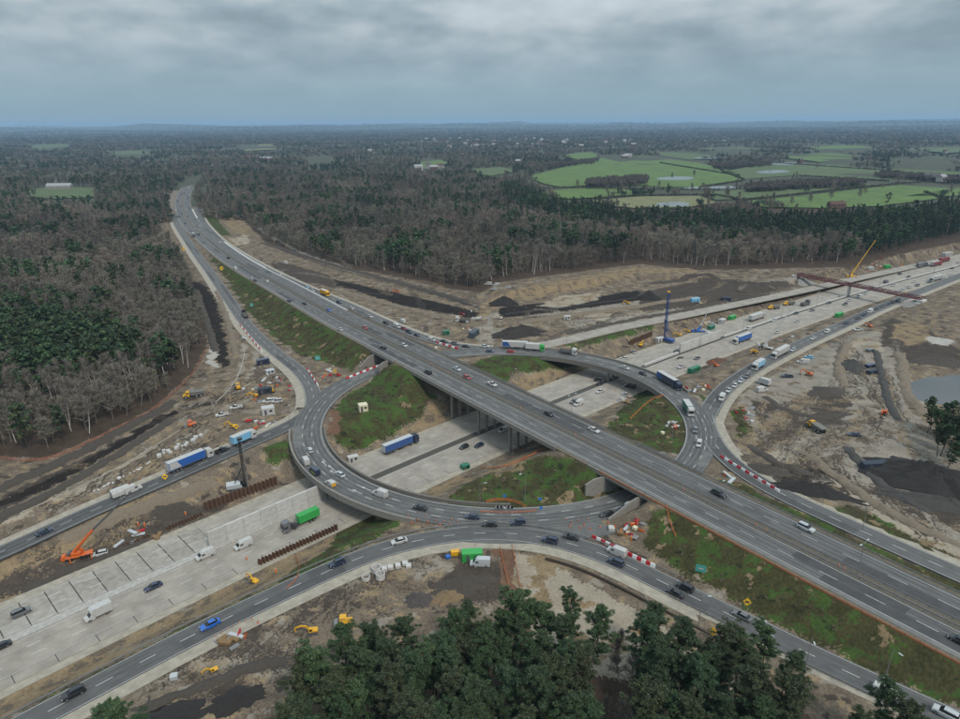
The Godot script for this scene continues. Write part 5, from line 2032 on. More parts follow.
func make_van(t: Node3D, paint: Material, kind: String) -> void:
	var big := kind == "luton"
	if kind == "small_van":
		obj("body", shape("svan_body", func(b):
			hull(b, [[-2.2, 0.66, 0.36, 0.56, 0.74, 0.58], [-2.05, 0.85, 0.28, 0.66, 0.94, 0.72], [-1.3, 0.90, 0.25, 0.80, 1.08, 0.78], [-0.5, 0.91, 0.25, 0.9, 1.80, 0.72], [0.2, 0.91, 0.25, 1.0, 1.88, 0.76], [2.0, 0.91, 0.25, 1.0, 1.86, 0.76], [2.2, 0.88, 0.32, 0.96, 1.78, 0.72]])), paint, t)
		obj("windscreen", shape("svan_glass", func(b): hull(b, [[-1.36, 0.76, 1.06, 1.08, 1.10, 0.70], [-0.56, 0.79, 1.10, 1.16, 1.74, 0.66], [-0.30, 0.80, 1.12, 1.18, 1.72, 0.70]])), mats.glass_dark, t)
		for s in [-1, 1]:
			var w := obj("side_window", shape("svan_side", func(b): b.box(Vector3.ZERO, Vector3(0.06, 0.42, 0.9), 0.02)), mats.glass_dark, t)
			w.position = Vector3(s * 0.86, 1.32, 0.05)
		wheels(t, 0.82, [-1.4, 1.35], 0.33, 0.22)
		lamps(t, 0.66, 0.70, -2.1, 2.2)
		return
	if big:
		obj("cab", shape("luton_cab", func(b):
			hull(b, [[-3.2, 0.76, 0.40, 0.66, 0.86, 0.66], [-3.05, 0.94, 0.34, 0.80, 1.08, 0.82], [-2.2, 0.99, 0.30, 0.96, 1.24, 0.88], [-1.45, 1.0, 0.30, 1.2, 2.10, 0.86], [-0.9, 1.0, 0.30, 1.2, 2.2, 0.90]])), paint, t)
		obj("box_body", shape("luton_box", func(b):
			hull(b, [[-1.75, 1.02, 2.12, 2.3, 2.86, 0.92], [-1.2, 1.06, 2.1, 2.6, 3.15, 1.0], [-0.92, 1.07, 0.8, 3.1, 3.2, 1.03], [3.3, 1.07, 0.8, 3.1, 3.2, 1.03]])), paint, t)
		obj("windscreen", shape("luton_glass", func(b): hull(b, [[-2.26, 0.86, 1.22, 1.24, 1.26, 0.80], [-1.56, 0.90, 1.26, 1.34, 1.98, 0.78], [-1.1, 1.012, 1.3, 1.36, 1.9, 0.92]])), mats.glass_dark, t)
		obj("underframe", shape("luton_frame", func(b): b.box(Vector3(0, 0.62, 1.3), Vector3(1.3, 0.3, 4.0))), mats.chassis, t)
		wheels(t, 0.9, [-2.25, 1.9], 0.36, 0.26)
		lamps(t, 0.76, 0.82, -3.1, 3.26)
		return
	obj("body", shape("van_body", func(b):
		hull(b, [[-2.75, 0.76, 0.40, 0.64, 0.84, 0.66], [-2.6, 0.94, 0.32, 0.78, 1.06, 0.82], [-1.85, 0.99, 0.28, 0.94, 1.20, 0.88], [-0.95, 1.0, 0.28, 1.2, 2.22, 0.82], [-0.5, 1.0, 0.28, 1.3, 2.40, 0.86], [2.5, 1.0, 0.28, 1.3, 2.40, 0.86], [2.75, 0.97, 0.36, 1.25, 2.28, 0.82]])), paint, t)
	obj("windscreen", shape("van_glass", func(b): hull(b, [[-1.92, 0.86, 1.17, 1.19, 1.21, 0.80], [-1.02, 0.89, 1.24, 1.32, 2.10, 0.75], [-0.72, 0.90, 1.3, 1.36, 2.05, 0.80]])), mats.glass_dark, t)
	for s in [-1, 1]:
		var w := obj("side_window", shape("van_side", func(b): b.box(Vector3.ZERO, Vector3(0.08, 0.5, 0.95), 0.02)), mats.glass_dark, t)
		w.position = Vector3(s * 0.955, 1.52, -0.75)
	wheels(t, 0.9, [-1.75, 1.65], 0.35, 0.24)
	lamps(t, 0.74, 0.80, -2.68, 2.72)

func lorry_cab(t: Node3D, paint: Material, z: float) -> void:
	var c := obj("cab", shape("hgv_cab", func(b):
		hull(b, [[-1.15, 1.12, 0.45, 1.2, 1.5, 1.08], [-1.12, 1.2, 0.45, 1.5, 3.05, 1.05], [-0.95, 1.22, 0.45, 2.6, 3.45, 1.02], [0.9, 1.22, 0.55, 2.9, 3.75, 1.05], [1.05, 1.2, 0.6, 2.9, 3.7, 1.05]])), paint, t)
	c.position.z = z
	var w := obj("windscreen", shape("hgv_glass", func(b): hull(b, [[-1.22, 1.05, 1.62, 1.7, 2.62, 0.98], [-1.05, 1.12, 1.6, 1.7, 2.7, 1.02]])), mats.glass_dark, t)
	w.position.z = z
	for s in [-1, 1]:
		var d := obj("side_window", shape("hgv_side", func(b): b.box(Vector3.ZERO, Vector3(0.08, 0.62, 0.95), 0.02)), mats.glass_dark, t)
		d.position = Vector3(s * 1.205, 2.0, z - 0.3)
		var m := obj("mirror", shape("hgv_mirror", func(b): b.box(Vector3.ZERO, Vector3(0.16, 0.6, 0.14), 0.03)), mats.chassis, t)
		m.position = Vector3(s * 1.42, 2.2, z - 1.0)

func make_artic(t: Node3D, cab: Material, box: Material, roof: Material, stripe: Material = null) -> void:
	lorry_cab(t, cab, -7.0)
	obj("underframe", shape("artic_frame", func(b): b.box(Vector3(0, 0.85, -5.2), Vector3(1.0, 0.35, 4.6)); b.box(Vector3(0, 1.0, 2.2), Vector3(1.2, 0.3, 11.5)); b.box(Vector3(0, 0.72, 0.4), Vector3(2.3, 0.55, 2.6))), mats.chassis, t)
	var tr := obj("trailer", shape("artic_box", func(b): b.box(Vector3(0, 2.62, 1.5), Vector3(2.5, 2.82, 13.4), 0.06)), box, t)
	obj("roof", shape("artic_roof", func(b): b.box(Vector3(0, 4.065, 1.5), Vector3(2.42, 0.06, 13.3))), roof, tr)
	obj("rear_door", shape("artic_door", func(b): b.box(Vector3(-0.6, 2.6, 8.22), Vector3(1.14, 2.6, 0.05)); b.box(Vector3(0.6, 2.6, 8.22), Vector3(1.14, 2.6, 0.05))), roof, tr)
	obj("strap", shape("artic_strap", func(b):
		for i in 17:
			for s in [-1, 1]: b.box(Vector3(s * 1.262, 2.5, -4.7 + i * 0.78), Vector3(0.03, 2.5, 0.07))
		for s in [-1, 1]: b.box(Vector3(s * 1.255, 1.24, 1.5), Vector3(0.05, 0.14, 13.3))), mats.paint_grey, tr)
	if stripe:
		for s in [-1, 1]:
			var p := obj("side_panel", shape("artic_stripe", func(b): b.prism([Vector2(-6.4, 1.5), Vector2(-2.2, 1.5), Vector2(-3.6, 3.9), Vector2(-6.4, 3.9)], -0.02, 0.02)), stripe, tr)
			p.rotation.y = PI / 2
			p.position = Vector3(s * 1.26, 0, 1.6)
	wheels(t, 1.05, [-7.1, -4.2, 4.2, 5.5, 6.8], 0.5, 0.32)
	lamps(t, 0.95, 0.75, -8.12, 8.2, 1.2)

func make_rigid(t: Node3D, cab: Material, box: Material, roof: Material) -> void:
	lorry_cab(t, cab, -3.7)
	obj("underframe", shape("rigid_frame", func(b): b.box(Vector3(0, 0.9, 0.6), Vector3(1.1, 0.35, 7.4)); b.box(Vector3(0, 0.75, -0.2), Vector3(2.2, 0.5, 1.8))), mats.chassis, t)
	var bx := obj("box_body", shape("rigid_box", func(b): b.box(Vector3(0, 2.5, 1.2), Vector3(2.5, 2.7, 7.4), 0.06)), box, t)
	obj("roof", shape("rigid_roof", func(b): b.box(Vector3(0, 3.88, 1.2), Vector3(2.42, 0.06, 7.3))), roof, bx)
	wheels(t, 1.05, [-3.8, 2.2, 3.5], 0.5, 0.32)
	lamps(t, 0.95, 0.75, -4.82, 4.9, 1.2)

func make_tipper(t: Node3D, cab: Material, body: Material, heap: Material) -> void:
	lorry_cab(t, cab, -3.4)
	obj("underframe", shape("rigid_frame", func(b): b.box(Vector3(0, 0.9, 0.6), Vector3(1.1, 0.35, 7.4))), mats.chassis, t)
	obj("skip_body", shape("tipper_body", func(b):
		for s in [-1, 1]: b.box(Vector3(s * 1.18, 1.75, 1.3), Vector3(0.12, 1.3, 6.4))
		b.box(Vector3(0, 1.15, 1.3), Vector3(2.4, 0.14, 6.4))
		b.box(Vector3(0, 1.75, -1.85), Vector3(2.3, 1.5, 0.12))
		b.box(Vector3(0, 1.7, 4.46), Vector3(2.3, 1.2, 0.12))), body, t)
	obj("load", shape("tipper_load", func(b): hull(b, [[-1.7, 1.1, 1.25, 1.7, 1.9, 0.6], [0.5, 1.1, 1.25, 1.9, 2.5, 0.4], [2.5, 1.1, 1.25, 1.9, 2.4, 0.5], [4.3, 1.1, 1.25, 1.6, 1.8, 0.6]])), heap, t)
	wheels(t, 1.05, [-3.6, 2.2, 3.5], 0.5, 0.32)
	lamps(t, 0.95, 0.75, -4.5, 4.5, 1.2)

func make_container(t: Node3D, cab: Material, box: Material) -> void:
	lorry_cab(t, cab, -5.2)
	obj("underframe", shape("cont_frame", func(b): b.box(Vector3(0, 0.95, 0.0), Vector3(1.1, 0.4, 11.0)); b.box(Vector3(0, 1.2, -2.6), Vector3(2.3, 0.2, 2.2)); b.box(Vector3(0, 1.5, -3.0), Vector3(1.6, 0.8, 0.8))), mats.chassis, t)
	obj("container", shape("cont_box", func(b):
		b.box(Vector3(0, 2.55, 2.6), Vector3(2.36, 2.5, 7.2))
		for i in 15:
			for s in [-1, 1]: b.box(Vector3(s * 1.2, 2.55, -0.75 + i * 0.48), Vector3(0.08, 2.3, 0.2))
		for i in 15: b.box(Vector3(0, 3.82, -0.75 + i * 0.48), Vector3(2.2, 0.07, 0.2))), box, t)
	wheels(t, 1.05, [-5.3, -2.4, 2.8, 4.1], 0.5, 0.32)
	lamps(t, 0.95, 0.75, -6.32, 6.2, 1.2)

func make_pickup(t: Node3D, paint: Material) -> void:
	obj("body", shape("pickup_body", func(b):
		hull(b, [[-2.6, 0.74, 0.46, 0.66, 0.84, 0.66], [-2.45, 0.90, 0.38, 0.76, 1.04, 0.78], [-1.3, 0.94, 0.34, 0.90, 1.14, 0.82], [0.5, 0.95, 0.34, 0.94, 1.16, 0.86]])
		hull(b, [[-0.62, 0.60, 1.72, 1.73, 1.75, 0.56], [-0.1, 0.66, 1.74, 1.77, 1.80, 0.58], [0.4, 0.62, 1.72, 1.74, 1.76, 0.56]])
		for s in [-1, 1]: b.box(Vector3(s * 0.9, 0.80, 1.55), Vector3(0.09, 0.72, 2.1))
		b.box(Vector3(0, 0.55, 1.55), Vector3(1.8, 0.2, 2.1))
		b.box(Vector3(0, 0.8, 2.6), Vector3(1.8, 0.7, 0.09))), paint, t)
	obj("window", shape("pickup_glass", func(b): hull(b, [[-1.35, 0.80, 1.1, 1.12, 1.14, 0.76], [-0.62, 0.80, 1.1, 1.24, 1.725, 0.64], [0.38, 0.80, 1.1, 1.24, 1.725, 0.64], [0.52, 0.78, 1.1, 1.2, 1.6, 0.62]])), mats.glass_dark, t)
	wheels(t, 0.84, [-1.6, 1.6], 0.38, 0.25)
	lamps(t, 0.7, 0.84, -2.5, 2.62)

# places a vehicle on a road from the pixel where it stands
func on_road(key: String, px: float, py: float, flip := 0) -> Array:
	var line: PackedVector3Array = roads[key].p
	var h: float = line[0].y
	var best := 0
	var p := gp(px, py, h + 0.7)
	for k in 4:
		p = gp(px, py, h + 0.7)
		var bd := 1e12
		for i in line.size():
			var d := Vector2(line[i].x - p.x, line[i].z - p.z).length_squared()
			if d < bd:
				bd = d
				best = i
		h = line[best].y
	p = gp(px, py, h + 0.7)
	var s := side(line, best)
	var f := Vector3(s.z, 0, -s.x)       # along the line
	var lat := (p - line[best]).dot(s)
	var dirs := {"flyover": 1 if lat < 0 else -1, "motorway": 1 if lat < 0 else -1, "ring": 1, "front_slip": -1, "west_slip": -1, "north_west_slip": -1, "north_slip": 1, "north_east_slip": -1, "east_slip": 1, "north_link": 1}
	var dd: int = dirs[key] * (-1 if flip else 1)
	f *= dd
	var lim: float = roads[key].hl - 1.25
	if key == "motorway": lim = 15.5
	p -= s * (lat - clampf(lat, -lim, lim))
	p.y = h + (0.1 if key == "ring" else 0.008 * (1 + roads.keys().find(key)) if key not in ["flyover", "motorway"] else 0.0)
	return [p, atan2(-f.x, -f.z), lat]

const PLACE := {"flyover": "on the elevated dual carriageway", "motorway": "on the pale concrete motorway", "ring": "on the roundabout", "front_slip": "on the southern slip road", "west_slip": "on the western slip road", "north_west_slip": "on the slip road beside the log-strewn wood edge", "north_slip": "in the queue on the northern slip road", "north_east_slip": "in the queue on the slip road by the dumper yard", "east_slip": "on the slip road below the black soil heap", "north_link": "on the unfinished link road"}

func put_vehicle(key: String, px: float, py: float, kind: String, colour: String, label := "", turn := 1e9) -> Node3D:
	var at: Array
	if key == "": 
		at = [gt(px, py, 0.7), turn]
	else: at = on_road(key, px, py)
	var noun: String = {"suv": "estate car", "saloon": "saloon car", "hatch": "hatchback", "van": "panel van", "small_van": "small van", "luton": "box van", "pickup": "pickup", "artic": "articulated lorry", "rigid": "box lorry", "tipper": "tipper lorry", "container": "container lorry"}[kind]
	var cat: String = {"suv": "car", "saloon": "car", "hatch": "car", "van": "van", "small_van": "van", "luton": "van", "pickup": "pickup", "artic": "lorry", "rigid": "lorry", "tipper": "lorry", "container": "lorry"}[kind]
	var c := colour.replace("_", " ")
	var where: String = PLACE.get(key, "parked in the works")
	var word := c
	if c == "navy": word = "dark blue"
	if key == "motorway":
		where += " bound for the red footbridge" if at[2] < 0 else " heading away from the red footbridge"
	elif key == "flyover":
		where += ", woodland-bound" if at[2] < 0 else ", coming from the woods"
	var called: String = {"suv": "car", "saloon": "car", "hatch": "car", "van": "panel_van", "small_van": "small_van", "luton": "box_van", "pickup": "pickup_truck", "artic": "articulated_lorry", "rigid": "box_lorry", "tipper": "tipper_lorry", "container": "container_lorry"}[kind]
	var t := thing(called, label if label else "%s %s %s" % [word, noun, where], cat, at[0], at[1], "%ss %s" % [cat if cat != "lorry" else "lorrie", where])
	if cat == "lorry": t.set_meta("group", "lorries " + where)
	var paint: Material = mats["paint_" + colour]
	match kind:
		"suv", "saloon", "hatch": make_car(t, paint, kind)
		"van", "small_van", "luton": make_van(t, paint, kind)
		"pickup": make_pickup(t, paint)
		"rigid": make_rigid(t, mats.paint_white, paint, mats.paint_white)
		"artic": make_artic(t, mats.paint_white, paint, mats.paint_silver)
		"tipper": make_tipper(t, paint, mats.paint_grey, mat("load_earth", Color(0.15, 0.11, 0.08), 0.95, 1.0, 3.0))
		"container": make_container(t, mats.paint_grey, paint)
	return t

func build_vehicles() -> void:
	vehicle_materials()
	var k := {"h": "hatch", "s": "saloon", "u": "suv", "v": "van", "m": "small_van", "l": "luton", "p": "pickup", "a": "artic", "r": "rigid", "t": "tipper"}
	var c := {"w": "white", "i": "silver", "g": "grey", "b": "black", "n": "navy", "e": "blue", "r": "red", "s": "sky", "o": "maroon", "y": "yellow", "d": "dark_green"}
	var rows := {
		"flyover": "340,329,sw 365,327.5,hr 383,347,sb 404,345,hw 428,372,ub 457,368.5,si 467,377,hr 549,413.5,hb 594,429.5,sw 719,493.5,ub 806,527.5,ui 960,640,hb 285,301,sn 304,303,sb 329,310,he 232,269,vw 247,279,hi 253,280.5,sb 267,281.5,mw 228,257.5,ub 199,234,hb 220,242,hw 185,223,sn 179,216.5,ub 176,211,vw 177,199,hw 187,210,mw 186,197,si 200,226,uw 195,229.5,hi 188,216,sb 181,206,hn 190,205,hw 184,193,ub 189,188,vw 191,194,hi 193,185,sb 198,181,uw",
		"north_slip": "281,276,mw 295,283,ub 301,285.5,sn 307,287.5,hs 312.5,290.5,hi 338,302.5,un 351,308,hw 370,316,sw 386,323,ub 397,326.5,vw 404,328.5,ho 409,331.5,un 417,335,hn 432,339.5,mw 444,341,sb 455,343.5,ug 466,346,sb 485,346,si",
		"ring": "511,351.5,hr 490,351,hn 625,367.5,sw 643,373.5,hb 695,430,ug 699,444,mw 340,474,si 420,507.5,sb 472,516.5,sn 518,522.5,un 489,528,sb 310,450,hi 607,514,sb 625,509.5,un 636,513,vw 648,506.5,uw 662,500,si",
		"north_east_slip": "722,398,vw 729,390,si 735,385.5,hw 742,380.5,si 748.5,376.5,ug 793,349.5,si 813,338,sw 827,331.5,mw 846,322.5,hn 858,317.5,sb 864,314.5,un 870,311.5,vw 876,308.5,sb 882,306,ug 888,303.8,sn 893,302,hb 898,300,un",
		"motorway": "21,612,ug 0,646,sb 153,586,sn 464,446.5,hb 479,445,hn 503,430,mw 598,379,sb 600,383,hb 600,391,sw 574,401.5,ug 578.5,403.5,vw 677,351,sb 697,358,hg 710,334.5,vw 748.5,328.5,mw 774,320,si 797,321,hw 796,313,hb 829,302.5,sb 841,296,hi 849,300,hw 845,304,ug 859,296.5,vw 886,282,vg 900,273.5,sb 909,276.5,hb 914,281.5,sw 925,290,hw 931,287.5,ug 918,292.5,hi 909,287,sb 958,262.5,hw 945,278,si 951,275,hw 937,283,sb 782,333,hw 812,310,sg 866,293,hw 872,288,sn 893,285,hi 952,268,sb",
		"front_slip": "337,563,un 399,540.5,sw 550,540,un 571,536,sb 675,592.5,sb 685,587,ub 742,615.5,sg 616,562,un 886,689,uw 946,713,ui",
		"west_slip": "44,531.5,sn",
	}
	for key in rows:
		for w in rows[key].split(" "):
			var f: PackedStringArray = w.split(",")
			put_vehicle(key, float(f[0]), float(f[1]), k[f[2][0]], c[f[2][1]])
	# the ones told apart by their looks
	put_vehicle("front_slip", 210, 624, "saloon", "blue", "bright blue saloon on the southern slip road above the muddy yard")
	put_vehicle("front_slip", 73, 693, "suv", "black", "large black car on the southern slip road near the lone pine")
	put_vehicle("front_slip", 617, 551.5, "van", "white", "white panel van passing the red and white barrier blocks")
	put_vehicle("motorway", 98, 614, "luton", "white", "tall white box van on the motorway beside the jointed concrete bays")
	put_vehicle("motorway", 205, 555, "van", "white", "white panel van just past the end of the precast wall")
	put_vehicle("motorway", 243, 545, "van", "white", "white panel van alongside the middle of the precast wall")
	put_vehicle("ring", 380, 494, "van", "white", "white van on the roundabout bridge beside the yellow diamond sign")
	put_vehicle("ring", 298, 463, "van", "white", "white panel van standing on the roundabout's closed outer lane")
	var pv := put_vehicle("ring", 307, 474, "van", "navy", "blue and yellow patrol van on the roundabout's closed outer lane")
	var b := MB.new()
	for s in [-1, 1]:
		for i in 5: b.box(Vector3(s * 1.0, 0.85 + 0.22 * (i % 2), -0.4 + i * 0.65), Vector3(0.05, 0.22, 0.6))
	obj("checker_panel", b, mat("hi_vis", Color(0.62, 0.72, 0.05), 0.5), pv)
	var wv := put_vehicle("ring", 322, 487, "small_van", "white", "white and yellow works van on the roundabout's closed outer lane")
	b = MB.new()
	b.box(Vector3(0, 1.0, 2.21), Vector3(1.6, 1.1, 0.06))
	obj("rear_panel", b, mats.paint_yellow, wv)
	# lorries
	_artic("motorway", 401, 448, "navy", "curtain_blue", "silver", "", "dark blue curtain-sided lorry on the motorway below the grassy bank")
	_artic("west_slip", 184, 461, "white", "royal", "white", "white", "blue and white curtain-sided lorry on the slip road above the cutting")
	_artic("ring", 520, 342, "white", "white", "white", "curtain_blue", "white lorry with blue lettering entering the roundabout by the dark soil heap")
	_artic("ring", 669, 385, "navy", "navy", "white", "curtain_blue", "navy lorry with pale roof turning round the roundabout")
	_artic("north_east_slip", 780, 356, "white", "white", "white", "", "white lorry last of the queue on the slip road")
	_artic("motorway", 742, 342, "white", "royal", "white", "", "blue-sided lorry with white cab beside the excavated pit")
	_artic("motorway", 757, 320, "white", "white", "white", "", "white lorry on the motorway beside the green stores")
	_artic("motorway", 940, 282, "white", "white", "white", "", "white lorry in the queue beyond the red footbridge")
	_artic("motorway", 939, 262, "maroon", "maroon", "maroon", "", "dark red lorry on the motorway beyond the red footbridge")
	_artic("motorway", 936, 266.5, "red", "maroon", "white", "", "red lorry with pale roof beside another beyond the footbridge")
	_artic("motorway", 919, 267.5, "grey", "grey", "grey", "", "dark grey lorry ahead of the red lorries")
	var t := put_vehicle("ring", 535, 349.5, "rigid", "white", "white box lorry with green front on the roundabout by the red car")
	(t.get_node("cab") as MeshInstance3D).set_surface_override_material(0, mats.paint_green)
	t = put_vehicle("ring", 688, 411, "rigid", "dark_green", "green box lorry with white cab on the roundabout")
	t = put_vehicle("north_east_slip", 758, 367, "rigid", "sky", "pale blue box lorry among the queueing cars on the slip road")
	t = put_vehicle("ring", 568, 353, "tipper", "white", "white tipper lorry on the roundabout's northern bridge approach")
	t = put_vehicle("north_slip", 325, 294.5, "rigid", "yellow", "bright yellow box lorry in the northern queue")
	(t.get_node("cab") as MeshInstance3D).set_surface_override_material(0, mats.paint_yellow)
	t = put_vehicle("west_slip", 241, 439, "rigid", "sky", "turquoise box lorry with white cab waiting at the roundabout entry")
	put_vehicle("motorway", 301, 523, "container", "green", "grey lorry carrying a bright green container on the motorway")
	put_vehicle("west_slip", 222, 450, "pickup", "black", "black flatbed pickup behind the blue and white lorry")
	put_vehicle("flyover", 492, 384, "pickup", "white", "white and blue breakdown pickup on the elevated dual carriageway")
	put_vehicle("motorway", 805, 304.5, "tipper", "grey", "dark tipper lorry on the motorway near the yellow dumper")
	put_vehicle("motorway", 681, 366.5, "pickup", "white", "white works truck beside the red earthworks on the motorway")
	put_vehicle("flyover", 193, 236, "rigid", "grey", "dark grey box lorry on the distant bend of the dual carriageway")
	put_vehicle("flyover", 197, 219.5, "rigid", "navy", "dark blue box lorry on the distant bend of the dual carriageway")
	t = put_vehicle("north_west_slip", 246, 315.5, "tipper", "black", "dark tipper lorry on the slip road beside the peat strip")
	# van with a domed trailer
	var v := put_vehicle("west_slip", 133, 489.5, "van", "white", "white van towing a domed trailer on the western slip road")
	var tr := thing("trailer", "white domed trailer hitched behind the white van", "trailer", Vector3.ZERO)
	var at := on_road("west_slip", 121, 493.5)
	tr.position = at[0]
	tr.rotation.y = at[1]
	b = MB.new()
	hull(b, [[-3.0, 1.1, 0.7, 1.6, 2.3, 0.5], [-2.6, 1.2, 0.6, 1.9, 2.9, 0.7], [2.6, 1.2, 0.6, 1.9, 2.9, 0.7], [3.0, 1.15, 0.7, 1.8, 2.7, 0.6]])
	obj("shell", b, mats.paint_white, tr)
	b = MB.new()
	b.box(Vector3(0, 1.5, 3.0), Vector3(1.9, 1.7, 0.06))
	b.box(Vector3(0, 0.5, -3.4), Vector3(0.12, 0.12, 1.2))
	obj("tail_board", b, mats.paint_grey, tr)
	wheels(tr, 1.0, [-0.5, 0.6], 0.36, 0.24)
	# parked works vehicles
	for a in [[222, 414.5, "pickup", "white", "white pickup parked beside the yellow excavator's yard", 2.0], [236, 407, "pickup", "white", "white pickup parked behind another in the yard by the muddy tracks", 2.0], [268, 401, "suv", "white", "white car parked among the cabins by the bend", 1.8], [277, 401, "suv", "white", "white estate car parked closest to the beige verge by the bend", 1.8], [480, 563, "van", "silver", "silver van parked beside the green cabin", 1.5], [763, 383, "luton", "white", "white mixer lorry parked in the dumper yard", 0.6], [762, 390, "van", "white", "white panel van parked below the mixer lorry", -1.2], [787, 376, "pickup", "navy", "blue and white works truck in the dumper yard", 1.4], [809, 357, "hatch", "sky", "pale green car parked near the orange excavator", 1.0], [803, 362, "van", "white", "white van near the orange excavator", 1.2], [858, 329.5, "pickup", "white", "white works truck at the head of the haul road", 1.6], [494, 292, "hatch", "white", "white car at the edge of the northern wood", 1.2], [488, 284, "van", "white", "white van parked under the trees by the soil heap", 1.2], [496, 285, "van", "white", "second white van parked under the trees by the soil heap", 1.2], [508, 287, "hatch", "silver", "silver car parked under the trees by the soil heap", 1.2], [285, 263, "van", "white", "white van beside the track along the northern wood", 0.9], [402, 321.5, "van", "white", "white van parked on the verge of the northern queue", 0.7], [463, 321, "tipper", "white", "white site lorry beside the blue plant in the northern yard", 1.5], [854, 434, "saloon", "navy", "dark blue car parked below the haul road", 1.3], [630, 386.5, "van", "black", "dark van parked under the roundabout's northern bridge", 0.8], [626, 395, "pickup", "white", "white works pickup beside the orange barriers by the bridge", 0.6], [100, 553, "hatch", "white", "white car parked below the orange crane", 2.0], [624, 358, "hatch", "white", "white car parked on the verge by the excavator", 1.2], [634, 352, "pickup", "white", "white and blue truck beside the excavated bank", 0.2]]:
		put_vehicle("", a[0], a[1], a[2], a[3], a[4], a[5])

func _artic(key: String, px: float, py: float, cab: String, box: String, roof: String, stripe: String, label: String) -> void:
	var at := on_road(key, px, py - 1.5)
	var t := thing("articulated_lorry", label, "lorry", at[0], at[1], "articulated lorries")
	make_artic(t, mats["paint_" + cab], mats["paint_" + box], mats["paint_" + roof], mats["paint_" + stripe] if stripe else null)

# ------------------------------------------------------------------ plant and site things
func tip_at(px: float, py: float, z: float) -> Vector3:      # the point of a pixel's ray that lies as deep as z
	var v := ray(px, py)
	return Vector3(0, EYE_H, 0) + v * (z / v.z)

func track(t: Node3D, x: float, l: float, r: float, w: float) -> void:
	var k := "track%.1f_%.1f" % [l, r]
	var o := obj("track", shape(k, func(b):
		var prof := []
		for i in 8: prof.append(Vector2(l / 2 - r + r * sin(PI * i / 7.0), r - r * cos(PI * i / 7.0)))
		for i in 8: prof.append(Vector2(-l / 2 + r - r * sin(PI * i / 7.0), r + r * cos(PI * i / 7.0)))
		turned(b)
		b.prism(prof, -w / 2, w / 2)), mats.steel_dark, t)
	o.position.x = x

func limb(t: Node3D, called: String, m: Material, pts: Array, w: float, hs: Array) -> void:   # a flat-sided arm in the yz plane: pts [z, y], depth at each
	var b := MB.new()
	var rows := []
	for i in pts.size():
		var d := Vector2(pts[mini(i + 1, pts.size() - 1)][0] - pts[maxi(i - 1, 0)][0], pts[mini(i + 1, pts.size() - 1)][1] - pts[maxi(i - 1, 0)][1]).normalized()
		var nrm: Vector2 = Vector2(-d.y, d.x) * hs[i] * 0.5
		var c := Vector2(pts[i][0], pts[i][1])
		rows.append([Vector3(-w / 2, c.y - nrm.y, c.x - nrm.x), Vector3(w / 2, c.y - nrm.y, c.x - nrm.x), Vector3(w / 2, c.y + nrm.y, c.x + nrm.x), Vector3(-w / 2, c.y + nrm.y, c.x + nrm.x)])
	b.loft(rows)
	obj(called, b, m, t)

func excavator(px: float, py: float, turn: float, paint: String, size: float, label: String, reach := 1.0) -> Node3D:
	var t := thing("excavator", label, "excavator", gt(px, py, 0.8), turn, "excavators on the works")
	t.scale = Vector3.ONE * size * 0.72
	var m: Material = mats["paint_" + paint]
	track(t, -1.15, 4.0, 0.45, 0.6)
	track(t, 1.15, 4.0, 0.45, 0.6)
	obj("undercarriage", shape("ex_under", func(b): b.box(Vector3(0, 0.65, 0), Vector3(1.8, 0.5, 2.2)); b.tube(Vector3(0, 0.8, 0), Vector3(0, 1.15, 0), 0.8, 0.8, 12)), mats.steel_dark, t)
	obj("engine_housing", shape("ex_house", func(b):
		b.box(Vector3(0, 1.55, 0.8), Vector3(2.5, 0.8, 2.7), 0.1)
		b.box(Vector3(0.75, 1.6, -0.8), Vector3(1.0, 0.8, 1.0), 0.08)
		hull(b, [[1.7, 1.2, 1.1, 1.6, 2.0, 1.05], [2.35, 1.0, 1.2, 1.55, 1.85, 0.9]])), m, t)
	obj("cab", shape("ex_cab", func(b): hull(b, [[-1.35, 0.42, 1.2, 1.5, 2.5, 0.38], [-1.1, 0.48, 1.15, 1.5, 2.85, 0.42], [0.35, 0.48, 1.15, 1.5, 2.9, 0.42]])), m, t).position.x = -0.78
	obj("cab_window", shape("ex_glass", func(b): hull(b, [[-1.38, 0.36, 1.7, 1.72, 2.5, 0.33], [-0.9, 0.50, 1.75, 1.8, 2.6, 0.45], [0.2, 0.50, 1.75, 1.8, 2.6, 0.45]])), mats.glass_dark, t).position.x = -0.78
	limb(t, "boom", m, [[-0.9, 1.6], [-2.2, 3.4], [-3.4 * reach, 3.9], [-5.2 * reach, 3.1]], 0.42, [0.5, 0.75, 0.65, 0.35])
	limb(t, "dipper_arm", m, [[-4.7 * reach, 3.6], [-5.4 * reach, 2.8], [-5.1 * reach, 0.9]], 0.34, [0.35, 0.5, 0.3])
	var b := MB.new()
	turned(b, -5.1 * reach)
	b.prism([Vector2(-0.5, 0.2), Vector2(0.1, 0.05), Vector2(0.45, 0.3), Vector2(0.35, 0.95), Vector2(0.1, 1.05), Vector2(-0.3, 0.7)], -0.55, 0.55)
	obj("bucket", b, mats.steel_dark, t)
	return t

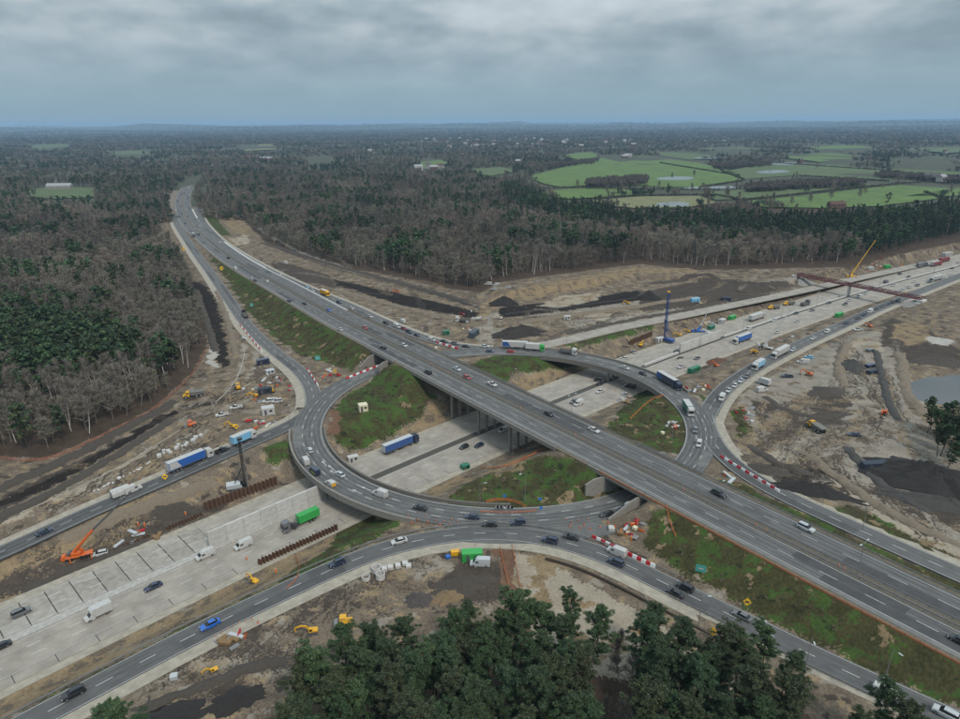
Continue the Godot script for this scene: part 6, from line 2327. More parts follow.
func dumper(px: float, py: float, turn: float, label: String) -> void:
	var t := thing("dump_truck", label, "dump truck", gt(px, py, 1.0), turn, "dump trucks on the works")
	obj("cab", shape("dt_cab", func(b): hull(b, [[-4.4, 0.9, 1.0, 1.4, 1.7, 0.8], [-3.6, 1.15, 0.9, 1.6, 2.0, 1.0], [-3.0, 1.15, 0.9, 1.9, 3.1, 0.9], [-1.8, 1.15, 0.9, 1.9, 3.2, 0.9]])), mats.paint_yellow, t)
	obj("cab_window", shape("dt_glass", func(b): hull(b, [[-3.45, 0.9, 2.1, 2.12, 2.15, 0.85], [-3.0, 1.17, 2.15, 2.2, 2.95, 0.9], [-2.0, 1.17, 2.15, 2.2, 2.95, 0.9]])), mats.glass_dark, t)
	obj("skip_body", shape("dt_skip", func(b):
		hull(b, [[-1.5, 1.2, 1.5, 2.2, 2.9, 1.45], [0.0, 1.3, 1.3, 2.2, 2.8, 1.5], [3.2, 1.3, 1.5, 2.2, 2.7, 1.5], [4.4, 1.2, 2.2, 2.4, 2.6, 1.4]])), mat("skip_grey", Color(0.24, 0.23, 0.20), 0.8, 1.5, 5.0), t)
	obj("underframe", shape("dt_frame", func(b): b.box(Vector3(0, 1.0, 0), Vector3(1.0, 0.5, 7.0))), mats.chassis, t)
	wheels(t, 1.15, [-3.3, 1.0, 2.8], 0.85, 0.6)

func roller(px: float, py: float, turn: float, paint: String, label: String) -> void:
	var t := thing("road_roller", label, "roller", gt(px, py, 0.7), turn)
	obj("body", shape("rl_body", func(b): hull(b, [[-0.8, 0.8, 0.7, 1.2, 1.5, 0.7], [0.4, 0.95, 0.7, 1.3, 1.6, 0.8], [2.2, 0.9, 0.7, 1.3, 1.6, 0.75]])), mats["paint_" + paint], t)
	obj("canopy", shape("rl_canopy", func(b):
		b.box(Vector3(0, 2.6, 0.1), Vector3(1.6, 0.12, 1.6), 0.03)
		for q in [[-0.7, -0.6], [0.7, -0.6], [-0.7, 0.8], [0.7, 0.8]]: b.box(Vector3(q[0], 2.0, q[1]), Vector3(0.08, 1.1, 0.08))), mats["paint_" + paint], t)
	obj("drum", shape("rl_drum", func(b): b.wheel(Vector3(0, 0.7, -1.6), 0.7, 2.0, 18)), mats.steel, t)
	wheels(t, 0.8, [1.5], 0.7, 0.5)

func mobile_crane(base: Vector3, turn: float, paint: String, mid: Vector3, tip: Vector3, second: Material, label: String) -> void:
	var t := thing("mobile_crane", label, "crane", base)
	var body := Node3D.new()
	var m: Material = mats["paint_" + paint]
	var rot := Basis(Vector3.UP, turn) * 0.74
	var b := MB.new()
	b.t = Transform3D(rot, Vector3.ZERO)
	b.box(Vector3(0, 1.1, 0), Vector3(2.6, 0.7, 10.0), 0.1)
	obj("carrier", b, m, t)
	b = MB.new()
	b.t = Transform3D(rot, Vector3(0, 0, 0))
	hull(b, [[-5.9, 1.2, 0.7, 1.5, 1.9, 1.1], [-5.5, 1.25, 0.7, 1.8, 2.5, 1.1], [-4.2, 1.25, 0.7, 1.8, 2.6, 1.1]])
	obj("driver_cab", b, m, t)
	b = MB.new()
	b.t = Transform3D(rot, Vector3.ZERO)
	hull(b, [[-5.95, 1.0, 1.6, 1.65, 2.3, 0.95], [-5.0, 1.27, 1.6, 1.7, 2.35, 1.12], [-4.5, 1.27, 1.6, 1.7, 2.35, 1.12]])
	obj("cab_window", b, mats.glass_dark, t)
	for z in [-4.0, -2.4, 1.0, 2.6, 4.0]:
		for s in [-1, 1]:
			b = MB.new()
			b.t = Transform3D(rot, Vector3.ZERO)
			b.wheel(Vector3(s * 1.15, 0.65, z), 0.65, 0.45, 12)
			obj("wheel", b, mats.tyre, t)
	# superstructure turned to the boom
	var d := Vector3(tip.x - base.x, 0, tip.z - base.z).normalized()
	var sup := Basis(Vector3.UP, atan2(-d.x, -d.z)) * 0.74
	b = MB.new()
	b.t = Transform3D(sup, Vector3.ZERO)
	b.box(Vector3(0, 2.1, 0.6), Vector3(2.4, 1.2, 3.4), 0.1)
	obj("turntable", b, m, t)
	b = MB.new()
	b.t = Transform3D(sup, Vector3.ZERO)
	b.box(Vector3(0, 2.3, 2.9), Vector3(2.6, 1.3, 1.1), 0.08)
	obj("counterweight", b, mats.steel_dark, t)
	b = MB.new()
	b.t = Transform3D(sup, Vector3.ZERO)
	b.box(Vector3(-1.3, 2.5, -0.8), Vector3(0.9, 1.6, 1.5), 0.1)
	obj("crane_cab", b, m, t)
	var foot := sup * Vector3(0, 2.9, 1.2)
	b = MB.new()
	b.tube(foot, mid - base, 0.48, 0.40, 6)
	obj("boom", b, m, t)
	b = MB.new()
	b.tube(mid - base, (mid - base).lerp(tip - base, 0.55), 0.32, 0.29, 6)
	b.tube((mid - base).lerp(tip - base, 0.5), tip - base, 0.25, 0.21, 6)
	b.box(tip - base, Vector3(0.6, 0.9, 0.6), 0.1)
	obj("boom_extension", b, second, t)
	for q in [[-2.6, -2.8], [2.6, -2.8], [-2.6, 4.4], [2.6, 4.4]]:
		b = MB.new()
		b.t = Transform3D(rot, Vector3.ZERO)
		b.box(Vector3(q[0] * 0.6, 0.9, q[1]), Vector3(2.6, 0.25, 0.3))
		b.tube(Vector3(q[0], 0.0, q[1]), Vector3(q[0], 1.0, q[1]), 0.14, 0.14, 6)
		b.tube(Vector3(q[0], 0.0, q[1]), Vector3(q[0], 0.12, q[1]), 0.4, 0.4, 8)
		obj("outrigger", b, m, t)

func lattice(b: MB, a: Vector3, c: Vector3, w: float, n: int, r: float) -> void:
	var d := (c - a).normalized()
	var x := d.cross(Vector3.BACK if absf(d.z) < 0.8 else Vector3.RIGHT).normalized() * w
	var y := d.cross(x).normalized() * w
	var cor := [x + y, x - y, -x - y, -x + y]
	for k in 4:
		b.tube(a + cor[k], c + cor[k], r, r, 4, false)
		for i in n:
			var p: Vector3 = a.lerp(c, float(i) / n) + cor[k]
			var q: Vector3 = a.lerp(c, float(i + 1) / n) + cor[(k + 1) % 4]
			b.tube(p, q, r * 0.6, r * 0.6, 3, false)

func mast_rig(px: float, py: float, top_py: float, turn: float, paint: String, house: String, label: String, w: float) -> void:
	var base := gt(px, py, 1.0)
	var top := tip_at(px, top_py, base.z)
	var h := top.y - base.y
	var t := thing("piling_rig", label, "piling rig", base, turn)
	var m: Material = mats["paint_" + paint]
	track(t, -1.5, 5.0, 0.55, 0.75)
	track(t, 1.5, 5.0, 0.55, 0.75)
	obj("housing", shape("rig_house", func(b): b.box(Vector3(0, 2.0, 1.4), Vector3(2.9, 1.7, 4.6), 0.12); b.box(Vector3(0, 1.1, 0.2), Vector3(2.0, 0.6, 3.0))), mats["paint_" + house], t)
	obj("cab", shape("rig_cab", func(b): hull(b, [[-1.7, 0.5, 1.2, 1.6, 2.8, 0.45], [-0.3, 0.55, 1.2, 1.6, 3.0, 0.5]])), m, t).position.x = -0.95
	obj("cab_window", shape("rig_glass", func(b): hull(b, [[-1.73, 0.42, 1.8, 1.85, 2.6, 0.4], [-0.6, 0.57, 1.8, 1.85, 2.7, 0.52]])), mats.glass_dark, t).position.x = -0.95
	var b := MB.new()
	lattice(b, Vector3(0, 0.6, -2.4), Vector3(0, h, -2.4), w, int(h / 1.6), 0.11)
	b.box(Vector3(0, h * 0.5, -2.4), Vector3(w * 0.7, h * 0.96, w * 0.5))
	obj("mast", b, m, t)
	b = MB.new()
	b.box(Vector3(0, h + 0.4, -2.6), Vector3(1.2, 0.8, 1.6), 0.1)
	obj("mast_head", b, mats.paint_yellow if paint == "curtain_blue" else m, t)
	b = MB.new()
	b.tube(Vector3(0, 0.3, -3.2), Vector3(0, h * 0.9, -3.2), 0.22, 0.22, 8)
	obj("drill_rod", b, mats.steel, t)
	b = MB.new()
	b.box(Vector3(0, h * 0.42, -3.1), Vector3(1.1, 1.8, 0.9), 0.1)
	obj("drive_head", b, mats.steel_dark, t)
	for s in [-1, 1]:
		b = MB.new()
		b.tube(Vector3(s * 0.9, 2.6, 1.0), Vector3(s * 0.2, h * 0.45, -2.2), 0.13, 0.1, 6)
		obj("stay", b, m, t)

func heap(px: float, py: float, rx: float, rz: float, h: float, turn: float, m: Material, label: String, sd: int, ridge := 0.0) -> void:
	var p := gt(px, py)
	var f := FastNoiseLite.new()
	f.seed = sd
	f.frequency = 0.16
	f.fractal_octaves = 4
	var st := SurfaceTool.new()
	st.begin(Mesh.PRIMITIVE_TRIANGLES)
	st.set_smooth_group(0)
	var nr := 22
	var na := 64
	var rot := Basis(Vector3.UP, turn)
	var pts := []
	for i in nr + 1:
		var row := []
		for k in na:
			var q := i / float(nr)
			var a := TAU * k / na
			var wob := 1.0 + 0.45 * f.get_noise_2d(cos(a) * 9.0, sin(a) * 9.0)
			var v := rot * Vector3(cos(a) * rx * q * wob + (signf(cos(a)) * ridge * minf(q * 4.0, 1.0)), 0, sin(a) * rz * q * wob)
			var y := h * pow(maxf(0.0, 1.0 - q), 0.95) * (1.0 + 0.28 * f.get_noise_2d(v.x * 1.4, v.z * 1.4))
			y += f.get_noise_2d(v.x * 4.0, v.z * 4.0) * (0.25 + h * 0.16) * (1.0 - q)
			if i == nr: y = -0.8
			row.append(Vector3(v.x, y + ground_y(p.x + v.x, p.z + v.z) - p.y, v.z))
		pts.append(row)
	for i in nr:
		for k in na:
			var e := (k + 1) % na
			for v in [pts[i][k], pts[i + 1][k], pts[i + 1][e], pts[i][k], pts[i + 1][e], pts[i][e]]: st.add_vertex(v)
	st.index()
	st.generate_normals()
	var mesh := st.commit()
	var o := solid("soil_heap", mesh, m, label, "soil heap", "soil heaps")
	o.position = p

func barrier_row(a: Vector2, c: Vector2, n: int, label: String, hw := 0.0) -> void:
	var red := mat("barrier_red", Color(0.42, 0.018, 0.025), 0.5)
	var wht := mat("barrier_white", Color(0.66, 0.66, 0.66), 0.5)
	for i in n:
		var q := a.lerp(c, (i + 0.5) / n)
		var p := gt(q.x, q.y, 0.4)
		var e := a.lerp(c, (i + 0.6) / n)
		var d := gt(e.x, e.y, 0.4) - p
		p.y += 0.2
		var col := red if (i / 1) % 2 == 0 else wht
		var l := gt(a.x, a.y).distance_to(gt(c.x, c.y)) / n
		var t := thing("barrier_block", ("red" if i % 2 == 0 else "white") + " water-filled barrier block " + label, "barrier", p, atan2(d.x, d.z), "barrier blocks " + label)
		var b := MB.new()
		b.hexa([Vector3(-0.3, 0, -l * 0.48), Vector3(0.3, 0, -l * 0.48), Vector3(0.3, 0, l * 0.48), Vector3(-0.3, 0, l * 0.48), Vector3(-0.14, 1.0, -l * 0.48), Vector3(0.14, 1.0, -l * 0.48), Vector3(0.14, 1.0, l * 0.48), Vector3(-0.14, 1.0, l * 0.48)])
		obj("shell", b, col, t)
		b = MB.new()
		b.box(Vector3(0, 0.06, 0), Vector3(0.66, 0.14, l * 0.9), 0.03)
		obj("foot", b, col, t)

func cone(p: Vector3, label: String, group: String) -> void:
	var t := thing("traffic_cone", label, "cone", p, 0.0, group)
	obj("body", shape("cone_body", func(b): b.tube(Vector3(0, 0.04, 0), Vector3(0, 0.95, 0), 0.24, 0.04, 10); b.box(Vector3(0, 0.04, 0), Vector3(0.56, 0.08, 0.56), 0.02)), mats.paint_orange, t)
	obj("sleeve", shape("cone_sleeve", func(b): b.tube(Vector3(0, 0.42, 0), Vector3(0, 0.70, 0), 0.175, 0.115, 10, false)), mats.paint_white, t)

func lamp_post(p: Vector3, turn: float, h: float, arms: int, label: String, group: String) -> void:
	var t := thing("lamp_post", label, "lamp post", p, turn, group)
	obj("column", shape("lamp_col%d" % int(h), func(b): b.tube(Vector3(0, -0.3, 0), Vector3(0, 1.5, 0), 0.14, 0.13, 8); b.tube(Vector3(0, 1.5, 0), Vector3(0, h, 0), 0.10, 0.06, 8)), mats.steel, t)
	for s in ([-1, 1] if arms == 2 else [1]):
		var a := obj("arm", shape("lamp_arm", func(b): b.tube(Vector3.ZERO, Vector3(1.4, 0.25, 0), 0.05, 0.04, 5)), mats.steel, t)
		a.position.y = h
		a.rotation.y = 0.0 if s > 0 else PI
		var l := obj("lantern", shape("lamp_head", func(b): b.box(Vector3(1.75, 0.26, 0), Vector3(0.9, 0.16, 0.36), 0.04)), mats.paint_silver, t)
		l.position.y = h
		l.rotation.y = 0.0 if s > 0 else PI

func sign_board(p: Vector3, turn: float, w: float, h: float, low: float, m: Material, label: String, diamond := false, trim: Material = null) -> void:
	var t := thing("road_sign", label, "sign", p, turn)
	var b := MB.new()
	if diamond: b.prism([Vector2(0, low), Vector2(w / 2, low + h / 2), Vector2(0, low + h), Vector2(-w / 2, low + h / 2)], -0.04, 0.04)
	else: b.box(Vector3(0, low + h / 2, 0), Vector3(w, h, 0.08), 0.02)
	obj("board", b, m, t)
	for s in ([-0.3, 0.3] if w > 1.2 else [0.0]):
		b = MB.new()
		b.tube(Vector3(s * w, -0.2, -0.08), Vector3(s * w, low + h * 0.6, -0.08), 0.05, 0.05, 6)
		obj("post", b, mats.steel, t)
	if trim:
		b = MB.new()
		b.box(Vector3(0, low + h * 0.5, 0.05), Vector3(w * 0.5, h * 0.22, 0.03))
		obj("legend", b, trim, t)

func cabin(px: float, py: float, turn: float, s: Vector3, m: Material, label: String) -> void:
	var t := thing("site_cabin", label, "cabin", gt(px, py, s.y * 0.4), turn)
	obj("wall", shape("cabin%.1f%.1f" % [s.x, s.z], func(b):
		b.box(Vector3(0, s.y / 2, 0), s, 0.05)
		var n := int(s.x / 0.4)
		for i in n:
			for q in [-1, 1]: b.box(Vector3(-s.x / 2 + (i + 0.5) * s.x / n, s.y / 2, q * (s.z / 2 + 0.02)), Vector3(0.16, s.y * 0.9, 0.04))), m, t)
	obj("roof", shape("cabinroof%.1f%.1f" % [s.x, s.z], func(b): b.box(Vector3(0, s.y + 0.04, 0), Vector3(s.x * 1.01, 0.1, s.z * 1.01), 0.03)), m, t)
	var b := MB.new()
	b.box(Vector3(-s.x * 0.22, s.y * 0.45, s.z / 2 + 0.05), Vector3(0.85, s.y * 0.75, 0.05))
	obj("door", b, mats.steel_dark, t)
	b = MB.new()
	b.box(Vector3(s.x * 0.2, s.y * 0.6, s.z / 2 + 0.05), Vector3(1.1, 0.8, 0.05))
	obj("window", b, mats.glass_dark, t)

func small_box(px: float, py: float, s: Vector3, turn: float, called: String, m: Material, label: String, cat: String, group := "") -> void:
	var t := thing(called, label, cat, gt(px, py, s.y * 0.4), turn, group)
	var b := MB.new()
	b.box(Vector3(0, s.y / 2, 0), s, minf(0.12, s.y * 0.2))
	obj("body", b, m, t)
	b = MB.new()
	for q in [-0.3, 0.3]: b.box(Vector3(0, 0.05, q * s.z), Vector3(s.x * 0.96, 0.12, 0.12))
	obj("skid", b, mats.steel_dark, t)

func fence(line: PackedVector3Array, off: float, h: float, m: Material, label: String, called := "net_fence", gap := 3.0) -> void:
	var t := thing(called, label, "fence", line[0])
	var b := MB.new()
	b.t = Transform3D(Basis(), -line[0])
	for k in 3: ribbon(b, shifted(line, off, h * (0.95 - 0.32 * k)), -0.02, 0.02, 0.0, h * 0.13)
	obj("netting", b, m, t)
	var pb := MB.new()
	pb.t = Transform3D(Basis(), -line[0])
	var d := 0.0
	while d < (line.size() - 1) * STEP:
		var p := at_length(line, d)
		pb.box(p[0] + p[1] * off + Vector3(0, h * 0.5, 0), Vector3(0.07, h * 1.1, 0.07))
		d += gap
	obj("post", pb, mats.steel_dark, t).set_meta("kind", "stuff")

func ground_line(pix: Array) -> PackedVector3Array:
	var q := []
	for i in range(0, pix.size(), 2): q.append(gt(pix[i], pix[i + 1]))
	var l := smooth_line(q, 2)
	for i in l.size(): l[i].y = ground_y(l[i].x, l[i].z)
	return l

# a worker in orange: one continuous skin from joints with radii
func person_mesh() -> ArrayMesh:
	var bones := [[Vector3(0.10, 0.06, -0.08), Vector3(0.10, 0.06, 0.10), 0.06, 0.06], [Vector3(-0.10, 0.06, -0.08), Vector3(-0.10, 0.06, 0.10), 0.06, 0.06], [Vector3(0.10, 0.08, 0.05), Vector3(0.10, 0.48, 0.0), 0.065, 0.085], [Vector3(0.10, 0.48, 0.0), Vector3(0.09, 0.92, 0.02), 0.085, 0.115], [Vector3(-0.10, 0.08, 0.05), Vector3(-0.10, 0.48, 0.0), 0.065, 0.085], [Vector3(-0.10, 0.48, 0.0), Vector3(-0.09, 0.92, 0.02), 0.085, 0.115], [Vector3(0, 0.95, 0.02), Vector3(0, 1.35, 0.0), 0.17, 0.19], [Vector3(-0.15, 1.40, 0), Vector3(0.15, 1.40, 0), 0.10, 0.10], [Vector3(0.21, 1.40, 0), Vector3(0.28, 1.12, 0.02), 0.075, 0.06], [Vector3(0.28, 1.12, 0.02), Vector3(0.24, 0.88, -0.12), 0.06, 0.05], [Vector3(-0.21, 1.40, 0), Vector3(-0.28, 1.12, 0.02), 0.075, 0.06], [Vector3(-0.28, 1.12, 0.02), Vector3(-0.22, 0.90, -0.14), 0.06, 0.05], [Vector3(0, 1.42, 0), Vector3(0, 1.58, -0.01), 0.06, 0.06], [Vector3(0, 1.64, -0.02), Vector3(0, 1.70, 0.0), 0.10, 0.105]]
	var c := 0.055
	var n := Vector3i(16, 36, 12)
	var o := Vector3(-0.42, -0.06, -0.34)
	var val := PackedFloat32Array()
	val.resize(n.x * n.y * n.z)
	for k in n.z:
		for j in n.y:
			for i in n.x:
				var p := o + Vector3(i, j, k) * c
				var s := 0.0
				for b in bones:
					var ab: Vector3 = b[1] - b[0]
					var u := clampf((p - b[0]).dot(ab) / ab.length_squared(), 0.0, 1.0)
					var d: float = p.distance_to(b[0] + ab * u) - lerpf(b[2], b[3], u)
					s += exp(-d * 34.0)
				val[(k * n.y + j) * n.x + i] = -log(maxf(s, 1e-9)) / 34.0
	var idx := {}
	var vs := PackedVector3Array()
	for k in n.z - 1:
		for j in n.y - 1:
			for i in n.x - 1:
				var sum := Vector3.ZERO
				var hits := 0
				for e in [[0, 0, 0, 1, 0, 0], [0, 1, 0, 1, 1, 0], [0, 0, 1, 1, 0, 1], [0, 1, 1, 1, 1, 1], [0, 0, 0, 0, 1, 0], [1, 0, 0, 1, 1, 0], [0, 0, 1, 0, 1, 1], [1, 0, 1, 1, 1, 1], [0, 0, 0, 0, 0, 1], [1, 0, 0, 1, 0, 1], [0, 1, 0, 0, 1, 1], [1, 1, 0, 1, 1, 1]]:
					var va := val[((k + e[2]) * n.y + j + e[1]) * n.x + i + e[0]]
					var vb := val[((k + e[5]) * n.y + j + e[4]) * n.x + i + e[3]]
					if (va < 0.0) != (vb < 0.0):
						sum += Vector3(e[0], e[1], e[2]).lerp(Vector3(e[3], e[4], e[5]), va / (va - vb))
						hits += 1
				if hits:
					idx[Vector3i(i, j, k)] = vs.size()
					vs.append(o + (Vector3(i, j, k) + sum / hits) * c)
	var st := SurfaceTool.new()
	st.begin(Mesh.PRIMITIVE_TRIANGLES)
	st.set_smooth_group(0)
	for k in range(1, n.z - 1):
		for j in range(1, n.y - 1):
			for i in range(1, n.x - 1):
				var a := val[(k * n.y + j) * n.x + i] < 0.0
				for ax in 3:
					var st2: Vector3i = [Vector3i(1, 0, 0), Vector3i(0, 1, 0), Vector3i(0, 0, 1)][ax]
					var b := val[((k + st2.z) * n.y + j + st2.y) * n.x + i + st2.x] < 0.0
					if a == b: continue
					var u: Vector3i = [Vector3i(0, 1, 0), Vector3i(0, 0, 1), Vector3i(1, 0, 0)][ax]
					var w: Vector3i = [Vector3i(0, 0, 1), Vector3i(1, 0, 0), Vector3i(0, 1, 0)][ax]
					var at := Vector3i(i, j, k)
					var q := [at - u - w, at - w, at, at - u]
					if a: q.reverse()
					var ok := true
					for e in q: ok = ok and idx.has(e)
					if not ok: continue
					for e in [0, 1, 2, 0, 2, 3]:
						var v := vs[idx[q[e]]]
						st.set_color(Color(0.62, 0.15, 0.02) if v.y < 1.46 and v.y > 0.10 else (Color(0.66, 0.66, 0.62) if v.y > 1.66 else (Color(0.35, 0.20, 0.14) if v.y > 1.4 else Color(0.03, 0.03, 0.03))))
						st.add_vertex(v)
	st.index()
	st.generate_normals()
	return st.commit()

func bund(pix: Array, half: float, h: float, m: Material, label: String) -> void:
	var coarse := ground_line(pix)
	var line := even(coarse, 1.2)
	var f := FastNoiseLite.new()
	f.seed = int(pix[0] * 7 + pix[1])
	f.frequency = 0.12
	f.fractal_octaves = 4
	var st := SurfaceTool.new()
	st.begin(Mesh.PRIMITIVE_TRIANGLES)
	st.set_smooth_group(0)
	var rows := []
	var n := line.size()
	for i in n:
		var s := side(line, i)
		var ends := smoothstep(0.0, 6.0, float(mini(i, n - 1 - i)))
		var row := []
		for k in 9:
			var u := -1.0 + k * 0.25
			var w := half * (1.0 + 0.4 * f.get_noise_2d(i * 2.0, 50.0 * signf(u)))
			var p := line[i] + s * (u * w + half * 0.5 * f.get_noise_2d(i * 1.3, 9.0))
			var y := h * ends * pow(maxf(0.0, 1.0 - u * u), 1.2) * (0.85 + 0.7 * f.get_noise_2d(p.x * 1.8, p.z * 1.8)) + 0.25 * f.get_noise_2d(p.x * 6.0, p.z * 6.0)
			p.y = ground_y(p.x, p.z) + (y if absf(u) < 0.99 else -0.35)
			row.append(p - line[0])
		rows.append(row)
	for i in n - 1:
		for k in 8:
			for v in [rows[i][k], rows[i + 1][k], rows[i + 1][k + 1], rows[i][k], rows[i + 1][k + 1], rows[i][k + 1]]: st.add_vertex(v)
	st.index()
	st.generate_normals()
	var o := solid("soil_bund", st.commit(), m, label, "soil bund", "soil bunds")
	o.position = line[0]

func build_site() -> void:
	var r := RandomNumberGenerator.new()
	r.seed = 5
	var dark := mat("heap_dark", Color(0.030, 0.026, 0.024), 0.97, 2.1, 7.0)
	var brown := mat("heap_brown", Color(0.085, 0.070, 0.056), 0.97, 2.1, 7.0)
	var grey := mat("heap_grey", Color(0.075, 0.070, 0.064), 0.97, 2.1, 7.0)
	var tan := mat("heap_tan", Color(0.26, 0.18, 0.10), 0.97, 1.7, 5.0)
	# ---- heaps
	heap(504, 304, 10, 7, 5.5, 0.2, dark, "steep black soil heap under the northern trees", 1)
	heap(519, 334, 13, 7, 5.0, 0.35, mat("heap_black_brown", Color(0.045, 0.038, 0.034), 0.97, 2.1, 7.0), "broad dark brown soil heap beside the white lorry", 2, 3.0)
	heap(648, 299, 9, 5, 5.5, 0.1, dark, "black soil heap beside the yellow excavator in the far works", 3)
	heap(853, 366, 6, 10, 3.2, -0.35, grey, "long grey gravel heap beside the haul road", 4, 0.0)
	heap(930, 482, 13, 22, 6.5, 0.85, dark, "huge black soil heap beside the pond clump", 5)
	heap(948, 506, 20, 5, 2.6, -0.5, grey, "grey rubble bund along the foot of the black heap", 6)
	heap(817, 491, 14, 5, 2.8, -0.42, dark, "low dark bund beside the haul road and slip road", 7)
	heap(418, 600, 3.6, 3.0, 2.0, 0.0, mat("heap_mauve", Color(0.10, 0.085, 0.082), 0.97, 1.3, 5.0), "small round grey stone heap in the southern yard", 8)
	heap(447, 597, 4.2, 3.0, 1.4, 0.4, tan, "small tan sand heap in the southern yard", 9)
	heap(462, 586, 8, 4, 1.3, 0.2, brown, "low dark earth heap behind the silver van", 10)
	heap(236, 700, 6.5, 3.2, 1.5, 0.45, dark, "oval black topsoil heap in the muddy southern yard", 11)
	heap(160, 722, 9, 4, 1.6, 0.45, dark, "black topsoil heap beside the small corner pine", 12)
	heap(826, 392, 9, 6, 2.0, 0.3, brown, "churned brown earth heap in the dumper yard", 13)
	heap(940, 362, 16, 7, 2.0, 0.0, brown, "brown earth heap above the pond", 14)
	heap(175, 512, 7, 3, 2.2, 0.5, brown, "brown earth heap behind the orange crane", 15)
	heap(735, 296, 20, 7, 4.0, 0.2, brown, "sloping brown bank by the red footbridge's ramp", 16, 8.0)
	heap(680, 358.5, 4, 1.5, 1.2, 0.7, brown, "low earth heap in the motorway reserve by the bridge", 17)
	heap(716, 362, 8, 4, 2.2, 0.6, mat("heap_red", Color(0.15, 0.075, 0.048), 0.97, 1.9, 7.0), "red-brown excavated earth beside the blue lorry", 18)
	heap(768, 470, 8, 4, 1.4, -0.5, brown, "brown earth heap beside the chalky hardstanding", 19)

	# long bunds of scraped soil beside the haul routes
	var sandy := mat("bund_sand", Color(0.25, 0.20, 0.145), 0.97, 1.9, 7.0)
	for a in [
		[[-20, 496, 60, 463, 130, 426, 178, 400], 3.2, 1.3, brown, "brown soil bund between the dark track and the western wood"],
		[[-20, 527, 60, 489, 130, 447, 176, 418], 2.6, 0.9, brown, "brown soil bund on the slip road side of the dark track"],
		[[262, 243, 330, 264, 400, 283, 470, 303], 3.0, 1.4, brown, "long brown soil bund at the foot of the northern wood"],
		[[336, 290, 400, 307, 466, 322], 2.6, 1.1, sandy, "tan soil bund on the queue side of the northern trench"],
		[[520, 322, 580, 314, 640, 306, 700, 297], 3.0, 1.2, sandy, "tan soil bund along the far working platform"],
		[[566, 334, 620, 322, 680, 311, 740, 298], 2.2, 0.9, brown, "brown soil bund above the unfinished link road"],
		[[848, 343, 841, 356, 839, 372, 846, 386], 2.6, 1.5, sandy, "sandy bund curving round the gravel heap"],
		[[876, 350, 881, 374, 888, 400, 898, 420], 2.0, 1.0, grey, "grey bund between the pipe stores and the haul road"],
		[[900, 352, 903, 376, 912, 400, 926, 414], 3.0, 1.4, sandy, "sandy bund between the haul road and the pond"],
		[[806, 452, 836, 476, 876, 504, 940, 538, 990, 560], 2.2, 1.0, sandy, "sandy bund along the haul road above the slip road"],
		[[846, 446, 866, 470, 892, 492, 930, 512], 2.2, 1.1, grey, "grey bund between haul road and black heap"],
		[[748, 444, 770, 460, 792, 470, 814, 474], 2.2, 1.2, brown, "brown bund beside the chalky hardstanding"],
		[[764, 396, 790, 412, 824, 418, 852, 412], 2.0, 0.7, brown, "low brown bund across the dumper yard"],
		[[196, 290, 206, 320, 216, 352], 2.4, 1.2, brown, "brown bund on the woodland side of the peat strip"],
		[[216, 290, 228, 322, 236, 356], 2.2, 1.0, sandy, "tan bund on the slip road side of the peat strip"],
		[[130, 714, 190, 690, 240, 672, 290, 660], 2.0, 0.8, brown, "brown bund across the muddy southern yard"],
		[[20, 592, 90, 562, 150, 540], 1.8, 0.9, brown, "brown bund along the edge of the orange crane's platform"],
		[[60, 541, 120, 516, 170, 498, 220, 481], 2.4, 1.1, sandy, "tan bund on the bank below the blue and white lorry"],
		[[650, 284, 700, 279, 760, 284, 790, 282], 3.0, 1.6, brown, "brown bund leading to the red footbridge's ramp"],
	]: bund(a[0], a[1], a[2], a[3], a[4])
	# pale kerb laid out along the future western carriageway
	var kb := MB.new()
	ribbon(kb, ground_line([-20, 531, 60, 496, 110, 472, 160, 443, 180, 430]), -0.2, 0.2, 0.14, 0.4)
	solid("kerb_line", kb, mats.shoulder, "long pale kerb line across the earth above the western slip road", "kerb")
	kb = MB.new()
	ribbon(kb, ground_line([243, 343, 244, 356, 238, 376, 226, 393, 216, 402]), -0.22, 0.22, 0.14, 0.4)
	solid("kerb_line", kb, mats.shoulder, "pale kerb line curving past the roller in the western yard", "kerb")
	# ---- excavators and other plant
	excavator(254, 580, 1.0, "yellow", 0.8, "yellow excavator on the bank by the sheet piles")
	excavator(213, 669, 2.2, "yellow", 0.6, "small yellow excavator in the muddy southern yard")
	excavator(312, 630, 1.7, "yellow", 0.8, "yellow excavator with outstretched arm in the southern yard", 1.25)
	excavator(233, 426, 1.4, "yellow", 0.9, "yellow excavator in the yard beside the pickups")
	excavator(255, 395, 1.9, "yellow", 0.8, "yellow loader beside the dark blue tank")
	excavator(641, 345, -0.6, "yellow", 1.0, "yellow excavator beside the sheet pile box")
	excavator(628, 303, 1.8, "yellow", 0.9, "yellow excavator digging the black heap in the far works")
	excavator(809, 374, 1.2, "orange", 1.0, "orange excavator in the dumper yard")
	excavator(884, 413, 2.4, "orange", 1.1, "orange excavator beside the stacked blue pipes")
	excavator(716, 365, 0.7, "orange", 0.9, "orange excavator on the red-brown earth")
	excavator(755, 352, 2.2, "yellow", 1.0, "yellow excavator at the end of the excavated pit")
	excavator(397, 292, 2.0, "orange", 0.9, "orange excavator on the track along the northern wood")
	excavator(500, 318, 1.6, "cream", 0.9, "cream excavator between the two dark soil heaps")
	excavator(679, 335, 1.6, "yellow", 0.9, "yellow excavator close by the tall blue rig")
	excavator(688, 331, 1.6, "yellow", 0.8, "second yellow excavator in the row beside the tall blue rig")
	excavator(870, 326, 0.4, "orange", 0.9, "orange-brown excavator at the head of the haul road")
	excavator(700, 303, 1.2, "cream", 0.7, "cream excavator on the far working platform")
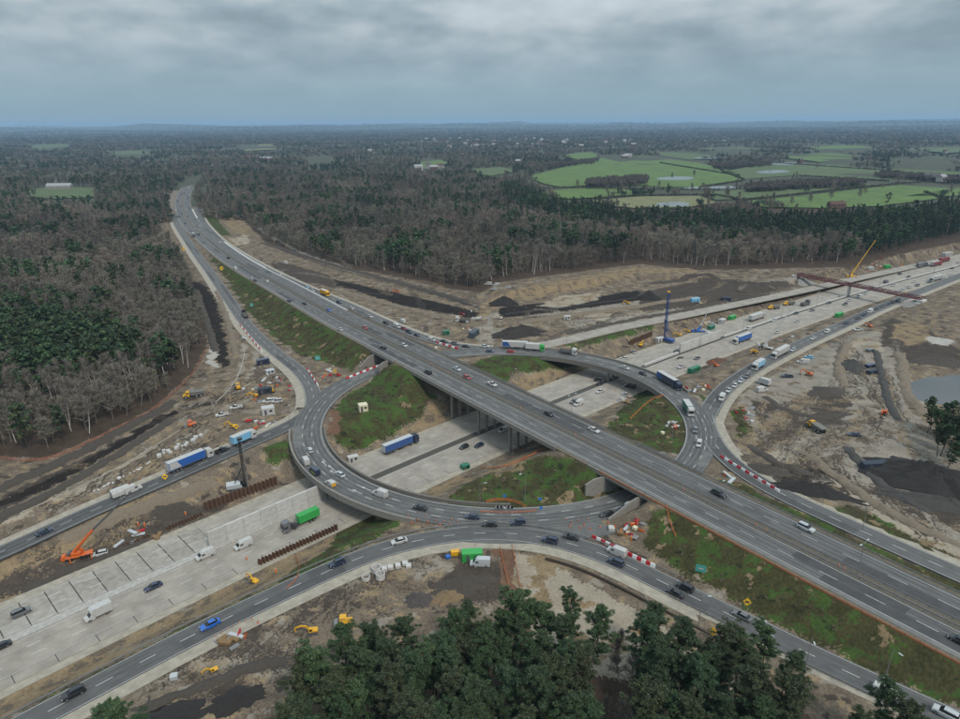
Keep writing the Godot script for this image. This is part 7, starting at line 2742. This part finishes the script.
	excavator(463, 314, 1.7, "red", 0.7, "red excavator at the end of the dark trench")
	dumper(816, 428, 0.25, "yellow and grey dump truck crossing the dumper yard")
	dumper(789, 304, 1.9, "yellow dump truck beside the motorway near the footbridge")
	dumper(774, 308, 1.9, "orange-yellow dump truck following along the motorway verge")
	dumper(194, 395, 2.0, "yellow dump truck on the peat track by the western wood")
	roller(343, 623, 1.7, "yellow", "yellow roller in the southern yard beside the excavator")
	roller(190, 425, 2.0, "orange", "orange roller by the white kerb line in the western yard")
	roller(238, 387, 0.5, "yellow", "yellow roller on the curving haul track")
	roller(271, 390, 0.5, "yellow", "small yellow roller beside the loader in the western yard")
	# cranes
	var base := gt(78, 553, 1.5)
	mobile_crane(base, 2.05, "orange", tip_at(93, 529.5, base.z - 1.0), tip_at(130, 493, base.z - 3.0), mats.steel_dark, "bright orange mobile crane with a long dark boom beside the motorway")
	base = gt(852, 275.5, 1.5)
	mobile_crane(base, 1.6, "yellow", tip_at(860, 262, base.z), tip_at(875, 241, base.z), mats.paint_yellow, "yellow crane with raised boom beyond the red footbridge")
	base = gt(766, 346, 1.5)
	mobile_crane(base, 0.9, "white", tip_at(776, 330, base.z), tip_at(796, 303, base.z), mats.paint_white, "white mobile crane with raised boom beside the excavated pit")
	base = gt(699, 330, 1.5)
	mobile_crane(base, 1.6, "royal", tip_at(701, 326, base.z), tip_at(707, 313, base.z), mats.paint_white, "small blue crane with white boom in the row of plant")
	mast_rig(668, 341, 293.5, 0.6, "curtain_blue", "curtain_blue", "tall blue piling rig on the northern working platform", 0.55)
	mast_rig(238, 487, 441, -1.2, "black", "silver", "black-masted drilling rig behind the rusty sheet piles", 0.35)

	# ---- red and white blocks, cones, signs
	barrier_row(Vector2(592, 537), Vector2(655, 567), 14, "beside the white van's slip road")
	barrier_row(Vector2(720, 457), Vector2(779, 492), 14, "along the slip road below the black heap")
	barrier_row(Vector2(307, 369), Vector2(318, 386), 8, "at the mouth of the slip road by the bank")
	barrier_row(Vector2(346, 379), Vector2(379, 366), 10, "leading into the underpass")
	barrier_row(Vector2(436, 342.5), Vector2(458, 349), 7, "between the queue and the dual carriageway")
	barrier_row(Vector2(240, 325), Vector2(262, 352), 14, "beside the slip road's beige verge")
	var yellow := mat("sign_yellow", Color(0.78, 0.45, 0.015), 0.5)
	var blue := mat("sign_blue", Color(0.02, 0.16, 0.50), 0.5)
	var face := func(p: Vector3) -> float: return atan2(-p.x, -p.z)
	for a in [[394.5, 495, "yellow diversion sign on the roundabout bridge's parapet", true], [361, 512, "yellow diversion sign at the roundabout's grassy corner", true], [166, 483, "yellow diversion sign behind the blue and white lorry", true], [712, 640, "yellow sign beside the slip road's concrete shoulder", true], [746, 610, "yellow diversion sign on the grassy edge of the slip road", true], [237, 432, "yellow sign beside the turquoise lorry", true], [184, 252, "yellow sign where the slip road leaves the dual carriageway", true], [222, 272, "yellow sign on the grass between slip road and dual carriageway", true], [335, 376, "yellow sign at the underpass works", true]]:
		var p := gt(a[0], a[1])
		sign_board(p, face.call(p), 1.9 if a[1] > 300 else 3.2, 2.4 if a[1] > 300 else 3.6, 1.2, yellow, a[2], true, mats.steel_dark)
	for a in [[504, 510, 5.5, 1.1, 0.5, "black and white chevron board facing the roundabout"]]:
		var p := gt(a[0], a[1])
		var t := thing("chevron_board", a[5], "sign", p, face.call(p))
		var b := MB.new()
		b.box(Vector3(0, 1.05, 0), Vector3(5.5, 1.1, 0.1), 0.02)
		obj("board", b, mats.paint_black, t)
		for i in 5:
			b = MB.new()
			var x := -2.2 + i * 1.1
			b.prism([Vector2(x - 0.3, 0.55), Vector2(x, 0.55), Vector2(x - 0.3, 1.05), Vector2(x, 1.55), Vector2(x - 0.3, 1.55), Vector2(x - 0.6, 1.05)], 0.06, 0.09)
			obj("chevron", b, mats.paint_white, t)
		for s in [-2.0, 2.0]:
			b = MB.new()
			b.tube(Vector3(s, -0.2, -0.1), Vector3(s, 1.4, -0.1), 0.05, 0.05, 6)
			obj("post", b, mats.steel, t)
	for a in [[540, 503, "round blue keep sign beside the chevron board"], [504.5, 500, "small blue sign above the chevron board"], [541, 512, "blue sign leaning by the orange fencing"]]:
		var p := gt(a[0], a[1])
		sign_board(p, face.call(p), 0.9, 0.9, 1.0, blue, a[2])
	for a in [[318, 362, 2.6, 2.2, "teal direction sign on the bank of the slip road"], [700, 575, 2.6, 2.0, "green direction sign leaning on the grassy bank"], [252, 308, 1.8, 2.2, "pale green sign beside the tipper on the slip road"]]:
		var p := gt(a[0], a[1])
		sign_board(p, face.call(p), a[2], a[3], 1.0, mats.paint_teal, a[4], false, mats.paint_white)
	# cones
	var where := [["on the roundabout's hatched corner", [398, 515, 408, 517, 418, 521, 428, 523, 436, 522, 444, 523, 450, 525, 458, 523, 440, 526, 452, 521, 462, 525, 426, 517, 412, 524]], ["beside the barrier blocks at the underpass", [566, 521, 572, 524, 578, 522, 584, 526, 590, 530, 600, 528, 608, 524, 570, 527, 580, 529, 588, 521]], ["along the western slip road", [10, 541, 24, 534, 38, 527, 52, 520, 66, 513, 80, 507, 92, 501, 104, 496, 116, 490, 128, 484, 140, 478]], ["on the dual carriageway's reserve", [432, 363, 440, 367, 448, 371, 520, 407, 580, 432, 586, 436, 690, 484, 770, 514, 780, 519, 845, 559, 850, 562]], ["by the northern roundabout entry", [540, 345, 546, 347, 552, 345, 558, 347, 564, 345, 548, 344, 556, 343]], ["along the kerb of the grassy island", [318, 430, 319, 437, 321, 444, 326, 452, 331, 400, 336, 395, 343, 389]], ["by the muddy yard's edge", [216, 637, 222, 634, 228, 630, 234, 627, 240, 624, 246, 622, 252, 620, 258, 623]], ["beside the chevron board", [482, 512, 488, 514, 494, 513, 500, 514, 512, 514, 520, 513, 528, 514, 534, 513]]]
	for w in where:
		for i in range(0, w[1].size(), 2):
			var p := gt(w[1][i], w[1][i + 1])
			if w[0].contains("reserve"):
				var at := on_road("flyover", w[1][i], w[1][i + 1])
				var f := Vector3(-sin(at[1]), 0, -cos(at[1])) * (1.0 if at[2] < 0 else -1.0)
				p = at[0] - Vector3(-f.z, 0, f.x) * clampf(at[2], -9.0, 9.0)
			else: p.y += 0.3 if w[0].contains("roundabout's hatched") or w[0].contains("underpass") else 0.0
			cone(p, "orange traffic cone " + w[0], "cones " + w[0])
	# orange mesh panels round the island works
	fence(ground_line([486, 503, 490, 501, 505, 500, 520, 503, 526, 508]), 0.0, 1.1, mats.orange_net, "bright orange mesh fence behind the chevron board")
	fence(ground_line([480, 513, 500, 514, 520, 514, 536, 512]), 0.0, 0.9, mats.orange_net, "bright orange mesh fence along the roundabout kerb before the chevron board")
	var fly: PackedVector3Array = roads["flyover"].p
	fence(fly.slice(6, 58), -12.9, 0.8, mats.orange_net, "orange net fence along the dual carriageway's grassy edge")
	fence(ground_line([666, 506, 669, 524, 676, 538]), 0.0, 1.0, mats.orange_net, "orange net fence running down the bank from the bridge")
	fence(ground_line([0, 459, 40, 462, 70, 452, 110, 433, 150, 413, 190, 378, 206, 350]), 0.0, 1.3, mat("fence_brown", Color(0.30, 0.10, 0.06), 0.9), "reddish fence along the foot of the western wood", "wood_fence")
	fence(ground_line([482, 468, 500, 468, 520, 462, 542, 450]), 0.0, 0.9, mats.orange_net, "orange net fence across the bank below the dual carriageway")
	fence(ground_line([630, 420, 640, 410, 652, 400, 664, 396]), 0.0, 0.9, mats.orange_net, "orange net fence among the scrub inside the roundabout")
	fence(ground_line([296, 556, 300, 580, 286, 590]), 0.0, 0.9, mats.orange_net, "orange net fence on the grass above the sheet piles")
	fence(ground_line([500, 548, 506, 575, 512, 600]), 0.0, 0.8, mats.orange_net, "orange net fence along the reddish trench's yard edge")
	fence(ground_line([512, 546, 518, 575, 522, 600]), 0.0, 0.8, mats.orange_net, "orange net fence along the reddish trench's sandy edge")
	fence(ground_line([280, 250, 330, 268, 400, 286, 460, 303, 486, 312]), 0.0, 1.3, mats.steel_dark, "dark post fence along the trench by the northern wood", "post_fence")
	fence(ground_line([505, 315, 560, 309, 620, 301, 690, 292]), 0.0, 1.2, mats.steel_dark, "dark post fence along the far working platform", "post_fence")
	# timber-faced wall between the shoulder and the sand
	var wl := roads["front_slip"].p as PackedVector3Array
	var cut := PackedVector3Array()
	var tops := PackedFloat32Array()
	for i in wl.size():
		var px := to_pixel(wl[i])
		if px.x > 556 and px.x < 790:
			cut.append(wl[i])
			tops.append(0.5)
	var wb := MB.new()
	wall_strip(wb, cut, 9.4, 0.5, -1.2, tops)
	solid("retaining_wall", wb, mat("wall_brown", Color(0.085, 0.062, 0.045), 0.95, 1.5, 6.0), "low dark brown retaining wall between the concrete shoulder and the sand", "wall")

	# ---- lamp posts
	for a in [[724, 505, 1], [858, 572, 1], [420, 345, 1], [573, 415, 1]]:
		var at := on_road("flyover", a[0], a[1])
		lamp_post(at[0] - Vector3(0, 0.0, 0), at[1], 9.0, 2, "grey twin-armed lamp post in the dual carriageway's central reserve", "lamp posts on the dual carriageway")
	var posts := [[525, 502, 10.0, "beside the round blue sign"], [290, 425, 9.0, "at the roundabout end of the western slip road"], [506, 539, 9.0, "on the southern slip road's shoulder"], [698, 628, 9.0, "beside the concrete shoulder near the pines"], [752, 650, 9.0, "among the pines on the slip road's edge"], [805, 672, 9.0, "beyond the pines on the slip road's edge"], [886, 676, 7.0, "on the scrubby bank by the slip road"], [690, 452, 9.0, "inside the roundabout near the lorries"], [712, 460, 9.0, "at the slip road's red and white blocks"], [566, 350, 9.0, "beside the white tipper lorry"], [480, 506, 8.0, "on the roundabout island near the chevron board"], [360, 380, 8.0, "beside the underpass blocks"], [862, 532, 8.0, "on the grass between slip road and dual carriageway"], [782, 474, 7.0, "beside the dark bund in the yard"], [512, 385, 8.0, "on the bare bank inside the roundabout"], [243, 470, 8.0, "beside the drilling rig"], [336, 384, 8.0, "at the underpass works"], [640, 392, 8.0, "inside the roundabout below the navy lorry"], [672, 440, 8.0, "on the scrub beside the dual carriageway"]]
	for a in posts: lamp_post(gt(a[0], a[1]), r.randf() * TAU, a[2], 1, "slim grey lamp post " + a[3], "lamp posts")
	for i in 9:
		var at := m25_pt(330.0 + i * 45.0, 0.6)
		lamp_post(at, 0.74, 10.0, 2, "grey twin-armed lamp post in the motorway's central reserve", "lamp posts on the motorway")

	# ---- cabins, stores and small things
	cabin(472, 556, 0.1, Vector3(5.6, 2.6, 2.5), mats.paint_green, "bright green site cabin beside the slip road shoulder")
	small_box(455, 553, Vector3(2.4, 1.5, 1.4), 0.1, "generator", mats.paint_yellow, "yellow generator next to the green cabin", "generator")
	small_box(448, 557, Vector3(1.4, 0.9, 1.2), 0.6, "supply_crate", mats.paint_royal, "blue crate beside the yellow generator", "crate")
	cabin(363, 408, 0.4, Vector3(3.6, 3.0, 3.0), mats.paint_cream, "pale yellow kiosk on the grassy bank inside the roundabout")
	cabin(353, 459, 0.5, Vector3(4.0, 2.2, 2.2), mats.paint_white, "white hut with red base at the motorway edge")
	cabin(268, 411, 0.4, Vector3(5.0, 3.0, 3.5), mats.paint_white, "white tented hut in the western yard")
	cabin(265, 391, 0.4, Vector3(6.0, 2.6, 2.5), mat("tank_navy", Color(0.02, 0.028, 0.045), 0.6), "dark blue steel tank cabin in the western yard")
	cabin(263, 362, 0.6, Vector3(6.0, 2.6, 2.5), mats.paint_navy, "dark blue store container beside the slip road bend")
	cabin(270, 372, 0.6, Vector3(4.0, 2.0, 2.5), mats.paint_silver, "grey store container beside the slip road bend")
	cabin(465, 467, 0.6, Vector3(3.0, 1.8, 2.2), mats.paint_dark_green, "green water tank on the motorway's southern verge")
	cabin(711, 328, 0.7, Vector3(5.0, 2.4, 2.4), mats.paint_dark_green, "dark green store in the row of plant")
	cabin(732, 318, 0.7, Vector3(6.0, 2.6, 2.5), mats.paint_green, "bright green container beside the motorway")
	cabin(722, 322, 0.7, Vector3(5.0, 3.2, 2.6), mats.paint_white, "white silo cabin beside the bright green container")
	cabin(660, 340, 0.6, Vector3(6.0, 2.6, 2.5), mats.paint_white, "white rounded tank beside the tall blue rig")
	cabin(694, 370, 0.7, Vector3(8.0, 2.6, 2.5), mats.paint_dark_green, "dark green skip container on the earth by the motorway")
	cabin(887, 267, 0.6, Vector3(7.0, 2.6, 3.0), mats.paint_green, "green cabin beyond the yellow crane")
	cabin(870, 269, 0.6, Vector3(7.0, 2.6, 3.0), mats.paint_white, "white cabin beside the yellow crane")
	cabin(947, 254.5, 0.6, Vector3(14.0, 3.2, 4.0), mats.paint_white, "long white tank beside the far motorway")
	cabin(839, 315, 0.7, Vector3(7.0, 2.6, 2.5), mats.paint_green, "green container near the queueing cars")
	cabin(474, 334, 1.2, Vector3(9.0, 3.0, 3.0), mat("plant_slate", Color(0.045, 0.06, 0.075), 0.6), "slate blue screening plant in the northern yard")
	cabin(446, 333, 0.3, Vector3(3.5, 2.4, 2.4), mats.paint_dark_green, "small green tank beside the northern queue")
	cabin(695, 301, 0.3, Vector3(6.0, 1.5, 2.5), mats.paint_sky, "pale blue container on the far working platform")
	cabin(870, 366, 0.4, Vector3(5.0, 1.6, 2.2), mats.paint_navy, "dark blue pipe store beside the gravel heap")
	cabin(872, 372, 0.4, Vector3(5.5, 1.6, 2.2), mat("tank_navy", Color(0.02, 0.028, 0.045), 0.6), "long navy pipe store below the gravel heap")
	cabin(870, 350.5, 0.4, Vector3(4.0, 1.4, 2.0), mats.paint_grey, "grey pipe store above the gravel heap")
	cabin(874, 466, 0.1, Vector3(9.0, 2.6, 2.6), mat("tank_navy", Color(0.02, 0.028, 0.045), 0.6), "long navy settlement tank beside the black heap")
	cabin(726, 300, 0.1, Vector3(6.0, 1.5, 2.5), mats.paint_navy, "dark blue container below the brown bank")
	cabin(567, 318, 0.1, Vector3(4.0, 2.0, 2.2), mats.paint_white, "white box on the far haul road")
	small_box(174, 677, Vector3(1.6, 1.2, 1.4), 0.3, "water_tank", mats.paint_silver, "grey water tank in the muddy southern yard", "tank")
	# concrete rings and blocks
	for a in [[366, 579, 1.15, 1.0], [376.5, 571.5, 1.25, 1.6], [380.5, 578, 1.25, 1.6]]:
		var t := thing("concrete_ring", "pale concrete manhole ring standing in the southern yard", "concrete ring", gt(a[0], a[1]), 0.0, "manhole rings in the yard")
		var b := MB.new()
		var rows := []
		for q in [[1.0, 0.0], [1.0, a[3]], [0.84, a[3]], [0.84, 0.1]]:
			var row := []
			for i in 20: row.append(Vector3(cos(TAU * i / 20.0) * a[2] * q[0], q[1], sin(TAU * i / 20.0) * a[2] * q[0]))
			rows.append(row)
		b.loft(rows, false)
		obj("ring", b, mats.concrete_pale, t)
	for a in [[384.5, 569], [390.5, 567.5], [398, 566], [405, 563.5], [408.5, 566]]:
		small_box(a[0], a[1], Vector3(1.5, 1.0, 1.5), 0.2, "concrete_block", mats.concrete_pale, "pale concrete block in the row beside the manhole rings", "block", "concrete blocks in the yard")
	# bulk bags along the western slip road
	for i in 16:
		var q := Vector2(lerpf(160, 202, i / 15.0) + r.randfn(0, 1.5), lerpf(455, 436, i / 15.0) + r.randfn(0, 1.2))
		small_box(q.x, q.y, Vector3(1.1, 0.9, 1.1) * r.randf_range(0.8, 1.5), r.randf() * 3.0, "bulk_bag", mats.paint_white if i % 3 else mats.concrete_pale, "white bulk bag in the line beside the blue and white lorry", "bag", "bulk bags beside the slip road")
	for i in 14:
		var q := Vector2(lerpf(96, 150, i / 13.0) + r.randfn(0, 1.5), lerpf(492, 462, i / 13.0) + r.randfn(0, 1.2))
		small_box(q.x, q.y, Vector3(1.0, 0.35, 0.5) * r.randf_range(0.8, 1.6), r.randf() * 3.0, "kerb_stone", mats.concrete_pale, "loose pale kerb stone on the earth above the western slip road", "kerb stone", "kerb stones above the western slip road")
	# stores strewn over the yards
	var kinds := [["timber_stack", mat("timber", Color(0.30, 0.19, 0.09), 0.9, 1.0, 4.0), "stack of timber", "timber", Vector3(2.6, 0.8, 1.2)], ["pipe_bundle", mats.paint_silver, "bundle of grey pipes", "pipes", Vector3(4.0, 0.6, 1.0)], ["supply_crate", mats.paint_cream, "pale supply crate", "crate", Vector3(1.2, 1.0, 1.2)], ["orange_barrier", mats.paint_orange, "orange barrier panel", "barrier", Vector3(2.0, 0.9, 0.3)], ["white_box", mats.paint_white, "white storage box", "box", Vector3(1.5, 1.0, 1.0)], ["steel_plate", mats.steel, "grey steel plate", "plate", Vector3(3.0, 0.25, 1.6)], ["red_barrier", mat("barrier_red", Color(0.42, 0.018, 0.025), 0.5), "red barrier panel", "barrier", Vector3(2.2, 0.9, 0.3)]]
	var yards := [[268, 385, 26, 14, 26, "in the western yard by the bend"], [262, 425, 14, 5, 10, "beside the turquoise lorry's road"], [625, 530, 18, 10, 20, "in the works beside the barrier blocks"], [710, 322, 22, 6, 22, "in the row of plant by the blue rig"], [762, 336, 26, 9, 18, "beside the excavated pit"], [688, 470, 16, 8, 0, ""], [735, 475, 12, 7, 16, "in the rubble corner below the dual carriageway"], [440, 345, 12, 6, 14, "between the queue and the dual carriageway"], [700, 388, 16, 6, 16, "on the grass island by the navy lorry"], [470, 322, 26, 10, 14, "in the northern yard"], [158, 240, 10, 8, 8, "at the bend beside the distant cabins"], [880, 265, 24, 5, 16, "beyond the yellow crane"], [330, 372, 12, 6, 14, "at the underpass works by the bank"], [250, 335, 7, 14, 12, "beside the beige verge of the slip road"], [630, 365, 8, 6, 8, "on the bank by the roundabout's northern bridge"], [625, 400, 10, 6, 8, "beside the motorway below the scrub"], [130, 535, 24, 8, 8, "on the orange crane's platform"], [745, 415, 8, 12, 8, "on the verge inside the slip road's curve"], [230, 640, 20, 8, 10, "by the muddy yard's edge"], [690, 425, 10, 14, 0, ""], [672, 425, 14, 12, 10, "on the scrub inside the roundabout"]]
	for y in yards:
		for i in y[4]:
			var kd: Array = kinds[r.randi() % kinds.size()]
			var p := gt(y[0] + r.randfn(0, y[2] * 0.5), y[1] + r.randfn(0, y[3] * 0.5))
			var clear := true
			for key in roads:
				if key == "motorway" and absf(m25_coord(p).y) < 18.0: clear = false
				elif key != "motorway":
					for q in roads[key].p:
						if Vector2(q.x - p.x, q.z - p.z).length_squared() < pow(roads[key].hl + 2.2, 2): clear = false; break
			if not clear: continue
			var px := to_pixel(p)
			small_box(px.x, px.y, kd[4] * r.randf_range(0.7, 1.2), r.randf() * PI, kd[0], kd[1], kd[2] + " lying " + y[5], kd[3], kd[3] + " " + y[5])
	# workers
	var pm := person_mesh()
	for a in [[145, 527, "person in orange work clothes standing behind the orange crane"], [138.5, 526.5, "person in orange work clothes walking beside another behind the crane"], [186, 516, "person in orange work clothes beside the low sheet piles"], [626, 537, "person in orange work clothes among the barrier works"], [631, 541, "person in orange work clothes near the barrier blocks"], [247, 561, "person in orange work clothes beside the bank's yellow excavator"], [276, 573, "person in orange work clothes on the grass by the net fence"]]:
		var o := solid("person", pm, vcol("work_clothes", 0.85), a[2], "person", "people at work")
		o.position = gt(a[0], a[1])
		o.rotation.y = r.randf() * TAU
	# logs and white sheeting
	for a in [[212, 357, 5.0, 14.0, "pale sheet of water-logged ground beside the peat strip"]]:
		pass
	far_buildings(r)

func house(p: Vector3, turn: float, s: Vector3, wall: Material, roof: Material, label: String, group: String) -> void:
	var t := thing("house", label, "house", p, turn, group)
	var b := MB.new()
	b.box(Vector3(0, s.y / 2 - 0.5, 0), Vector3(s.x, s.y + 1.0, s.z))
	obj("wall", b, wall, t)
	b = MB.new()
	b.prism([Vector2(-s.z / 2 - 0.4, s.y), Vector2(s.z / 2 + 0.4, s.y), Vector2(0, s.y + s.z * 0.42)], -s.x / 2 - 0.4, s.x / 2 + 0.4)
	var o := obj("roof", b, roof, t)
	o.rotation.y = PI / 2
	b = MB.new()
	b.box(Vector3(s.x * 0.3, s.y + s.z * 0.42, 0), Vector3(0.9, 1.8, 0.9))
	obj("chimney", b, roof, o).rotation.y = -PI / 2
	for i in 3:
		b = MB.new()
		b.box(Vector3((i - 1) * s.x * 0.3, s.y * 0.55, s.z / 2 + 0.03), Vector3(1.3, 1.5, 0.06))
		obj("window", b, mats.glass_dark, t)

func far_buildings(r: RandomNumberGenerator) -> void:
	var walls := [mat("render_white", Color(0.60, 0.58, 0.54), 0.9, 2.0, 9.0), mat("brick_red", Color(0.17, 0.10, 0.075), 0.9, 2.0, 9.0), mat("render_grey", Color(0.40, 0.39, 0.37), 0.9, 2.0, 9.0)]
	var roofs := [mat("roof_grey", Color(0.12, 0.115, 0.115), 0.9, 2.0, 9.0), mat("roof_red", Color(0.13, 0.075, 0.055), 0.9, 2.0, 9.0), mat("roof_pale", Color(0.42, 0.43, 0.44), 0.7, 2.0, 9.0)]
	# the long low house on its lawn
	var p := gp(60, 188.5, 1.2)
	house(p, 0.1, Vector3(44, 5, 12), walls[2], roofs[2], "long low pale house on the lawn in the western wood", "")
	house(gp(58, 184.5, 1.2), 0.1, Vector3(18, 9, 12), walls[0], roofs[0], "tall pale house behind the long low one on the lawn", "")
	house(gp(92, 186, 1.2), 0.1, Vector3(26, 5, 12), walls[2], roofs[0], "grey outbuilding among trees beside the lawn", "")
	var spots := [[250, 158.5], [258, 159], [264, 160], [270, 161], [246, 160], [428, 168], [434, 170], [418, 170], [440, 168], [370, 152], [376, 154], [190, 133], [70, 136], [90, 137], [461, 157], [518, 163], [625, 158], [628, 157], [945, 153], [960, 180], [870, 140], [876, 140.5], [704, 142], [724, 142], [800, 163], [935, 180], [941, 181], [927, 179]]
	for q in spots: house(gp(q[0], q[1], 3.0), r.randf_range(-0.6, 0.6), Vector3(r.randf_range(14, 24), r.randf_range(6, 9), 11), walls[r.randi() % 3], roofs[r.randi() % 3], "distant house half hidden among woods and fields", "houses scattered in the far country")
	for i in 46:
		var q := Vector2(r.randf_range(420, 640), r.randf_range(139, 149) + r.randfn(0, 0.6))
		house(gp(q.x, q.y, 4.0) + Vector3(0, 3, 0), r.randf_range(-0.6, 0.6), Vector3(r.randf_range(14, 24), r.randf_range(7, 10), 12), walls[0 if r.randf() < 0.35 else r.randi() % 3], roofs[r.randi() % 3], "distant pale house of the town below the horizon", "houses of the far town")
	# a farmstead by the fields
	house(gp(836, 207, 1.2), 0.1, Vector3(22, 4, 10), walls[1], roofs[1], "red brick farm building behind the conifer plantation", "")

func _ready() -> void:
	set_camera_and_sky()
	make_textures()
	road_materials()
	lay_out_roads()
	shape_terrain()
	build_ground()
	build_roads()
	build_structures()
	build_vehicles()
	build_site()
	build_trees()
	build_ground_cover()
